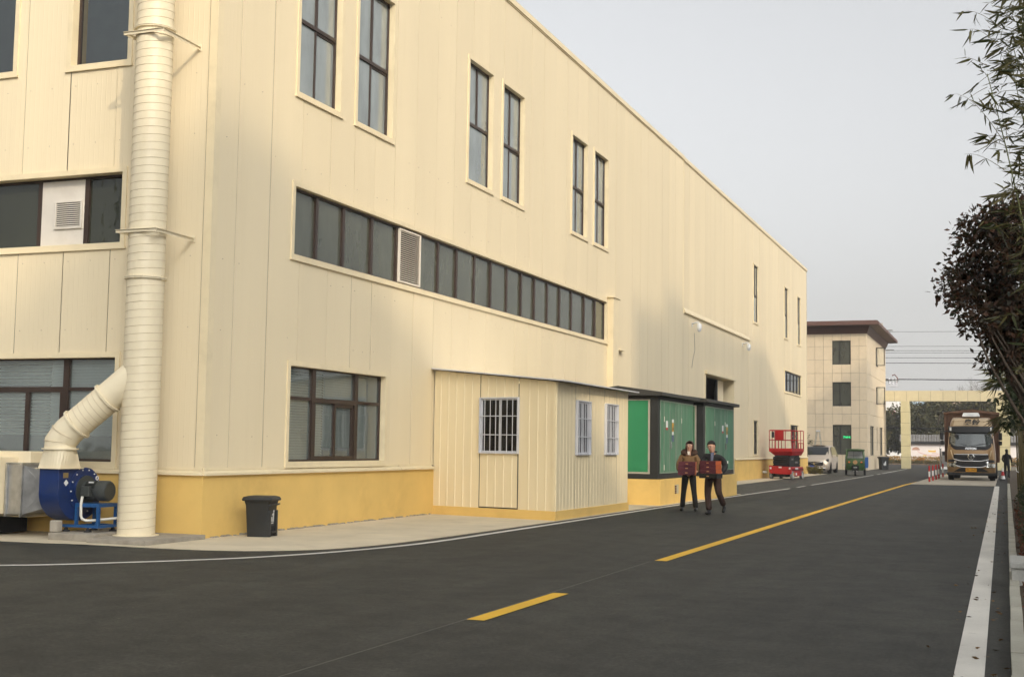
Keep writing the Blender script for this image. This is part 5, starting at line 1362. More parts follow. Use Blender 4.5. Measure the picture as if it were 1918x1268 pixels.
tk = thing('delivery_truck', (-1.74, 70.9, 0.03), label='gold canvas-topped truck facing the camera on the weighbridge', cat='truck')
hw = 1.20
cab = MB()
secs_ = [(0.42, 0.06, 1.19), (0.70, 0.0, 1.21), (1.05, 0.02, 1.21), (1.40, 0.05, 1.20), (1.66, 0.10, 1.18), (2.50, 0.30, 1.10), (2.84, 0.40, 1.06), (3.10, 0.62, 1.02), (3.30, 1.05, 0.95), (3.34, 1.7, 0.90)]
rows = []
for z, yf, w_ in secs_:
    rows.append([(-w_, 2.0, z), (-w_, yf + 0.45, z), (-w_ + 0.03, yf + 0.22, z), (-w_ + 0.14, yf + 0.08, z), (-w_ + 0.40, yf + 0.01, z), (0, yf - 0.03, z), (w_ - 0.40, yf + 0.01, z), (w_ - 0.14, yf + 0.08, z), (w_ - 0.03, yf + 0.22, z), (w_, yf + 0.45, z), (w_, 2.0, z)])
cab.grid(rows, closed=True); cab.add(rows[-1], [tuple(range(11))]); cab.add(rows[0], [tuple(range(11))])
cab.build('cab', M['gold'], tk, smooth=40)
def yf_at(z):
    for (z0, y0, w0), (z1, y1, w1) in zip(secs_[:-1], secs_[1:]):
        if z0 <= z <= z1: t = (z - z0) / (z1 - z0); return y0 + (y1 - y0) * t, w0 + (w1 - w0) * t
    return secs_[-1][1], secs_[-1][2]
def front(x, z, off):
    yf, w_ = yf_at(z); u = abs(x) / w_
    t = [(0.0, -0.03), ((w_ - 0.40) / w_, 0.01), ((w_ - 0.14) / w_, 0.08), ((w_ - 0.03) / w_, 0.22), (1.0, 0.45)]
    y = 0.45
    for (u0, y0), (u1, y1) in zip(t[:-1], t[1:]):
        if u0 <= u <= u1: y = y0 + (y1 - y0) * (u - u0) / (u1 - u0); break
    return (x, yf + y - off, z)
def patch(name, xs, zlo, zhi, off, mt_, nz=6, parent=tk, thick=True):
    """a plate following the cab's front; zlo/zhi functions of x"""
    m_ = MB(); rows = []
    for k in range(nz + 1):
        rows.append([front(x, zlo(x) + (zhi(x) - zlo(x)) * k / nz, off) for x in xs])
    m_.grid(rows)
    return m_.build(name, mt_, parent, smooth=True)
lin = lambda a, b, n: [a + (b - a) * i / n for i in range(n + 1)]
bez = lambda x: 1.60 + 0.34 * max(0.0, (abs(x) - 0.72) / 0.40) ** 1.7
patch('windscreen_surround', lin(-1.09, 1.09, 24), bez, lambda x: 2.82, 0.012, M['plastic'])
gls = lambda x: 1.78 + 0.25 * max(0.0, (abs(x) - 0.72) / 0.33) ** 1.7
patch('windscreen_back', lin(-1.02, 1.02, 20), gls, lambda x: 2.53, 0.016, M['dark'])
patch('windscreen', lin(-1.02, 1.02, 20), gls, lambda x: 2.53, 0.028, glass_mat('truck_screen', tint=(0.5, 0.55, 0.52), ior=2.1, wave=0.01, film=0.35, film_col=(0.16, 0.19, 0.18)))
vz = MB(); rows = [[(x, front(x, 2.66, 0.0)[1] - dy, z) for x in lin(-1.14, 1.14, 12)] for dy, z in ((0.02, 2.84), (0.16, 2.80), (0.24, 2.52), (0.20, 2.50), (0.03, 2.56))]
vz.grid(rows); vz.build('sun_visor', M['plastic'], tk, smooth=40)
for s in (-1, 1): MB().box(s * 1.0 - 0.045, s * 1.0 + 0.045, 0.36 - 0.285, 0.36 - 0.255, 2.60, 2.78).build('marker_lamp', M['white'], tk)
patch('roof_fairing', lin(-0.94, 0.94, 16), lambda x: 2.86, lambda x: 3.27, 0.014, M['gold_pale'])
text_obj('fairing_lettering', '奥铃', 0.40, frame((0.02, 0.425, 3.05), (1, 0, 0.0), (0, 0.62, 0.78)), M['plastic'], tk, 0.004, shear=0.25, bold=0.010)
ac = MB(); ac.hexa([(-0.45, 0.85, 3.36), (0.45, 0.85, 3.36), (0.45, 1.6, 3.36), (-0.45, 1.6, 3.36), (-0.38, 0.95, 3.57), (0.38, 0.95, 3.57), (0.38, 1.55, 3.57), (-0.38, 1.55, 3.57)]); ac.build('air_conditioner', M['white'], tk, bevel=0.03)
text_obj('unit_lettering', 'Haier', 0.12, frame((0.0, 0.885, 3.46), (1, 0, 0), (0, 0.43, 0.9)), M['grille'], tk, 0.003)
patch('grille_upper', lin(-0.86, 0.86, 20), lambda x: 1.04 + 0.08 * max(0, (abs(x) - 0.55) / 0.3), lambda x: 1.40, 0.014, M['plastic'])
patch('grille_lower', lin(-0.84, 0.84, 20), lambda x: 0.70 + 0.10 * max(0, (abs(x) - 0.5) / 0.34), lambda x: 1.0 + 0.06 * max(0, (abs(x) - 0.5) / 0.34), 0.014, M['plastic'])
for (zc, wd, sw_, th) in ((1.365, 0.84, 0.0, 0.03), (1.235, 0.80, 0.0, 0.014), (1.16, 0.78, 0.0, 0.012), (1.02, 0.86, 0.09, 0.032), (0.86, 0.78, 0.04, 0.014), (0.70, 0.82, 0.12, 0.032)):
    pts = [front(x, zc + sw_ * max(0, (abs(x) - 0.5) / 0.36), 0.03) for x in lin(-wd, wd, 16)]
    m_ = MB(); m_.tube(pts, th, 8); m_.build('chrome_bar', M['chrome'] if th > 0.02 else M['plastic'], tk, smooth=True)
for s in (-1, 1):
    m_ = MB(); m_.tube([front(s * 1.0, 1.58, 0.015), front(s * 0.95, 1.36, 0.02), front(s * 0.88, 1.12, 0.02)], 0.028, 8); m_.build('grille_strip', M['gold_pale'], tk, smooth=True)
eb = MB(); c_ = front(0, 1.24, 0.05); eb.lathe([(0.0, -0.03), (0.135, -0.03), (0.165, 0.0), (0.165, 0.03)], (0, c_[1], 1.24), 'y', 28); emb = eb.build('badge', M['chrome'], tk, smooth=35)
MB().lathe([(0.0, -0.036), (0.13, -0.034)], (0, c_[1], 1.24), 'y', 28).build('badge_face', M['plastic'], emb)
tri_ = MB()
for k in (-1, 0, 1): tri_.prism([(k * 0.058 - 0.036 - k * 0.012, 1.30), (k * 0.058 + 0.036 - k * 0.012, 1.30), (k * 0.03 + 0.01, 1.17), (k * 0.03 - 0.01, 1.17)], lambda a, b, q: (a, c_[1] - 0.037 - 0.006 * q, b))
tri_.build('badge_mark', M['chrome'], emb)
text_obj('name_lettering', 'FOTON', 0.155, frame((0, front(0, 1.66, 0.02)[1] - 0.004, 1.665), (1, 0, 0), (0, 0.15, 1)), M['chrome'], tk, 0.006, bold=0.006)
for s in (-1, 1):
    xs_ = sorted([s * 0.74, s * 1.17])
    h_ = patch('headlamp_bowl', lin(xs_[0], xs_[1], 8), lambda x: 0.70, lambda x: 0.93 - 0.08 * (abs(x) - 0.74), 0.012, M['chrome'], 3)
    for cx_ in (0.86, 1.02):
        p_ = front(s * cx_, 0.82, 0.02); l_ = MB(); l_.sphere((p_[0], p_[1], p_[2]), (0.065, 0.05, 0.065), 12, 8); l_.build('lamp_unit', M['lightgrey'], tk, smooth=True)
    patch('headlamp', lin(xs_[0], xs_[1], 8), lambda x: 0.69, lambda x: 0.94 - 0.08 * (abs(x) - 0.74), 0.05, M['lamp'], 3)
    xs2 = sorted([s * 0.74, s * 1.19]); patch('lamp_brow', lin(xs2[0], xs2[1], 8), lambda x: 0.95, lambda x: 1.09, 0.013, M['plastic'], 2)
    patch('grille_corner', lin(*sorted([s * 0.72, s * 0.84]), 3), lambda x: 0.93, lambda x: 1.01, 0.04, M['chrome'], 2)
patch('bumper_intake', lin(-0.85, 0.85, 14), lambda x: 0.46, lambda x: 0.66 - 0.18 * max(0, (abs(x) - 0.55) / 0.30), 0.013, M['plastic'], 3)
MB().box(-0.27, 0.27, -0.085, -0.07, 0.47, 0.65).build('number_plate', M['plate_y'], tk)
text_obj('plate_number', '皖L EA07', 0.125, frame((0, -0.087, 0.56), (1, 0, 0), (0, 0, 1)), M['plastic'], tk, 0.002)
MB().box(-1.2, 1.2, 0.02, 0.5, 0.27, 0.41).build('under_bumper', M['plastic'], tk, bevel=0.03)
for s in (-1, 1):
    m_ = MB(); m_.tube([(s * 1.08, 0.55, 2.60), (s * 1.38, 0.35, 2.56), (s * 1.45, 0.33, 2.45)], 0.025, 8); m_.build('mirror_arm', M['plastic'], tk, smooth=True)
    MB().box(s * 1.45 - 0.09, s * 1.45 + 0.09, 0.28, 0.40, 2.12, 2.52).build('mirror', M['plastic'], tk, bevel=0.04)
    MB().box(s * 1.44 - 0.09, s * 1.44 + 0.09, 0.28, 0.40, 1.86, 2.08).build('wide_mirror', M['plastic'], tk, bevel=0.03)
m_ = MB(); m_.sphere((-0.70, 0.03, 2.33), (0.11, 0.05, 0.10), 14, 8); m_.tube([(-0.75, 0.25, 2.58), (-0.72, 0.06, 2.5), (-0.70, 0.03, 2.36)], 0.015, 6); m_.build('crossview_mirror', M['plastic'], tk, smooth=True)
for x0_, x1_ in ((-0.95, -0.2), (0.0, 0.8)):
    m_ = MB(); a_ = front(x0_, 2.0 if x0_ < -.9 else 1.80, 0.04); b_ = front(x1_, 1.83 if x1_ < 0 else 1.95, 0.04); m_.bar(a_, b_, 0.025); m_.build('wiper', M['plastic'], tk)
# cargo body under canvas
cg = MB(); cg.prism([(-1.38, 0.95), (1.38, 0.95), (1.40, 3.52), (1.34, 3.62), (0.0, 3.76), (-1.34, 3.62), (-1.40, 3.52)], lambda a, b, k: (a, 2.15 if k == 0 else 8.4, b)); cg.build('canvas_body', M['tarp'], tk, smooth=20)
rl = MB()
for s in (-1, 1):
    for x in (1.36, 1.18, 1.0): rl.box(s * x - 0.03, s * x + 0.03, 2.06, 2.14, 0.95, 3.50)
rl.bar((-1.38, 2.10, 3.47), (0.0, 2.10, 3.60), 0.05); rl.bar((0, 2.10, 3.60), (1.38, 2.10, 3.47), 0.05); rl.build('front_frame', M['tarp'], tk)
ed = MB(); ed.prism([(-1.42, 3.50), (-1.42, 3.62), (0, 3.78), (1.42, 3.62), (1.42, 3.50), (0, 3.64)], lambda a, b, k: (a, 2.0 if k == 0 else 2.16, b)); ed.build('canvas_edge', M['tarp'], tk)
MB().box(-0.45, 0.45, 1.0, 8.3, 0.55, 0.94).build('chassis', M['plastic'], tk)
for s in (-1, 1):
    wheel('front_wheel', (s * 1.03, 0.95, 0.47), 0.47, 0.28, M['rubber'], M['lightgrey'], tk)
    wheel('rear_wheel', (s * 0.99, 6.4, 0.47), 0.47, 0.50, M['rubber'], M['lightgrey'], tk)

# ---- people carrier
M['van'] = mat('champagne_paint', (0.44, 0.39, 0.33), 0.42, metal=0.25, var=0.02, vs=0.5, spec=0.5)
M['carglass'] = glass_mat('car_glass', tint=(0.10, 0.12, 0.12), ior=1.9, wave=0.0)
vn = thing('people_carrier', (-11.62, 83.9, 0.004), label='champagne silver people carrier parked past the factory end', cat='van')
ST = [(0.0, .34, .60, .78, .62, .74, .55), (0.10, .24, .68, .90, .82, .88, .70), (0.55, .20, .84, 1.02, .92, .95, .76), (1.10, .20, .98, 1.12, .94, .96, .80), (1.55, .20, 1.02, 1.42, .95, .965, .77), (2.05, .20, 1.03, 1.68, .95, .965, .72), (2.7, .20, 1.04, 1.78, .95, .965, .70), (4.0, .20, 1.05, 1.80, .95, .965, .70), (4.8, .22, 1.06, 1.74, .94, .95, .69), (5.12, .30, 1.05, 1.50, .90, .92, .66), (5.2, .40, .95, 1.10, .80, .84, .6)]
def vrow(s):
    y, zb, zm, zt, wb, wm, wt = s
    h = [(0, zb), (wb * 0.9, zb), (wb, zb + 0.08), (wm, (zb + zm) / 2), (wm, zm - 0.05), (wm - 0.015, zm), (wt + (wm - wt) * 0.12, zt - 0.07), (wt, zt - 0.02), (wt - 0.12, zt + 0.01), (0, zt + 0.03)]
    return [(x, y, z) for x, z in h] + [(-x, y, z) for x, z in h[-2:0:-1]]
b = MB(); rows = [vrow(s) for s in ST]; b.grid(rows, closed=True); b.add(rows[0], [tuple(range(18))]); b.add(rows[-1], [tuple(range(18))])
b.build('body', M['van'], vn, smooth=38)
def vpatch(name, pts, mt_, nm=vn): m_ = MB(); m_.add(pts, [tuple(range(len(pts)))]); return m_.build(name, mt_, nm, recalc=False)
ws = MB(); rows = []
for (y, zt, wt) in ((1.16, 1.165, .77), (1.55, 1.435, .745), (2.02, 1.69, .68)):
    rows.append([(wt * k / 4, y - 0.03 + 0.06 * (k / 4) ** 2, zt + 0.03 - 0.03 * (k / 4) ** 2) for k in range(-4, 5)])
ws.grid(rows); ws.build('windscreen', M['carglass'], vn, smooth=True)
for s in (-1, 1):
    for (y0, y1, h0, h1) in ((1.62, 2.62, 0.44, 0.64), (2.70, 3.75, 0.64, 0.66), (3.83, 4.80, 0.66, 0.58)):
        z0 = 1.07; w0, w1 = 0.962, 0.78
        vpatch('side_window', [(s * w0, y0, z0), (s * w0, y1, z0), (s * (w0 - (w0 - 0.73) * h1 / 0.68), y1 - (0.1 if y1 > 4.5 else 0), z0 + h1), (s * (w0 - (w0 - 0.73) * h0 / 0.68), y0 + (0.42 if y0 < 2 else 0), z0 + (h0 if y0 > 2 else 0.58))], M['carglass'])
    m_ = MB(); m_.box(s * 1.08 - 0.11, s * 1.08 + 0.11, 1.55, 1.68, 1.03, 1.19); m_.build('door_mirror', M['van'], vn, bevel=0.03)
    m_ = MB(); m_.hexa([(s * 0.50, 0.01, 0.72), (s * 0.90, 0.22, 0.76), (s * 0.90, 0.50, 0.78), (s * 0.5, 0.3, 0.74), (s * 0.50, 0.03, 0.81), (s * 0.90, 0.24, 0.90), (s * 0.90, 0.52, 0.95), (s * 0.5, 0.3, 0.9)]); m_.build('headlamp', M['plastic'], vn, bevel=0.02)
    for yc in (0.95, 4.05): wheel('wheel', (s * 0.86, yc, 0.335), 0.335, 0.22, M['rubber'], M['lightgrey'], vn)
    for yc in (0.95, 4.05):
        a_ = MB(); a_.lathe([(0.0, 0), (0.39, 0)], (s * 0.968, yc, 0.34), 'x', 24); a_.build('wheel_arch', M['plastic'], vn)
gr = MB(); gr.prism([(-0.55, 0.50), (0.55, 0.50), (0.62, 0.62), (0.55, 0.74), (-0.55, 0.74), (-0.62, 0.62)], lambda a, c, k: (a, -0.02 + 0.05 * k, c)); gr.build('grille', M['plastic'], vn)
m_ = MB(); m_.tube([(-0.64, -0.01, 0.76), (-0.3, -0.04, 0.70), (0, -0.05, 0.64), (0.3, -0.04, 0.70), (0.64, -0.01, 0.76)], 0.022, 8); m_.build('grille_wing', M['chrome'], vn, smooth=True)
MB().lathe([(0.0, -0.02), (0.07, -0.02), (0.075, 0.0)], (0, -0.05, 0.63), 'y', 16).build('badge', M['chrome'], vn)
m_ = MB(); m_.tube([(-0.75, 0.0, 0.34), (0, -0.06, 0.32), (0.75, 0.0, 0.34)], 0.03, 8); m_.build('bumper_strip', M['chrome'], vn, smooth=True)
m_ = MB(); m_.hexa([(-0.7, -0.02, 0.22), (0.7, -0.02, 0.22), (0.7, 0.1, 0.22), (-0.7, 0.1, 0.22), (-0.72, -0.025, 0.29), (0.72, -0.025, 0.29), (0.72, 0.1, 0.29), (-0.72, 0.1, 0.29)]); m_.build('lower_intake', M['plastic'], vn)
M['plate_b'] = mat('blue_plate', (0.03, 0.09, 0.38), 0.5)
MB().box(-0.24, 0.24, -0.07, -0.055, 0.40, 0.50).build('number_plate', M['plate_b'], vn)
MB().box(-0.42, 0.42, 2.2, 3.1, 1.80, 1.812).build('sunroof', M['carglass'], vn)

# ---- cargo tricycle
M['tgreen'] = mat('tricycle_green', (0.055, 0.115, 0.035), 0.4, var=0.1, spec=0.5, dirt=0.3, dirt_col=(0.12, 0.12, 0.06)); M['bluebox'] = mat('blue_crate', (0.03, 0.12, 0.38), 0.5, var=0.1); M['tan'] = mat('tan_disc', (0.48, 0.27, 0.12), 0.6)
tr_ = thing('cargo_tricycle', (-8.50, 79.0, 0.004), R(6), label='dark green enclosed cargo tricycle parked beside the white line', cat='tricycle')
c = MB(); rows = []
for z, yf, w_ in ((0.32, 0.16, 0.50), (0.45, 0.06, 0.55), (0.85, 0.0, 0.57), (1.0, 0.03, 0.56)):
    rows.append([(-w_, 1.1, z), (-w_, yf + 0.2, z), (-w_ + 0.1, yf + 0.04, z), (0, yf - 0.04, z), (w_ - 0.1, yf + 0.04, z), (w_, yf + 0.2, z), (w_, 1.1, z)])
c.grid(rows, closed=False); c.build('front_body', M['tgreen'], tr_, smooth=40)
fr = MB(); wz = [(1.0, 0.03, 0.56), (1.50, 0.22, 0.48)]
for s in (-1, 1):
    fr.bar((s * 0.52, 0.06, 0.98), (s * 0.46, 0.24, 1.54), 0.10, 0.12); fr.bar((s * 0.55, 1.1, 0.35), (s * 0.50, 1.1, 1.52), 0.06)
    fr.bar((s * 0.46, 0.24, 1.53), (s * 0.50, 1.1, 1.53), 0.06); fr.hexa([(s * 0.545, 0.65, 0.35), (s * 0.56, 0.65, 0.35), (s * 0.56, 1.1, 0.35), (s * 0.545, 1.1, 0.35), (s * 0.545, 0.65, 0.95), (s * 0.56, 0.65, 0.95), (s * 0.56, 1.1, 0.95), (s * 0.545, 1.1, 0.95)])
fr.bar((-0.5, 0.05, 1.01), (0.5, 0.05, 1.01), 0.05); fr.bar((-0.50, 0.24, 1.51), (0.50, 0.24, 1.51), 0.10, 0.10); fr.build('cab_frame', M['tgreen'], tr_)
MB().box(-0.49, 0.49, 1.06, 1.10, 0.42, 1.50).build('cab_back', M['lightgrey'], tr_)
MB().box(-0.40, 0.40, 0.75, 1.05, 0.45, 0.85).build('seat', M['plastic'], tr_, bevel=0.03)
rf_ = MB(); rows = [[(x, y, 1.56 + 0.05 * math.cos(x * 2.6) - 0.02 * abs(y - 0.6)) for x in lin(-0.56, 0.56, 8)] for y in lin(0.12, 1.2, 4)]; rf_.grid(rows); rows2 = [[(p[0], p[1], p[2] - 0.075) for p in r] for r in rows]; rf_.grid(rows2); rf_.grid([rows[0], rows2[0]]); rf_.build('roof', M['tgreen'], tr_, smooth=40)
g = MB(); g.quad((-0.48, 0.055, 1.03), (0.48, 0.055, 1.03), (0.43, 0.23, 1.49), (-0.43, 0.23, 1.49)); g.build('windscreen', glass_mat('tricycle_screen', tint=(0.85, 0.87, 0.85), ior=1.6, wave=0.02), tr_, recalc=False)
m_ = MB(); m_.bar((-0.09, 0.05, 1.03), (-0.085, 0.22, 1.48), 0.015); m_.bar((-0.45, 0.12, 1.20), (0.45, 0.12, 1.20), 0.018); m_.build('handlebar', M['plastic'], tr_)
MB().lathe([(0.0, -0.05), (0.125, -0.05), (0.13, -0.02)], (0, 0.0, 0.80), 'y', 24).build('front_disc', M['tan'], tr_)
for s in (-1, 1): MB().sphere((s * 0.36, 0.0, 0.80), (0.065, 0.04, 0.05), 12, 8).build('turn_lamp', M['orange'], tr_, smooth=True)
MB().box(-0.2, 0.2, 0.0, 0.5, 0.30, 0.62).build('fork_recess', M['dark'], tr_)
wheel('front_wheel', (0, 0.02, 0.24), 0.24, 0.11, M['rubber'], M['lightgrey'], tr_)
m_ = MB(); 
for s in (-1, 1): m_.bar((s * 0.09, 0.02, 0.24), (s * 0.09, 0.10, 0.62), 0.04)
m_.build('fork', M['lightgrey'], tr_); MB().box(-0.10, 0.10, -0.06, 0.2, 0.46, 0.52).build('mudguard', M['lightgrey'], tr_)
for s in (-1, 1): wheel('rear_wheel', (s * 0.55, 1.9, 0.27), 0.27, 0.13, M['rubber'], M['lightgrey'], tr_)
MB().box(-0.6, 0.75, 1.15, 2.5, 0.45, 0.50).build('bed_floor', M['bluebox'], tr_)
bx2 = MB()
for q in ((-0.6, 0.75, 1.15, 1.19, 0.5, 1.12), (-0.6, 0.75, 2.46, 2.5, 0.5, 1.0), (-0.6, -0.56, 1.19, 2.46, 0.5, 1.0)): bx2.box(*q)
for k in range(5): bx2.box(0.71, 0.75, 1.19, 2.46, 0.52 + k * 0.115, 0.60 + k * 0.115)
for y in (1.19, 1.6, 2.0, 2.42): bx2.box(0.75, 0.77, y, y + 0.05, 0.5, 1.1)
bx2.build('bed_sides', M['bluebox'], tr_)
m_ = MB(); m_.tube([(-0.56, 0.3, 0.72), (-0.68, 0.22, 0.66), (-0.72, 0.2, 0.56)], 0.02, 6); m_.build('side_mirror', M['lightgrey'], tr_)

# ---- scissor lift
lf_ = thing('scissor_lift', (-10.60, 66.55, 0.013), R(-9.5), label='red scissor lift parked against the factory wall', cat='lift')
W2, L2 = 0.595, 0.95
MB().box(-W2 + 0.02, W2 - 0.02, -L2, L2, 0.30, 0.62).build('chassis', M['red'], lf_, bevel=0.03)
m_ = MB(); m_.prism([(-W2, 0.36), (-W2, 0.68), (W2, 0.62), (W2, 0.30), (W2 - 0.1, 0.24), (-W2 + 0.12, 0.27)], lambda a, b, k: (a, -L2 - 0.07 + 0.065 * k, b)); m_.build('front_apron', M['red'], lf_, bevel=0.012)
MB().box(-W2 + 0.2, W2 - 0.3, -L2 + 0.04, L2 - 0.1, 0.10, 0.30).build('pothole_guard', M['plastic'], lf_)
for s in (-1, 1):
    for y in (-L2 + 0.18, L2 - 0.2): wheel('wheel', (s * (W2 - 0.05), y, 0.20), 0.20, 0.13, mat('grey_tyre', (0.25, 0.25, 0.23), 0.8) if 'grey_tyre' not in bpy.data.materials else bpy.data.materials['grey_tyre'], M['lightgrey'], lf_, 0.65)
MB().box(W2 - 0.02, W2 + 0.01, -L2 + 0.3, L2 - 0.35, 0.16, 0.34).build('battery_tray', M['red'], lf_, bevel=0.01)
m_ = MB().box(W2 - 0.018, W2 + 0.008, -L2 + 0.05, L2 - 0.05, 0.46, 0.50).build('side_stripe', M['plastic'], lf_)
for (y0, y1, z0, z1, mt_) in ((-0.45, 0.0, 0.50, 0.58, 'white'), (-0.75, -0.55, 0.2, 0.32, 'sign_y'), (-0.4, -0.2, 0.2, 0.32, 'white')): MB().box(W2 + 0.009, W2 + 0.014, y0, y1, z0, z1).build('sticker', M[mt_], lf_)
for x in (-0.5, 0.50): MB().box(x - 0.045, x + 0.045, -L2 - 0.078, -L2 - 0.071, 0.50, 0.60).build('sticker', M['white'], lf_)
MB().box(-0.08, 0.08, -L2 - 0.078, -L2 - 0.071, 0.56, 0.63).build('sticker', M['white'], lf_)
for k in range(6):
    z = 0.66 + k * 0.088
    for s in (-1, 1):
        a_ = MB(); a_.bar((s * (0.40 - 0.03 * (k % 2)), -0.85, z), (s * (0.40 - 0.03 * (k % 2)), 0.85, z + 0.075 * (1 if k % 2 else -1) * 0.5 + 0.04), 0.05, 0.075); a_.build('scissor_arm', M['plastic'], lf_)
for k in range(5):
    z = 0.70 + k * 0.095; a_ = MB()
    for y in (-0.84, 0.0, 0.84): a_.cyl((-0.44, y, z), (0.44, y, z), 0.028, n=10)
    a_.build('cross_shaft', M['plastic'], lf_)
MB().box(-0.34, 0.34, -0.8, 0.8, 0.64, 1.20).build('arm_pack', M['kdark'], lf_)
MB().box(-0.36, 0.42, -0.78, 0.78, 0.66, 1.18).build('side_cover', M['kdark'], lf_)
text_obj('cover_lettering', 'SANY', 0.13, frame((0.425, -0.35, 1.0), (0, 1, 0), (0, 0, 1)), M['lightgrey'], lf_, 0.002)
text_obj('cover_lettering', 'HS 0808', 0.11, frame((0.425, 0.25, 0.84), (0, 1, 0), (0, 0, 1)), M['lightgrey'], lf_, 0.002)
m_ = MB(); m_.hexa([(-W2 + 0.2, -L2 + 0.2, 1.20), (W2 - 0.1, -L2 + 0.2, 1.20), (W2 - 0.1, L2 - 0.1, 1.20), (-W2 + 0.2, L2 - 0.1, 1.20), (-W2, -L2, 1.40), (W2, -L2, 1.40), (W2, L2, 1.40), (-W2, L2, 1.40)]); m_.build('platform_tray', M['red'], lf_)
m_ = MB()
for q in ((-W2 - 0.01, W2 + 0.01, -L2 - 0.012, -L2 + 0.01, 1.39, 1.56), (-W2 - 0.01, W2 + 0.01, L2 - 0.01, L2 + 0.012, 1.39, 1.56), (-W2 - 0.012, -W2 + 0.01, -L2 + 0.01, L2 - 0.01, 1.39, 1.56), (W2 - 0.01, W2 + 0.012, -L2 + 0.01, L2 - 0.01, 1.39, 1.56)): m_.box(*q)
m_.build('toe_board', M['red'], lf_)
r_ = 0.021; zt_, zm_ = 2.48, 1.98
for (nm, pts) in (('top_rail', [(-W2, -L2, 1.5), (-W2, -L2, zt_ - .04), (-W2 + .04, -L2, zt_), (W2 - .04, -L2, zt_), (W2, -L2, zt_ - .04), (W2, -L2, 1.5)]), ('top_rail', [(-W2, L2, 1.5), (-W2, L2, zt_ - .04), (-W2 + .04, L2, zt_), (W2 - .04, L2, zt_), (W2, L2, zt_ - .04), (W2, L2, 1.5)]), ('side_rail', [(W2, -L2, zt_ - .02), (W2, L2, zt_ - .02)]), ('side_rail', [(-W2, -L2, zt_ - .02), (-W2, L2, zt_ - .02)]), ('mid_rail', [(-W2, -L2, zm_), (W2, -L2, zm_)]), ('mid_rail', [(W2, -L2, zm_), (W2, L2, zm_)]), ('mid_rail', [(-W2, -L2, zm_), (-W2, L2, zm_)]), ('mid_rail', [(-W2, L2, zm_), (W2, L2, zm_)])):
    m_ = MB(); m_.tube(pts, r_, 8); m_.build(nm, M['red'], lf_, smooth=True)
for x in (-0.30, -0.1, 0.25):
    m_ = MB(); m_.cyl((x, -L2, 1.5), (x, -L2, zt_), r_ * 0.9, n=8); m_.build('upright', M['red'], lf_)
for y in (-0.5, 0.0, 0.45):
    for s in (-1, 1): m_ = MB(); m_.cyl((s * W2, y, 1.5), (s * W2, y, zt_), r_ * 0.9, n=8); m_.build('upright', M['red'], lf_)
MB().box(-0.27, 0.18, -L2 - 0.03, -L2 - 0.015, 1.99, 2.47).build('control_panel', M['red'], lf_, bevel=0.01)
MB().box(-0.46, -0.34, -L2 - 0.05, -L2 + 0.05, 2.1, 2.4).build('control_box', M['plastic'], lf_, bevel=0.02)
for s, y in ((1, -0.6), (1, 0.3), (1, 0.72)):
    m_ = MB(); m_.tube([(s * W2, y - 0.2, 1.52), (s * W2, y - 0.2, 1.78), (s * W2, y - 0.14, 1.84), (s * W2, y + 0.1, 1.84), (s * W2, y + 0.16, 1.78), (s * W2, y + 0.16, 1.52)], r_, 8); m_.build('gate_hoop', M['red'], lf_, smooth=True)

# ------------------------------------------------------------------ vegetation
def fast_mesh(name, V, F, k, smooth=False):
    me = bpy.data.meshes.new(name)
    n = len(V); m = len(F)
    me.vertices.add(n); me.vertices.foreach_set('co', np.ascontiguousarray(V, dtype=np.float32).ravel())
    me.loops.add(m * k); me.loops.foreach_set('vertex_index', np.ascontiguousarray(F, dtype=np.int32).ravel())
    me.polygons.add(m); me.polygons.foreach_set('loop_start', np.arange(0, m * k, k, dtype=np.int32))
    me.polygons.foreach_set('loop_total', np.full(m, k, dtype=np.int32))
    me.update(calc_edges=True); me.validate()
    return me

def unit(a): return a / np.maximum(np.linalg.norm(a, axis=1, keepdims=True), 1e-9)

def leaf_mesh(name, pts, L, W, mt, axis=None, spread=1.0, lance=False):
    """one small blade per point; L may be an array"""
    N = len(pts)
    rnd = unit(RNG.normal(size=(N, 3)))
    a = rnd if axis is None else unit(np.asarray(axis) + spread * rnd)
    n = unit(np.cross(a, unit(RNG.normal(size=(N, 3)))))
    s = np.cross(a, n)
    Lv = (np.full(N, L) if np.isscalar(L) else np.asarray(L)) * RNG.uniform(0.7, 1.25, N)
    Wv = Lv * (W / (L if np.isscalar(L) else np.mean(L)))
    Lv = Lv[:, None]; Wv = Wv[:, None]
    if lance:
        V = np.stack([pts, pts + 0.22 * Lv * a + 0.45 * Wv * s, pts + 0.62 * Lv * a + 0.36 * Wv * s - 0.03 * Lv * n, pts + Lv * a - 0.10 * Lv * n, pts + 0.62 * Lv * a - 0.36 * Wv * s - 0.03 * Lv * n, pts + 0.22 * Lv * a - 0.45 * Wv * s], axis=1).reshape(-1, 3)
        F = np.arange(N * 6).reshape(-1, 6); k = 6
    else:
        V = np.stack([pts, pts + 0.45 * Lv * a + 0.5 * Wv * s + 0.06 * Lv * n, pts + Lv * a, pts + 0.45 * Lv * a - 0.5 * Wv * s + 0.06 * Lv * n], axis=1).reshape(-1, 3)
        F = np.arange(N * 4).reshape(-1, 4); k = 4
    me = fast_mesh(name, V, F, k); me.materials.append(mt)
    return me

def blob_points(blobs, n, shell=0.55):
    w = np.array([b[1] ** 2 for b in blobs]); idx = RNG.choice(len(blobs), n, p=w / w.sum())
    c = np.array([b[0] for b in blobs])[idx]; r = np.array([b[1] for b in blobs])[idx]
    d = unit(RNG.normal(size=(n, 3))); rad = r * (shell + (1 - shell) * RNG.random(n)) * RNG.uniform(0.55, 1.12, n)
    return c + d * rad[:, None], d

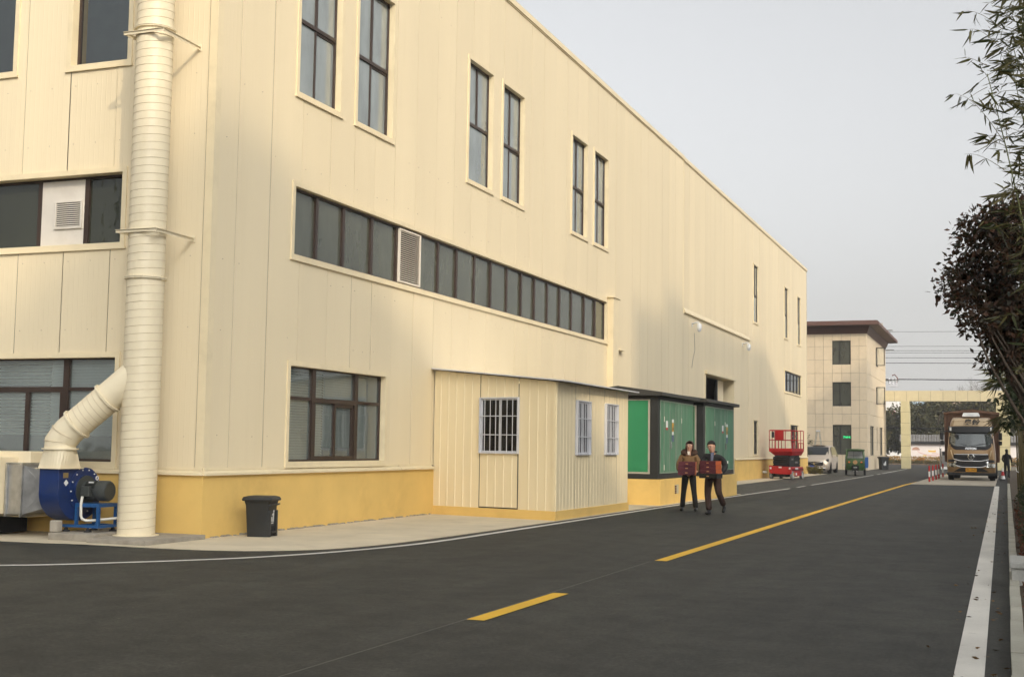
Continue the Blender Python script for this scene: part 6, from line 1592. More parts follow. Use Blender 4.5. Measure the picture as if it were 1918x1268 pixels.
def ellipsoid_blobs(c, rad, n, r0, r1, hollow=0.35):
    out = []
    while len(out) < n:
        p = RNG.uniform(-1, 1, 3); q = np.linalg.norm(p)
        if q > 1 or q < hollow: continue
        out.append((np.array(c) + p * np.array(rad), RNG.uniform(r0, r1)))
    return out

def limb(mb, p0, p1, r0, r1, n=6, seg=5, bend=0.12):
    p0, p1 = Vector(p0), Vector(p1); L = (p1 - p0).length
    off = Vector((random.uniform(-1, 1), random.uniform(-1, 1), random.uniform(-0.3, 0.6))) * L * bend
    pts = [p0.lerp(p1, t / seg) + off * math.sin(math.pi * t / seg) for t in range(seg + 1)]
    mb.tube(pts, [r0 + (r1 - r0) * t / seg for t in range(seg + 1)], n)

M['bark'] = mat('bark', (0.10, 0.075, 0.055), 0.9, var=0.3, vs=12, bmp=0.6, bs=30)
M['leaf_red'] = leaf_mat('photinia_leaf', (0.018, 0.025, 0.010), (0.098, 0.046, 0.026), 0.45, 0.28)
M['leaf_dark'] = leaf_mat('evergreen_leaf', (0.018, 0.030, 0.012), (0.050, 0.062, 0.022), 0.5, 0.2)
M['leaf_far'] = leaf_mat('far_tree_leaf', (0.035, 0.042, 0.016), (0.115, 0.100, 0.036), 0.6, 0.25)
M['leaf_bamboo'] = leaf_mat('bamboo_leaf', (0.040, 0.055, 0.018), (0.16, 0.14, 0.055), 0.45, 0.35)
M['leaf_yellow'] = leaf_mat('golden_leaf', (0.16, 0.12, 0.02), (0.48, 0.24, 0.03), 0.5, 0.25)
M['leaf_redlow'] = leaf_mat('red_groundcover_leaf', (0.020, 0.022, 0.008), (0.14, 0.035, 0.014), 0.5, 0.2)
M['leaf_palm'] = leaf_mat('palm_leaf', (0.035, 0.052, 0.016), (0.16, 0.14, 0.05), 0.45, 0.25)
M['culm'] = mat('bamboo_culm', (0.13, 0.14, 0.045), 0.45, var=0.2, vs=3, stretch=(1, 1, 0.3))
M['culm_dry'] = mat('bamboo_culm_dry', (0.16, 0.13, 0.055), 0.6, var=0.25, vs=4, stretch=(1, 1, 0.3), rnd=0.2)

def tree(name, base, crown_c, crown_r, n_blob, br, n_leaf, L, W, mt, label, cat='tree', trunk_r=0.06, group=None, stems=1, hollow=0.35, kind=None):
    t = thing(name, base, label=label, cat=cat, group=group)
    b = np.array(base); blobs = ellipsoid_blobs(np.array(crown_c) - b, crown_r, n_blob, *br, hollow=hollow)
    pts, d = blob_points(blobs, n_leaf)
    mesh_obj('crown', leaf_mesh('crown', pts, L, W, mt, axis=d * 0.6 + np.array((0, 0, -0.25)), spread=0.9), t)
    mb = MB(); top = Vector(np.array(crown_c) - b)
    fork = [Vector((random.uniform(-0.1, 0.1), random.uniform(-0.1, 0.1), top.z * random.uniform(0.35, 0.55))) for _ in range(stems)]
    for i, f in enumerate(fork): limb(mb, (0.06 * i, 0.05 * i, -0.05), f + Vector((top.x * 0.3, top.y * 0.3, 0)), trunk_r, trunk_r * 0.7, 8)
    for k, (c, r) in enumerate(blobs[:: max(1, len(blobs) // 26)]):
        f = fork[k % stems] + Vector((top.x * 0.3, top.y * 0.3, 0)); limb(mb, f, c, trunk_r * 0.5, trunk_r * 0.10, 5, 4)
    mb.build('trunk', M['bark'], t, smooth=True)
    return t

# red-leaved tree at the right edge
tree('photinia_tree', (0.55, 15.1, 0.05), (0.24, 15.0, 3.35), (0.80, 0.8, 0.98), 95, (0.14, 0.27), 15000, 0.074, 0.036, M['leaf_red'], 'dark red-leaved tree overhanging the road at the right edge', trunk_r=0.045, stems=3, hollow=0.2)
# dark evergreens lining the strip
ev = [(0.95, 19.5, 4.0, 'first dark evergreen behind the red-leaved tree'), (1.05, 24.5, 3.7, 'second dark evergreen in the strip, level with the palm fronds'), (1.15, 31.0, 4.3, 'third dark evergreen in the strip, behind the palms'), (1.25, 40.0, 5.0, 'tall dark evergreen beside the bamboo canes'), (1.4, 52.0, 5.6, 'dark evergreen level with the rear bollards'), (1.6, 66.0, 6.2, 'dark evergreen right beside the truck'), (2.2, 84.0, 6.6, 'dark evergreen behind the person in black'), (2.6, 100.0, 7.0, 'farthest dark evergreen of the right strip near the gate')]
for x, y, h, lb in ev:
    tree('evergreen_tree', (x, y, 0.05), (x - 0.05, y, h * 0.74), (0.95 + 0.010 * (y - 19), 1.5, h * 0.29), 70, (0.22, 0.42), 4200, 0.10 + 0.001 * y, 0.045 + 0.0004 * y, M['leaf_dark'], lb, trunk_r=0.07, group='evergreens along the right strip', hollow=0.1)
# clipped shrubs, low red plants
for i, (x, y, r, h, lb) in enumerate(((0.58, 19.2, 0.46, 0.62, 'nearest round dark shrub beside the kerb'), (0.58, 22.0, 0.52, 0.80, 'second round dark shrub beside the kerb'), (0.60, 25.2, 0.56, 0.95, 'third and tallest round dark shrub beside the kerb'), (0.64, 28.6, 0.56, 0.9, 'fourth round dark shrub beside the kerb'), (0.70, 32.5, 0.56, 0.95, 'fifth round dark shrub beside the kerb'), (0.80, 37.0, 0.56, 0.9, 'sixth round dark shrub beside the kerb'), (0.92, 43.0, 0.56, 0.9, 'farthest round dark shrub beside the kerb'))):
    s = thing('clipped_shrub', (x, y, 0.05), label=lb, cat='shrub', group='dark clipped shrubs along the kerb')
    pts, d = blob_points(ellipsoid_blobs((0, 0, h * 0.52), (r * 0.72, r * 1.4, h * 0.42), 40, 0.12, 0.2, 0.3), 3400)
    mesh_obj('foliage', leaf_mesh('foliage', pts, 0.045, 0.024, M['leaf_dark'], d, 0.9), s)
    mb = MB()
    for k in range(6): limb(mb, (random.uniform(-.08, .08), random.uniform(-.2, .2), -0.03), (random.uniform(-r * .5, r * .5), random.uniform(-r, r), h * 0.7), 0.014, 0.005, 5, 4)
    mb.build('stems', M['bark'], s)
N = 9000
pts = np.stack([RNG.uniform(0.16, 1.2, N), RNG.uniform(16.7, 34.0, N), 0.05 + 0.32 * RNG.random(N) ** 1.3], 1)
gc = mesh_obj('ground_cover', leaf_mesh('ground_cover', pts, 0.055, 0.026, M['leaf_redlow'], np.tile((0, 0, 0.8), (N, 1)), 0.9)); tag(gc, 'low red and olive ground cover along the kerb', 'ground cover', kind='stuff')
N = 3500
pts = np.stack([RNG.uniform(0.14, 1.2, N), RNG.uniform(4.0, 15.3, N), 0.05 + 0.12 * RNG.random(N) ** 1.5], 1)
gc = mesh_obj('leaf_litter', leaf_mesh('leaf_litter', pts, 0.05, 0.022, M['leaf_redlow'], None)); tag(gc, 'dry leaf litter in the planting bed', 'leaf litter', kind='stuff')

# near bamboo hanging into the frame
bam = thing('bamboo', (0.75, 9.4, 0.05), label='leafy bamboo hanging into the top right corner', cat='bamboo')
BV = Vector((0.75, 9.4, 0.05))
culms = []
for (bx, by, tx, ty, tz, sag) in ((0.42, 9.0, -0.08, 8.95, 4.3, 0.10), (0.50, 9.3, 0.12, 9.2, 5.4, 0.15), (0.6, 9.8, 0.08, 9.6, 5.0, 0.2), (0.7, 10.2, 0.20, 9.9, 5.8, 0.2), (0.5, 8.6, 0.20, 8.4, 5.0, 0.1), (0.5, 10.6, 0.06, 10.4, 5.2, 0.2), (0.8, 9.2, 0.26, 9.1, 5.6, 0.2), (0.65, 8.9, 0.22, 8.8, 5.3, 0.15), (0.4, 9.5, 0.15, 9.4, 4.9, 0.15), (0.45, 10.0, 0.16, 9.9, 5.1, 0.15), (0.5, 9.1, 0.18, 9.0, 5.2, 0.12)):
    pts = []
    for k in range(15):
        t = k / 14; pts.append(Vector((bx + (tx - bx) * t ** 1.7, by + (ty - by) * t, 0.0 + tz * (t - sag * 0.5 * t * t * t))) - BV + Vector((0, 0, 0.0)))
    culms.append(pts)
    mb = MB(); mb.tube(pts, [0.011 * (1 - 0.75 * k / 14) for k in range(15)], 7)
    for k in range(1, 14): mb.tube([pts[k] - Vector((0, 0, 0.006)), pts[k] + Vector((0, 0, 0.006))], 0.0135 * (1 - 0.7 * k / 14), 7)
    mb.build('culm', M['culm'], bam, smooth=True)
tw = MB(); LP, LA, LL = [], [], []
for pts in culms:
    for k in range(6, 15):
        for _ in range(5 if k < 9 else 7):
            p = pts[k] + Vector((0, 0, random.uniform(-0.12, 0.12))); a = random.uniform(0, 2 * math.pi)
            ln_ = random.uniform(0.10, 0.30); d = Vector((math.cos(a), math.sin(a), random.uniform(-0.1, 0.7))).normalized()
            q = [p + d * ln_ * t / 5 + Vector((0, 0, -0.16 * ln_ * (t / 5) ** 2)) for t in range(6)]
            tw.tube(q, [0.0022, 0.002, 0.0018, 0.0014, 0.001, 0.0007], 4)
            for j in range(random.randint(5, 11)):
                t = random.uniform(0.3, 1.0) * 5; i0 = min(int(t), 4); lp = q[i0].lerp(q[i0 + 1], t - i0)
                LP.append(lp); LA.append(d * 0.9 + Vector((random.uniform(-.7, .7), random.uniform(-.7, .7), random.uniform(-1.0, 0.15)))); LL.append(random.uniform(0.05, 0.13))
# a few long sprays reaching out to the left
for (x0, y0, z0, x1, z1) in ((0.02, 9.0, 3.62, -0.33, 3.98), (0.02, 9.0, 4.25, -0.20, 4.42), (0.02, 9.1, 3.45, -0.24, 3.58), (0.04, 9.2, 3.0, -0.12, 3.13), (0.02, 9.0, 4.4, -0.24, 4.55)):
    q = [Vector((x0 + (x1 - x0) * t / 6, y0, z0 + (z1 - z0) * math.sin(t / 6 * 1.7))) - BV for t in range(7)]
    tw.tube(q, [0.0024 - 0.0003 * t for t in range(7)], 4)
    for j in range(7):
        t = random.uniform(1.5, 6); i0 = min(int(t), 5); LP.append(q[i0].lerp(q[i0 + 1], t - i0)); LA.append(Vector((random.uniform(-0.9, 0.2), random.uniform(-.5, .5), random.uniform(-1.1, -0.1)))); LL.append(random.uniform(0.07, 0.16))
tw.build('twigs', M['culm_dry'], bam, kind='stuff')
mesh_obj('leaves', leaf_mesh('leaves', np.array([tuple(v) for v in LP]), np.array(LL), np.mean(LL) * 0.16, M['leaf_bamboo'], np.array([tuple(v) for v in LA]), 0.25, lance=True), bam)

# tied bamboo canes farther down the strip
cc = thing('bamboo_canes', (0.55, 39.0, 0.05), label='row of upright olive bamboo canes tied with cord', cat='bamboo')
for k in range(46):
    x = random.uniform(-0.25, 0.5); y = random.uniform(-4.5, 3.5); h = random.uniform(3.0, 4.4)
    m_ = MB(); m_.tube([(x, y, 0), (x + random.uniform(-.05, .05), y, h * 0.5), (x + random.uniform(-.12, .12), y, h)], [0.024, 0.021, 0.012], 7); m_.build('cane', M['culm_dry'], cc, smooth=True)
for z in (1.0, 2.1):
    m_ = MB(); m_.tube([(-0.28, -4.6, z), (-0.29, 0, z - 0.04), (-0.28, 3.6, z)], 0.012, 6); m_.build('cord', M['white'], cc)
# fan palms
def fan_palm(base, h, label, lean, nf=14):
    p = thing('fan_palm', base, label=label, cat='palm', group='fan palms in the right strip')
    mb = MB(); mb.tube([(0, 0, -0.05), (0.02, 0, h * 0.5), (lean, 0, h)], [0.10, 0.085, 0.09], 10); mb.build('trunk', M['bark'], p, smooth=True)
    P, A, Ls = [], [], []; pet = MB()
    for k in range(nf):
        a = 2 * math.pi * k / nf + random.uniform(-.2, .2); el = random.uniform(-0.5, 0.9)
        d = Vector((math.cos(a) * math.cos(el), math.sin(a) * math.cos(el), math.sin(el))); s = Vector((lean, 0, h)); c = s + d * random.uniform(0.35, 0.6)
        pet.tube([s, s.lerp(c, 0.5) + Vector((0, 0, 0.03)), c], 0.010, 5)
        sd = d.cross(Vector((0, 0, 1))).normalized(); up = sd.cross(d)
        for j in range(24):
            th = R(-105 + 210 * j / 23); v = (d * math.cos(th) + sd * math.sin(th) - Vector((0, 0, 0.25 + 0.3 * abs(math.sin(th))))).normalized()
            P.append(tuple(c)); A.append(tuple(v)); Ls.append(0.48)
    pet.build('petioles', M['culm'], p)
    mesh_obj('fronds', leaf_mesh('fronds', np.array(P), np.array(Ls), 0.028, M['leaf_palm'], np.array(A), 0.06, lance=True), p)
fan_palm((0.42, 29.5, 0.05), 3.05, 'taller fan palm whose frond sticks out over the road below the red-leaved tree', -0.10)
fan_palm((0.52, 34.0, 0.05), 2.45, 'shorter fan palm with fronds drooping beside the truck cab', -0.12)

# leaves blown onto the road edge
N = 170
pts = np.stack([-0.03 - np.abs(RNG.normal(0, 0.28, N)), 6.0 + 44 * RNG.random(N) ** 1.5, np.full(N, 0.014)], 1)
ax_ = np.stack([RNG.normal(size=N), RNG.normal(size=N), np.full(N, 0.02)], 1)
fl = mesh_obj('fallen_leaves', leaf_mesh('fallen_leaves', pts, 0.055, 0.02, leaf_mat('fallen_leaf', (0.03, 0.018, 0.01), (0.22, 0.13, 0.05), 0.7, 0.0), ax_, 0.05)); tag(fl, 'brown fallen leaves scattered on the road edge', 'leaves', kind='stuff')

# far trees beyond the mural wall
far = [(-12.5, 172, 7.4, 3.0), (-8.6, 168, 8.6, 3.2), (-5.0, 171, 8.2, 3.0), (-1.6, 169, 9.0, 3.2), (2.2, 172, 8.6, 3.2), (6.5, 170, 9.2, 3.4), (-16.5, 178, 7.0, 3.0)]
lbs = ['leftmost full green tree above the mural wall', 'second full green tree above the mural wall, behind the dome motif', 'third full green tree above the mural wall', 'fourth full green tree above the wall, left of the truck top', 'fifth full green tree, directly behind the truck', 'rightmost full green tree behind the gateway', 'low tree in front of the white warehouse']
for (x, y, h, r), lb in zip(far, lbs):
    tree('broadleaf_tree', (x, y, 0), (x, y, h * 0.58), (r, r, h * 0.42), 80, (0.7, 1.25), 8000, 0.40, 0.24, M['leaf_far'], lb, trunk_r=0.2, group='trees beyond the mural wall', hollow=0.2)
tree('small_tree', (-14.6, 146, 0), (-14.6, 146, 2.8), (2.2, 1.6, 2.0), 50, (0.45, 0.8), 5000, 0.28, 0.16, M['leaf_far'], 'bushy tree between the office block and the gate pillar', trunk_r=0.1, hollow=0.1)
N = 9000
pts = np.stack([RNG.uniform(-16, 6, N), RNG.uniform(153.2, 155.0, N), 0.1 + 0.75 * RNG.random(N)], 1)
fh = mesh_obj('flower_bed', leaf_mesh('flower_bed', pts, 0.16, 0.10, M['leaf_yellow'], np.tile((0, 0, 0.6), (N, 1)), 1.0)); tag(fh, 'strip of golden bedding plants below the mural wall', 'flower bed', kind='stuff')
N = 5000
pts = np.stack([RNG.uniform(-16, 6, N), RNG.uniform(152.2, 153.2, N), 0.05 + 0.35 * RNG.random(N)], 1)
fh = mesh_obj('low_hedge', leaf_mesh('low_hedge', pts, 0.14, 0.08, M['leaf_far'], np.tile((0, 0, 0.6), (N, 1)), 1.0)); tag(fh, 'low green edging in front of the golden bedding plants', 'hedge', kind='stuff')
# bare winter trees fading in the haze
def bare(base, h, label):
    t = thing('bare_tree', base, label=label, cat='tree', group='bare trees in the distance'); mb = MB()
    def grow(p, d, L, r, lv):
        q = p + d * L; mb.tube([p, p.lerp(q, 0.5) + Vector((random.uniform(-.05, .05) * L, random.uniform(-.05, .05) * L, 0)), q], [r, r * 0.8, r * 0.6], 5, cap=False)
        if lv == 0: return
        for _ in range(3 if lv > 1 else 4):
            grow(q - d * L * random.uniform(0, 0.35), (d + Vector((random.uniform(-.55, .55), random.uniform(-.55, .55), random.uniform(0.0, 0.35)))).normalized(), L * random.uniform(0.55, 0.75), r * 0.5, lv - 1)
    grow(Vector((0, 0, 0)), Vector((0, 0, 1)), h * 0.36, 0.14, 5); mb.build('branches', M['bark'], t)
bare((-5.5, 210, 0), 15.0, 'tall bare tree fading into the haze above the gate beam')
bare((-1.0, 214, 0), 16.0, 'taller bare tree fading into the haze beside the dark foliage')
# golden shrub and sapling by the van
s = thing('golden_shrub', (-11.15, 80.6, 0.0), label='low golden green shrub in front of the parked van', cat='shrub')
pts, d = blob_points(ellipsoid_blobs((0, 0, 0.28), (0.50, 0.4, 0.22), 30, 0.10, 0.16, 0.2), 2600); mesh_obj('foliage', leaf_mesh('foliage', pts, 0.06, 0.03, leaf_mat('golden_green_leaf', (0.06, 0.07, 0.015), (0.26, 0.19, 0.03)), d, 0.9), s)
mb = MB()
for k in range(6): limb(mb, (random.uniform(-.1, .1), random.uniform(-.1, .1), -0.03), (random.uniform(-.4, .4), random.uniform(-.3, .3), 0.36), 0.012, 0.004, 5, 4)
mb.build('stems', M['bark'], s)
tree('sapling', (-12.05, 83.3, 0.0), (-11.98, 83.3, 2.0), (0.32, 0.3, 1.0), 14, (0.08, 0.16), 160, 0.12, 0.055, M['leaf_dark'], 'thin sapling growing at the end corner of the factory', trunk_r=0.02, hollow=0.1)

# ------------------------------------------------------------------ people
M['skin'] = mat('skin', (0.50, 0.29, 0.20), 0.5, var=0.04); M['hair_brown'] = mat('dark_brown_hair', (0.048, 0.020, 0.014), 0.45, var=0.25, vs=30); M['hair_black'] = mat('black_hair', (0.010, 0.009, 0.009), 0.5, var=0.2, vs=30)
M['coat_olive'] = mat('olive_brown_coat', (0.15, 0.086, 0.036), 0.85, var=0.15, vs=8, bmp=0.4, bs=14); M['fur'] = mat('brown_fur', (0.055, 0.026, 0.014), 0.95, var=0.4, vs=40, bmp=1.0, bs=90)
M['black_cloth'] = mat('black_cloth', (0.012, 0.012, 0.013), 0.85, var=0.2, vs=6, bmp=0.3, bs=12); M['brown_cloth'] = mat('dark_brown_trousers', (0.042, 0.022, 0.016), 0.85, var=0.15, vs=6, bmp=0.4, bs=10)
M['shoe'] = mat('black_shoe', (0.010, 0.010, 0.010), 0.4, var=0.1); M['shirt'] = mat('blue_grey_shirt', (0.10, 0.11, 0.16), 0.8); M['cream_cloth'] = mat('cream_shirt', (0.6, 0.56, 0.48), 0.8)
M['box_maroon'] = mat('maroon_box', (0.085, 0.016, 0.024), 0.5, var=0.08); M['box_orange'] = mat('orange_box_side', (0.38, 0.085, 0.022), 0.5, var=0.08); M['gilt'] = mat('gilt_print', (0.55, 0.28, 0.12), 0.4, metal=0.3); M['lips'] = mat('lips', (0.42, 0.07, 0.06), 0.4); M['eye'] = mat('eye_dark', (0.02, 0.012, 0.01), 0.3)

def skin_obj(name, verts, edges, mt, parent, root=0, sub=2, smooth=True):
    """verts: (x, y, z, rx, ry)"""
    me = bpy.data.meshes.new(name)
    me.from_pydata([v[:3] for v in verts], edges, [])
    ob = bpy.data.objects.new(name, me); COL.objects.link(ob)
    if parent is not None: ob.parent = parent
    md = ob.modifiers.new('skin', 'SKIN'); md.use_smooth_shade = True; md.branch_smoothing = 0.6
    lay = me.skin_vertices[0].data if me.skin_vertices else None
    if lay is None:
        bm = bmesh.new(); bm.from_mesh(me); bm.verts.layers.skin.verify(); bm.to_mesh(me); bm.free(); lay = me.skin_vertices[0].data
    for i, v in enumerate(verts):
        lay[i].radius = (v[3], v[4] if len(v) > 4 else v[3]); lay[i].use_root = (i == root)
    sb_ = ob.modifiers.new('subdivision', 'SUBSURF'); sb_.levels = sub; sb_.render_levels = sub
    # bake the modifiers so that the mesh is a plain continuous surface
    dg = bpy.context.evaluated_depsgraph_get(); dg.update()
    m2 = bpy.data.meshes.new_from_object(ob.evaluated_get(dg))
    ob.modifiers.clear(); ob.data = m2
    m2.materials.clear(); m2.materials.append(mt)
    m2.polygons.foreach_set('use_smooth', [True] * len(m2.polygons))
    return ob

def chain(pts): return [(i, i + 1) for i in range(len(pts) - 1)]

def hand(name, wrist, fwd, up, side, parent, mt, curl=0.9, s=1.0):
    """palm with five unequal bent fingers; thumb leaves the palm's edge. fwd: along the hand, up: back of the hand, side: towards the thumb"""
    f, u, t = Vector(fwd).normalized(), Vector(up).normalized(), Vector(side).normalized(); w = Vector(wrist)
    V, E_ = [], []
    def v(p, r): V.append((*p, r * s, r * s * 0.8)); return len(V) - 1
    a = v(w, 0.026); b = v(w + f * 0.045 * s, 0.034); E_.append((a, b))
    for k, (off, ln_) in enumerate(((0.028, 0.070), (0.010, 0.080), (-0.010, 0.074), (-0.028, 0.058))):
        p0 = w + f * 0.085 * s + t * off * s; i0 = v(p0, 0.0115); E_.append((b, i0))
        d = f; p = p0; last = i0
        for j, fr in enumerate((0.45, 0.32, 0.23)):
            ang = curl * (0.5 + 0.35 * j); d = (f * math.cos(ang) - u * math.sin(ang)).normalized(); p = p + d * ln_ * fr * s
            i1 = v(p, 0.0095 - 0.001 * j); E_.append((last, i1)); last = i1
    p = w + f * 0.030 * s + t * 0.035 * s; i0 = v(p, 0.013); E_.append((b, i0))
    p = p + (t * 0.6 + f * 0.7 - u * 0.3).normalized() * 0.035 * s; i1 = v(p, 0.0115); E_.append((i0, i1))
    p = p + (f * 0.8 - u * 0.5).normalized() * 0.03 * s; i2 = v(p, 0.0095); E_.append((i1, i2))
    return skin_obj(name, V, E_, mt, parent, 0, 1)

def face(parent, hc, yaw, tilt, glasses, mouth=True, s=1.0):
    m_ = Matrix.Translation(hc) @ Matrix.Rotation(yaw, 4, 'Z') @ Matrix.Rotation(tilt, 4, 'X')
    P = lambda x, y, z: m_ @ Vector((x * s, y * s, z * s))
    for sx in (-1, 1):
        e = MB(); e.sphere((0, 0, 0), 0.0105, 10, 6); e.v = [tuple(P(sx * 0.031 + p[0], -0.084 + p[1] * 0.5, 0.008 + p[2] * 0.7)) for p in e.v]; e.build('eye', M['eye'], parent, smooth=True)
        b = MB(); b.tube([P(sx * 0.014, -0.092, 0.026), P(sx * 0.032, -0.090, 0.032), P(sx * 0.05, -0.078, 0.026)], 0.0035, 5); b.build('eyebrow', M['hair_black'], parent)
        r = MB(); r.sphere((0, 0, 0), 0.02, 10, 8); r.v = [tuple(P(sx * 0.078 + p[0] * 0.35, 0.005 + p[1] * 0.7, -0.005 + p[2] * 1.4)) for p in r.v]; r.build('ear', M['skin'], parent, smooth=True)
        if glasses:
            g = MB(); pts = [P(sx * 0.034 + 0.026 * math.cos(a * math.pi / 8), -0.100, 0.004 + 0.020 * math.sin(a * math.pi / 8)) for a in range(17)]; g.tube(pts, 0.0018, 5, cap=False); g.tube([P(sx * 0.060, -0.098, 0.008), P(sx * 0.08, -0.01, 0.008)], 0.0018, 5); g.build('glasses', M['chrome'], parent)
    n = MB(); rows = [[P(-0.008, -0.085, 0.015), P(0, -0.094, 0.015), P(0.008, -0.085, 0.015)], [P(-0.016, -0.083, -0.025), P(0, -0.115, -0.022), P(0.016, -0.083, -0.025)], [P(-0.014, -0.083, -0.032), P(0, -0.098, -0.034), P(0.014, -0.083, -0.032)]]
    n.grid(rows); n.build('nose', M['skin'], parent, smooth=True)
    mo = MB(); mo.tube([P(-0.024, -0.080, -0.056), P(-0.010, -0.091, -0.058), P(0.010, -0.091, -0.058), P(0.024, -0.080, -0.056)], [0.003, 0.006, 0.006, 0.003], 6); mo.build('mouth', M['lips'], parent, smooth=True)

def gift_box(parent_loc, rz, w, d, h, label, group, mt_lid='box_maroon', print_=True):
    b = thing('gift_box', parent_loc, rz, label=label, cat='box', group=group)
    MB().box(-w / 2, w / 2, -d / 2, d / 2, 0.0, h * 0.68).build('base', M['box_maroon'], b, bevel=0.003)
    MB().box(-w / 2 - 0.004, w / 2 + 0.004, -d / 2 - 0.004, d / 2 + 0.004, h * 0.682, h * 0.985).build('lid', M[mt_lid], b, bevel=0.003)
    MB().box(w / 2 + 0.0042, w / 2 + 0.0062, -d / 2 + 0.002, d / 2 - 0.002, 0.002, h * 0.97).build('side_panel', M['box_orange'], b)
    if print_:
        e = MB(); e.box(-0.030, 0.030, -d / 2 - 0.0065, -d / 2 - 0.0042, h * 0.40, h * 0.62); e.build('gilt_emblem', M['gilt'], b)
    return b

# --- woman in the olive coat (faces the camera; local -Y is forward)
wx, wy = -7.27, 30.75
wrz = R(8)
wm = thing('person', (wx, wy, 0.0), wrz, label='person in olive brown fur-collared coat and black trousers carrying boxes', cat='person')
HC = (0.02, -0.045, 1.575)
body = [(0, 0, 0.93, .12, .10), (0, 0.0, 1.15, .11, .09), (0, 0.0, 1.33, .13, .085), (0, -0.005, 1.425, .05, .05), (0.012, -0.04, 1.505, .066, .076), (0.02, -0.045, 1.575, .094, .112), (0.022, -0.035, 1.635, .088, .102),
        (0.16, 0.01, 1.355, .045, .045), (0.235, 0.00, 1.12, .038, .038), (0.215, -0.17, 0.955, .028, .028), (-0.16, 0.01, 1.355, .045, .045), (-0.235, 0.00, 1.12, .038, .038), (-0.215, -0.17, 0.955, .028, .028),
        (0.085, 0, 0.86, .075, .075), (0.125, -0.02, 0.48, .052, .052), (0.165, 0.02, 0.09, .035, .035), (-0.085, 0, 0.86, .075, .075), (-0.125, -0.01, 0.48, .052, .052), (-0.165, 0.03, 0.09, .035, .035)]
skin_obj('body', body, [(0, 1), (1, 2), (2, 3), (3, 4), (4, 5), (5, 6), (2, 7), (7, 8), (8, 9), (2, 10), (10, 11), (11, 12), (0, 13), (13, 14), (14, 15), (0, 16), (16, 17), (17, 18)], M['skin'], wm)
coat = [(0, 0.0, 0.90, .185, .145), (0, 0.0, 1.08, .175, .14), (0, 0.0, 1.25, .18, .135), (0, 0.005, 1.37, .15, .11), (0.165, 0.01, 1.345, .078, .078), (0.25, 0.01, 1.14, .075, .075), (0.24, -0.10, 1.02, .066, .066), (0.215, -0.175, 0.985, .052, .052), (-0.165, 0.01, 1.345, .078, .078), (-0.25, 0.01, 1.14, .075, .075), (-0.24, -0.10, 1.02, .066, .066), (-0.215, -0.175, 0.985, .052, .052)]
skin_obj('coat', coat, [(0, 1), (1, 2), (2, 3), (3, 4), (4, 5), (5, 6), (6, 7), (3, 8), (8, 9), (9, 10), (10, 11)], M['coat_olive'], wm)
fc_ = MB()
rows = []
for k in range(21):
    a = R(-150 + 300 * k / 20) + R(90); rr = 0.135; cx_ = rr * math.cos(a); cy__ = 0.012 + 0.10 * math.sin(a); w_ = 0.062 + 0.018 * math.sin(math.pi * k / 20); zc = 1.425 + 0.03 * math.sin(a)
    rows.append([(cx_ + w_ * math.cos(b * math.pi / 5) * math.cos(a), cy__ + w_ * math.cos(b * math.pi / 5) * math.sin(a), zc + w_ * 0.95 * math.sin(b * math.pi / 5)) for b in range(10)])
fc_.grid(rows, closed=True); fc_.add(rows[0], [tuple(range(10))]); fc_.add(rows[-1], [tuple(range(10))]); fc_.build('fur_collar', M['fur'], wm, smooth=True)
MB().hexa([(-0.012, -0.115, 1.37), (0.012, -0.115, 1.37), (0.02, -0.07, 1.37), (-0.02, -0.07, 1.37), (-0.032, -0.085, 1.45), (0.032, -0.085, 1.45), (0.04, -0.05, 1.46), (-0.04, -0.05, 1.46)]).build('collar', M['cream_cloth'], wm)
for s in (-1, 1):
    skin_obj('trouser_leg', [(s * 0.075, 0.0, 0.93, .11, .105), (s * 0.095, 0, 0.74, .092, .092), (s * 0.125, -0.02, 0.48, .070, .070), (s * 0.15, 0.01, 0.25, .066, .068), (s * 0.165, 0.02, 0.075, .066, .070)], chain(range(5)), M['black_cloth'], wm)
    skin_obj('shoe', [(s * 0.165, 0.07, 0.052, .050, .052), (s * 0.168, -0.03, 0.052, .054, .054), (s * 0.172, -0.13, 0.042, .050, .042), (s * 0.175, -0.21, 0.036, .040, .034)], chain(range(4)), M['shoe'], wm)
hr = MB()
def hairfn(p):
    return Vector((p[0], p[1], p[2]))
rows = []
for i in range(15):
    t = i / 14; row = []
    for j in range(22):
        a = R(-38 + 256 * j / 21); th = t * 2.25
        if th < 1.45: r = math.sin(th) * 0.106; z = 0.105 * math.cos(th)
        else: r = 0.106 + 0.004 * (th - 1.45); z = 0.105 * math.cos(1.45) - (th - 1.45) * 0.185
        row.append((HC[0] + r * math.cos(a) * 0.95, HC[1] + 0.012 + r * math.sin(a) * 1.02, HC[2] + 0.028 + z))
    rows.append(row)
hr.grid(rows); ho = hr.build('hair', M['hair_brown'], wm, smooth=True); sdm = ho.modifiers.new('thick', 'SOLIDIFY'); sdm.thickness = 0.018; sdm.offset = -0.3
face(wm, HC, R(-14), R(-6), True, s=1.10)
hand('hand', (0.212, -0.178, 0.965), (-0.35, -0.75, -0.45), (1, -0.2, 0.1), (0, -0.3, 1), wm, M['skin'], 0.9)
hand('hand', (-0.212, -0.178, 0.965), (0.35, -0.75, -0.45), (-1, -0.2, 0.1), (0, -0.3, 1), wm, M['skin'], 0.9)
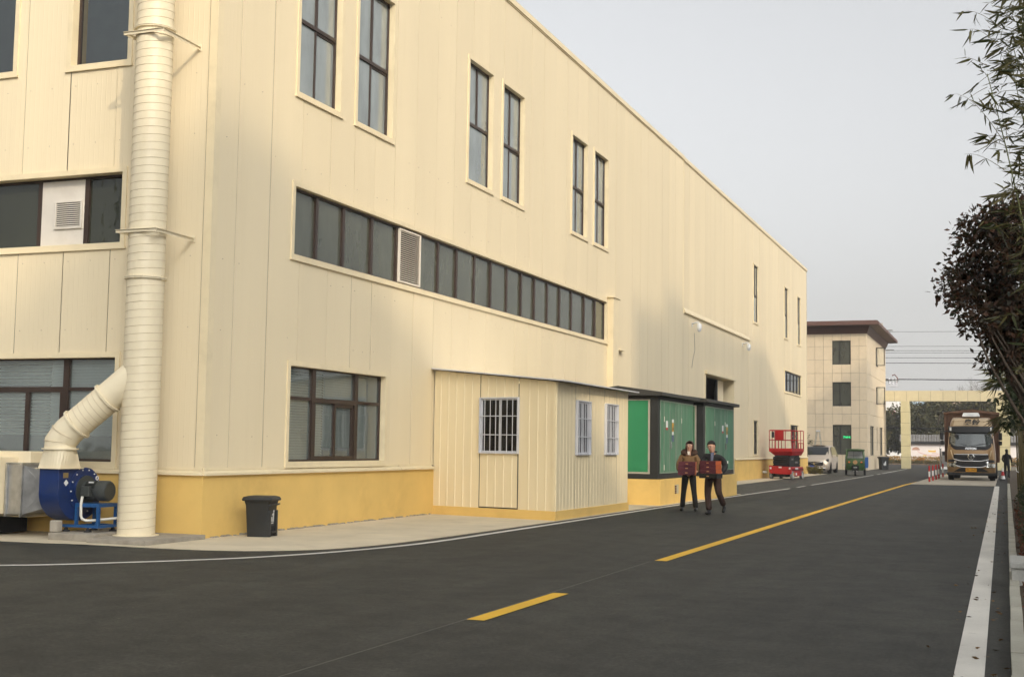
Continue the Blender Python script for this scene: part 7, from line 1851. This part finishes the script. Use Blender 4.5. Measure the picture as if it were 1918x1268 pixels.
bg = MB(); bg.hexa([(0.24, -0.05, 0.86), (0.33, -0.05, 0.86), (0.33, 0.10, 0.86), (0.24, 0.10, 0.86), (0.25, -0.04, 1.06), (0.32, -0.04, 1.06), (0.32, 0.09, 1.06), (0.25, 0.09, 1.06)]); ob_ = bg.build('shoulder_bag', M['shoe'], None, bevel=0.02); ob_.location = (wx, wy, 0); ob_.rotation_euler = (0, 0, wrz); tag(ob_, 'small black shoulder bag at the side of the olive coat', 'bag')
def at_person(px_, py_, rz, x, y, z): return (px_ + x * math.cos(rz) - y * math.sin(rz), py_ + x * math.sin(rz) + y * math.cos(rz), z)
for k, lb in enumerate(('bottom', 'middle', 'top')):
    gift_box(at_person(wx, wy, wrz, -0.015 + 0.006 * k, -0.345, 0.885 + k * 0.108), wrz + R(random.uniform(-1.5, 1.5)), 0.405, 0.29, 0.106, '%s maroon gift box held by the person in the olive coat' % lb, 'maroon gift boxes')

# --- man in the black jacket, mid-stride
mx_, my_ = -6.42, 29.62
mrz = R(-2)
mn = thing('person', (mx_, my_, 0.0), mrz, label='person in black jacket and brown trousers striding with boxes', cat='person')
HC2 = (-0.03, -0.075, 1.575)
body = [(0, 0.0, 0.93, .13, .105), (0, 0.0, 1.15, .12, .095), (0, 0.0, 1.31, .10, .07), (-0.005, -0.01, 1.435, .050, .050), (-0.02, -0.068, 1.505, .070, .078), (-0.03, -0.075, 1.575, .096, .114), (-0.03, -0.066, 1.635, .090, .104),
        (0.185, 0.01, 1.345, .035, .035), (0.275, 0.02, 1.12, .042, .042), (0.225, -0.17, 0.965, .03, .03), (-0.185, 0.01, 1.345, .035, .035), (-0.27, 0.0, 1.12, .042, .042), (-0.235, -0.17, 0.96, .03, .03),
        (0.09, 0.0, 0.87, .085, .085), (0.15, -0.10, 0.50, .058, .058), (0.20, 0.22, 0.20, .04, .04), (-0.09, 0, 0.87, .085, .085), (-0.11, -0.10, 0.49, .058, .058), (-0.05, -0.20, 0.10, .04, .04)]
skin_obj('body', body, [(0, 1), (1, 2), (2, 3), (3, 4), (4, 5), (5, 6), (2, 7), (7, 8), (8, 9), (2, 10), (10, 11), (11, 12), (0, 13), (13, 14), (14, 15), (0, 16), (16, 17), (17, 18)], M['skin'], mn)
jk = [(0, 0.0, 0.86, .195, .145), (0, 0.0, 1.06, .185, .14), (0, 0.0, 1.25, .19, .135), (0, 0.005, 1.39, .150, .105), (0.19, 0.01, 1.365, .088, .085), (0.285, 0.02, 1.13, .074, .074), (0.265, -0.09, 1.02, .062, .062), (0.232, -0.165, 0.98, .048, .048), (-0.19, 0.01, 1.365, .088, .085), (-0.285, 0.0, 1.13, .072, .072), (-0.27, -0.09, 1.02, .062, .062), (-0.237, -0.165, 0.975, .048, .048)]
skin_obj('jacket', jk, [(0, 1), (1, 2), (2, 3), (3, 4), (4, 5), (5, 6), (6, 7), (3, 8), (8, 9), (9, 10), (10, 11)], M['black_cloth'], mn)
cl = MB(); cl.tube([(0.075 * math.cos(R(a)), 0.0 + 0.07 * math.sin(R(a)), 1.455) for a in range(-60, 241, 30)], 0.022, 8); cl.build('collar', M['black_cloth'], mn, smooth=True)
MB().hexa([(-0.03, -0.148, 1.16), (0.012, -0.150, 1.16), (0.012, -0.10, 1.16), (-0.03, -0.10, 1.16), (-0.042, -0.105, 1.44), (0.02, -0.105, 1.44), (0.035, -0.05, 1.45), (-0.05, -0.05, 1.45)]).build('shirt', M['shirt'], mn)
MB().box(0.335, 0.352, -0.03, 0.01, 1.19, 1.25).build('sleeve_badge', M['white'], mn)
skin_obj('trouser_leg', [(0.08, 0.0, 0.93, .118, .112), (0.105, -0.03, 0.74, .105, .10), (0.15, -0.10, 0.51, .082, .080), (0.18, 0.06, 0.34, .076, .074), (0.20, 0.20, 0.205, .070, .068)], chain(range(5)), M['brown_cloth'], mn)
skin_obj('shoe', [(0.20, 0.25, 0.19, .052, .054), (0.202, 0.215, 0.135, .054, .052), (0.203, 0.165, 0.085, .050, .046), (0.205, 0.10, 0.048, .044, .038)], chain(range(4)), M['shoe'], mn)
skin_obj('trouser_leg', [(-0.08, 0.0, 0.93, .118, .112), (-0.10, -0.05, 0.74, .105, .10), (-0.11, -0.10, 0.50, .084, .082), (-0.08, -0.15, 0.28, .080, .078), (-0.055, -0.18, 0.085, .074, .074)], chain(range(5)), M['brown_cloth'], mn)
skin_obj('shoe', [(-0.05, -0.13, 0.055, .052, .054), (-0.053, -0.22, 0.054, .056, .054), (-0.058, -0.32, 0.044, .050, .042), (-0.062, -0.41, 0.036, .040, .034)], chain(range(4)), M['shoe'], mn)
hr = MB(); rows = []
for i in range(9):
    row = []
    for j in range(24):
        a = 2 * math.pi * j / 24; lim = 1.12 if math.sin(a) < -0.35 else 1.95 if math.sin(a) > 0.0 else 1.45
        th = i / 8 * lim; r = math.sin(th) * 0.099; z = 0.112 * math.cos(th)
        row.append((HC2[0] + r * math.cos(a) * 0.96, HC2[1] + 0.008 + r * math.sin(a) * 1.12, HC2[2] + 0.030 + z))
    rows.append(row)
hr.grid(rows, closed=True); ho = hr.build('hair', M['hair_black'], mn, smooth=True); sdm = ho.modifiers.new('thick', 'SOLIDIFY'); sdm.thickness = 0.016; sdm.offset = -0.2
face(mn, HC2, R(-16), R(12), True, s=1.12)
hand('hand', (0.225, -0.17, 0.965), (-0.45, -0.7, -0.4), (1, -0.2, 0.1), (0, -0.3, 1), mn, M['skin'], 0.9)
hand('hand', (-0.235, -0.17, 0.96), (0.45, -0.7, -0.4), (-1, -0.2, 0.1), (0, -0.3, 1), mn, M['skin'], 0.9)
brz = mrz + R(-15)
for k, lb in enumerate(('bottom', 'middle', 'top')):
    gift_box(at_person(mx_, my_, mrz, 0.025 - 0.004 * k, -0.345, 0.955 + k * 0.098), brz + R(random.uniform(-1.2, 1.2)), 0.41, 0.27, 0.096, '%s maroon gift box carried by the person in the black jacket' % lb, 'maroon gift boxes')
tb = thing('black_box', at_person(mx_, my_, mrz, 0.025, -0.345, 0.845), brz, label='black box with gilt mark under the stack held by the striding person', cat='box')
MB().box(-0.23, 0.23, -0.14, 0.14, 0.0, 0.105).build('body', M['shoe'], tb, bevel=0.004); MB().box(-0.03, 0.03, -0.1435, -0.1405, 0.04, 0.06).build('gilt_emblem', M['gilt'], tb)

# --- figure in black near the gate
fx_, fy_ = 0.0, 80.0
fg = thing('person', (fx_, fy_, 0.03), R(160), label='person in black clothes standing at the verge beside the truck', cat='person')
body = [(0, 0, 0.92, .16, .13), (0, 0, 1.15, .17, .13), (0, 0, 1.33, .16, .11), (0, 0, 1.42, .06, .06), (0, -0.03, 1.55, .085, .095), (0, -0.02, 1.61, .078, .085), (0.19, 0, 1.34, .065, .065), (0.25, -0.02, 1.08, .055, .055), (0.22, -0.15, 0.92, .045, .045), (-0.19, 0, 1.34, .065, .065), (-0.25, -0.02, 1.08, .055, .055), (-0.22, -0.15, 0.92, .045, .045), (0.09, 0, 0.82, .10, .10), (0.10, -0.02, 0.47, .075, .075), (0.11, 0.02, 0.08, .06, .06), (0.115, -0.12, 0.04, .04, .035), (-0.09, 0, 0.82, .10, .10), (-0.10, -0.02, 0.47, .075, .075), (-0.11, 0.02, 0.08, .06, .06), (-0.115, -0.12, 0.04, .04, .035)]
skin_obj('body', body, [(0, 1), (1, 2), (2, 3), (3, 4), (4, 5), (2, 6), (6, 7), (7, 8), (2, 9), (9, 10), (10, 11), (0, 12), (12, 13), (13, 14), (14, 15), (0, 16), (16, 17), (17, 18), (18, 19)], M['black_cloth'], fg)
hr = MB(); hr.sphere((0, 0.0, 1.60), (0.092, 0.105, 0.098), 14, 10); hr.build('hair', M['hair_black'], fg, smooth=True)
rb_ = thing('safety_cone', (-0.22, 77.0, 0.0), label='white and red striped cone at the verge by the person in black', cat='cone')
MB().lathe([(0.13, 0.0), (0.10, 0.22), (0.0, 0.22)], n=14).build('lower_band', M['white'], rb_, smooth=40); MB().lathe([(0.098, 0.222), (0.06, 0.45), (0.0, 0.45)], n=14).build('middle_band', M['red'], rb_, smooth=40); MB().lathe([(0.058, 0.452), (0.025, 0.65), (0.0, 0.65)], n=14).build('upper_band', M['white'], rb_, smooth=40); MB().box(-0.18, 0.18, -0.18, 0.18, 0.0, 0.03).build('base', M['plastic'], rb_)

# ------------------------------------------------------------------ towers across the road, outside the frame; they shade and mirror in the facade
M['opp'] = mat('grey_render', (0.58, 0.55, 0.48), 0.8, var=0.06, vs=0.5); M['oppgreen'] = mat('green_eaves', (0.06, 0.20, 0.13), 0.6); M['opproof'] = mat('grey_roof', (0.16, 0.15, 0.14), 0.8)
def opposite(x0, x1, prof, eaves, label, windows):
    """prof: roof outline as (y, z) from south to north"""
    y0, y1 = prof[0][0], prof[-1][0]
    b = thing('opposite_building', (x0, (y0 + y1) / 2, 0), label=label, cat='building', group='towers across the road'); O = (x0, (y0 + y1) / 2, 0)
    w = MB(); w.prism([(y0, 0)] + prof + [(y1, 0)], lambda a, c, k: (x0 if k == 0 else x1, a, c)); w.build('wall', M['opp'], b, o=O)
    r = MB()
    for (a, za), (c, zc) in zip(prof[:-1], prof[1:]):
        if abs(c - a) > 0.3: r.hexa([(x0 - 0.35, a, za), (x1 + 0.3, a, za), (x1 + 0.3, c, zc), (x0 - 0.35, c, zc), (x0 - 0.35, a, za + 0.25), (x1 + 0.3, a, za + 0.25), (x1 + 0.3, c, zc + 0.25), (x0 - 0.35, c, zc + 0.25)])
    r.build('roof', M['oppgreen'], b, o=O)
    zmax = lambda y: min(z for (yy, z) in prof) if False else np.interp(y, [p[0] for p in prof], [p[1] for p in prof])
    z = 2.0
    while z < max(p[1] for p in prof) - 3.0:
        ys = [y for y in np.linspace(y0 + 1.2, y1 - 1.2, 60) if zmax(y) > z + 2.6]
        if len(ys) > 2:
            f = MB().box(x0 - 0.04, x0 - 0.004, ys[0], ys[-1], z, z + 1.5).build('window_band', M['blackfr'], b, o=O)
            g = MB(); g.quad((x0 - 0.045, ys[0] + 0.1, z + 0.1), (x0 - 0.045, ys[0] + 0.1, z + 1.4), (x0 - 0.045, ys[-1] - 0.1, z + 1.4), (x0 - 0.045, ys[-1] - 0.1, z + 0.1)); g.build('pane', M['glass_far'], f, o=O, recalc=False)
        z += 3.3
XO = 60.0
opposite(XO, 74.0, [(-60.0, 60.4), (-49.7, 60.4), (-43.0, 57.2), (-36.6, 52.5)], 0, 'first tall grey tower across the road, nearest behind the camera', True)
opposite(XO, 74.0, [(-26.5, 59.9), (-22.15, 59.9), (-22.1, 60.9), (-19.6, 60.9), (-19.5, 60.3), (-0.8, 60.3), (7.1, 56.6), (15.6, 52.8)], 0, 'second tall grey tower across the road, with a stair head on its roof', True)
opposite(XO, 74.0, [(22.0, 56.0), (27.0, 60.6), (36.0, 60.6), (44.0, 56.0)], 0, 'third tall grey tower across the road, farthest along', True)
sb2 = thing('south_light_blocker', (-20.0, -26.0, 0), label='long grey block added behind the camera to hold back southern sky light', cat='building'); S2 = (-20.0, -26.0, 0)  # added unseen behind the camera to hold sky light off the short facade
MB().box(-48, 3, -38, -26, 0, 21.0).build('wall', M['opp'], sb2, o=S2)
MB().box(-48.4, 3.4, -38.4, -25.7, 21.01, 21.4).build('roof', M['oppgreen'], sb2, o=S2)
for k in range(12):
    for z in (1.4, 5.4, 9.4, 13.4, 17.4):
        x = -46.5 + k * 4.1; f = MB().box(x, x + 2.4, -25.995, -25.95, z, z + 2.0).build('window', M['blackfr'], sb2, o=S2)
        g = MB(); g.quad((x + 0.1, -25.945, z + 0.1), (x + 2.3, -25.945, z + 0.1), (x + 2.3, -25.945, z + 1.9), (x + 0.1, -25.945, z + 1.9)); g.build('pane', M['glass_far'], f, o=S2, recalc=False)

# ------------------------------------------------------------------ winter haze
hz = MB().box(-300, 300, -120, 800, -1.1, 66.0)
haze = hz.build('haze', None, None); tag(haze, 'pale winter haze filling the air', 'haze', kind='stuff')
hm = bpy.data.materials.new('haze'); hm.use_nodes = True
hn = hm.node_tree; hn.nodes.remove(hn.nodes['Principled BSDF'])
pv_ = hn.nodes.new('ShaderNodeVolumePrincipled'); pv_.inputs['Color'].default_value = (0.95, 0.96, 0.97, 1); pv_.inputs['Density'].default_value = 0.0007; pv_.inputs['Anisotropy'].default_value = 0.2
hn.links.new(pv_.outputs[0], hn.nodes['Material Output'].inputs['Volume'])
for nm_ in ('Color Attribute', 'Density Attribute', 'Temperature Attribute'):
    if nm_ in pv_.inputs: pv_.inputs[nm_].default_value = ''
try: hm.cycles.homogeneous_volume = True
except Exception: pass
haze.data.materials.append(hm)
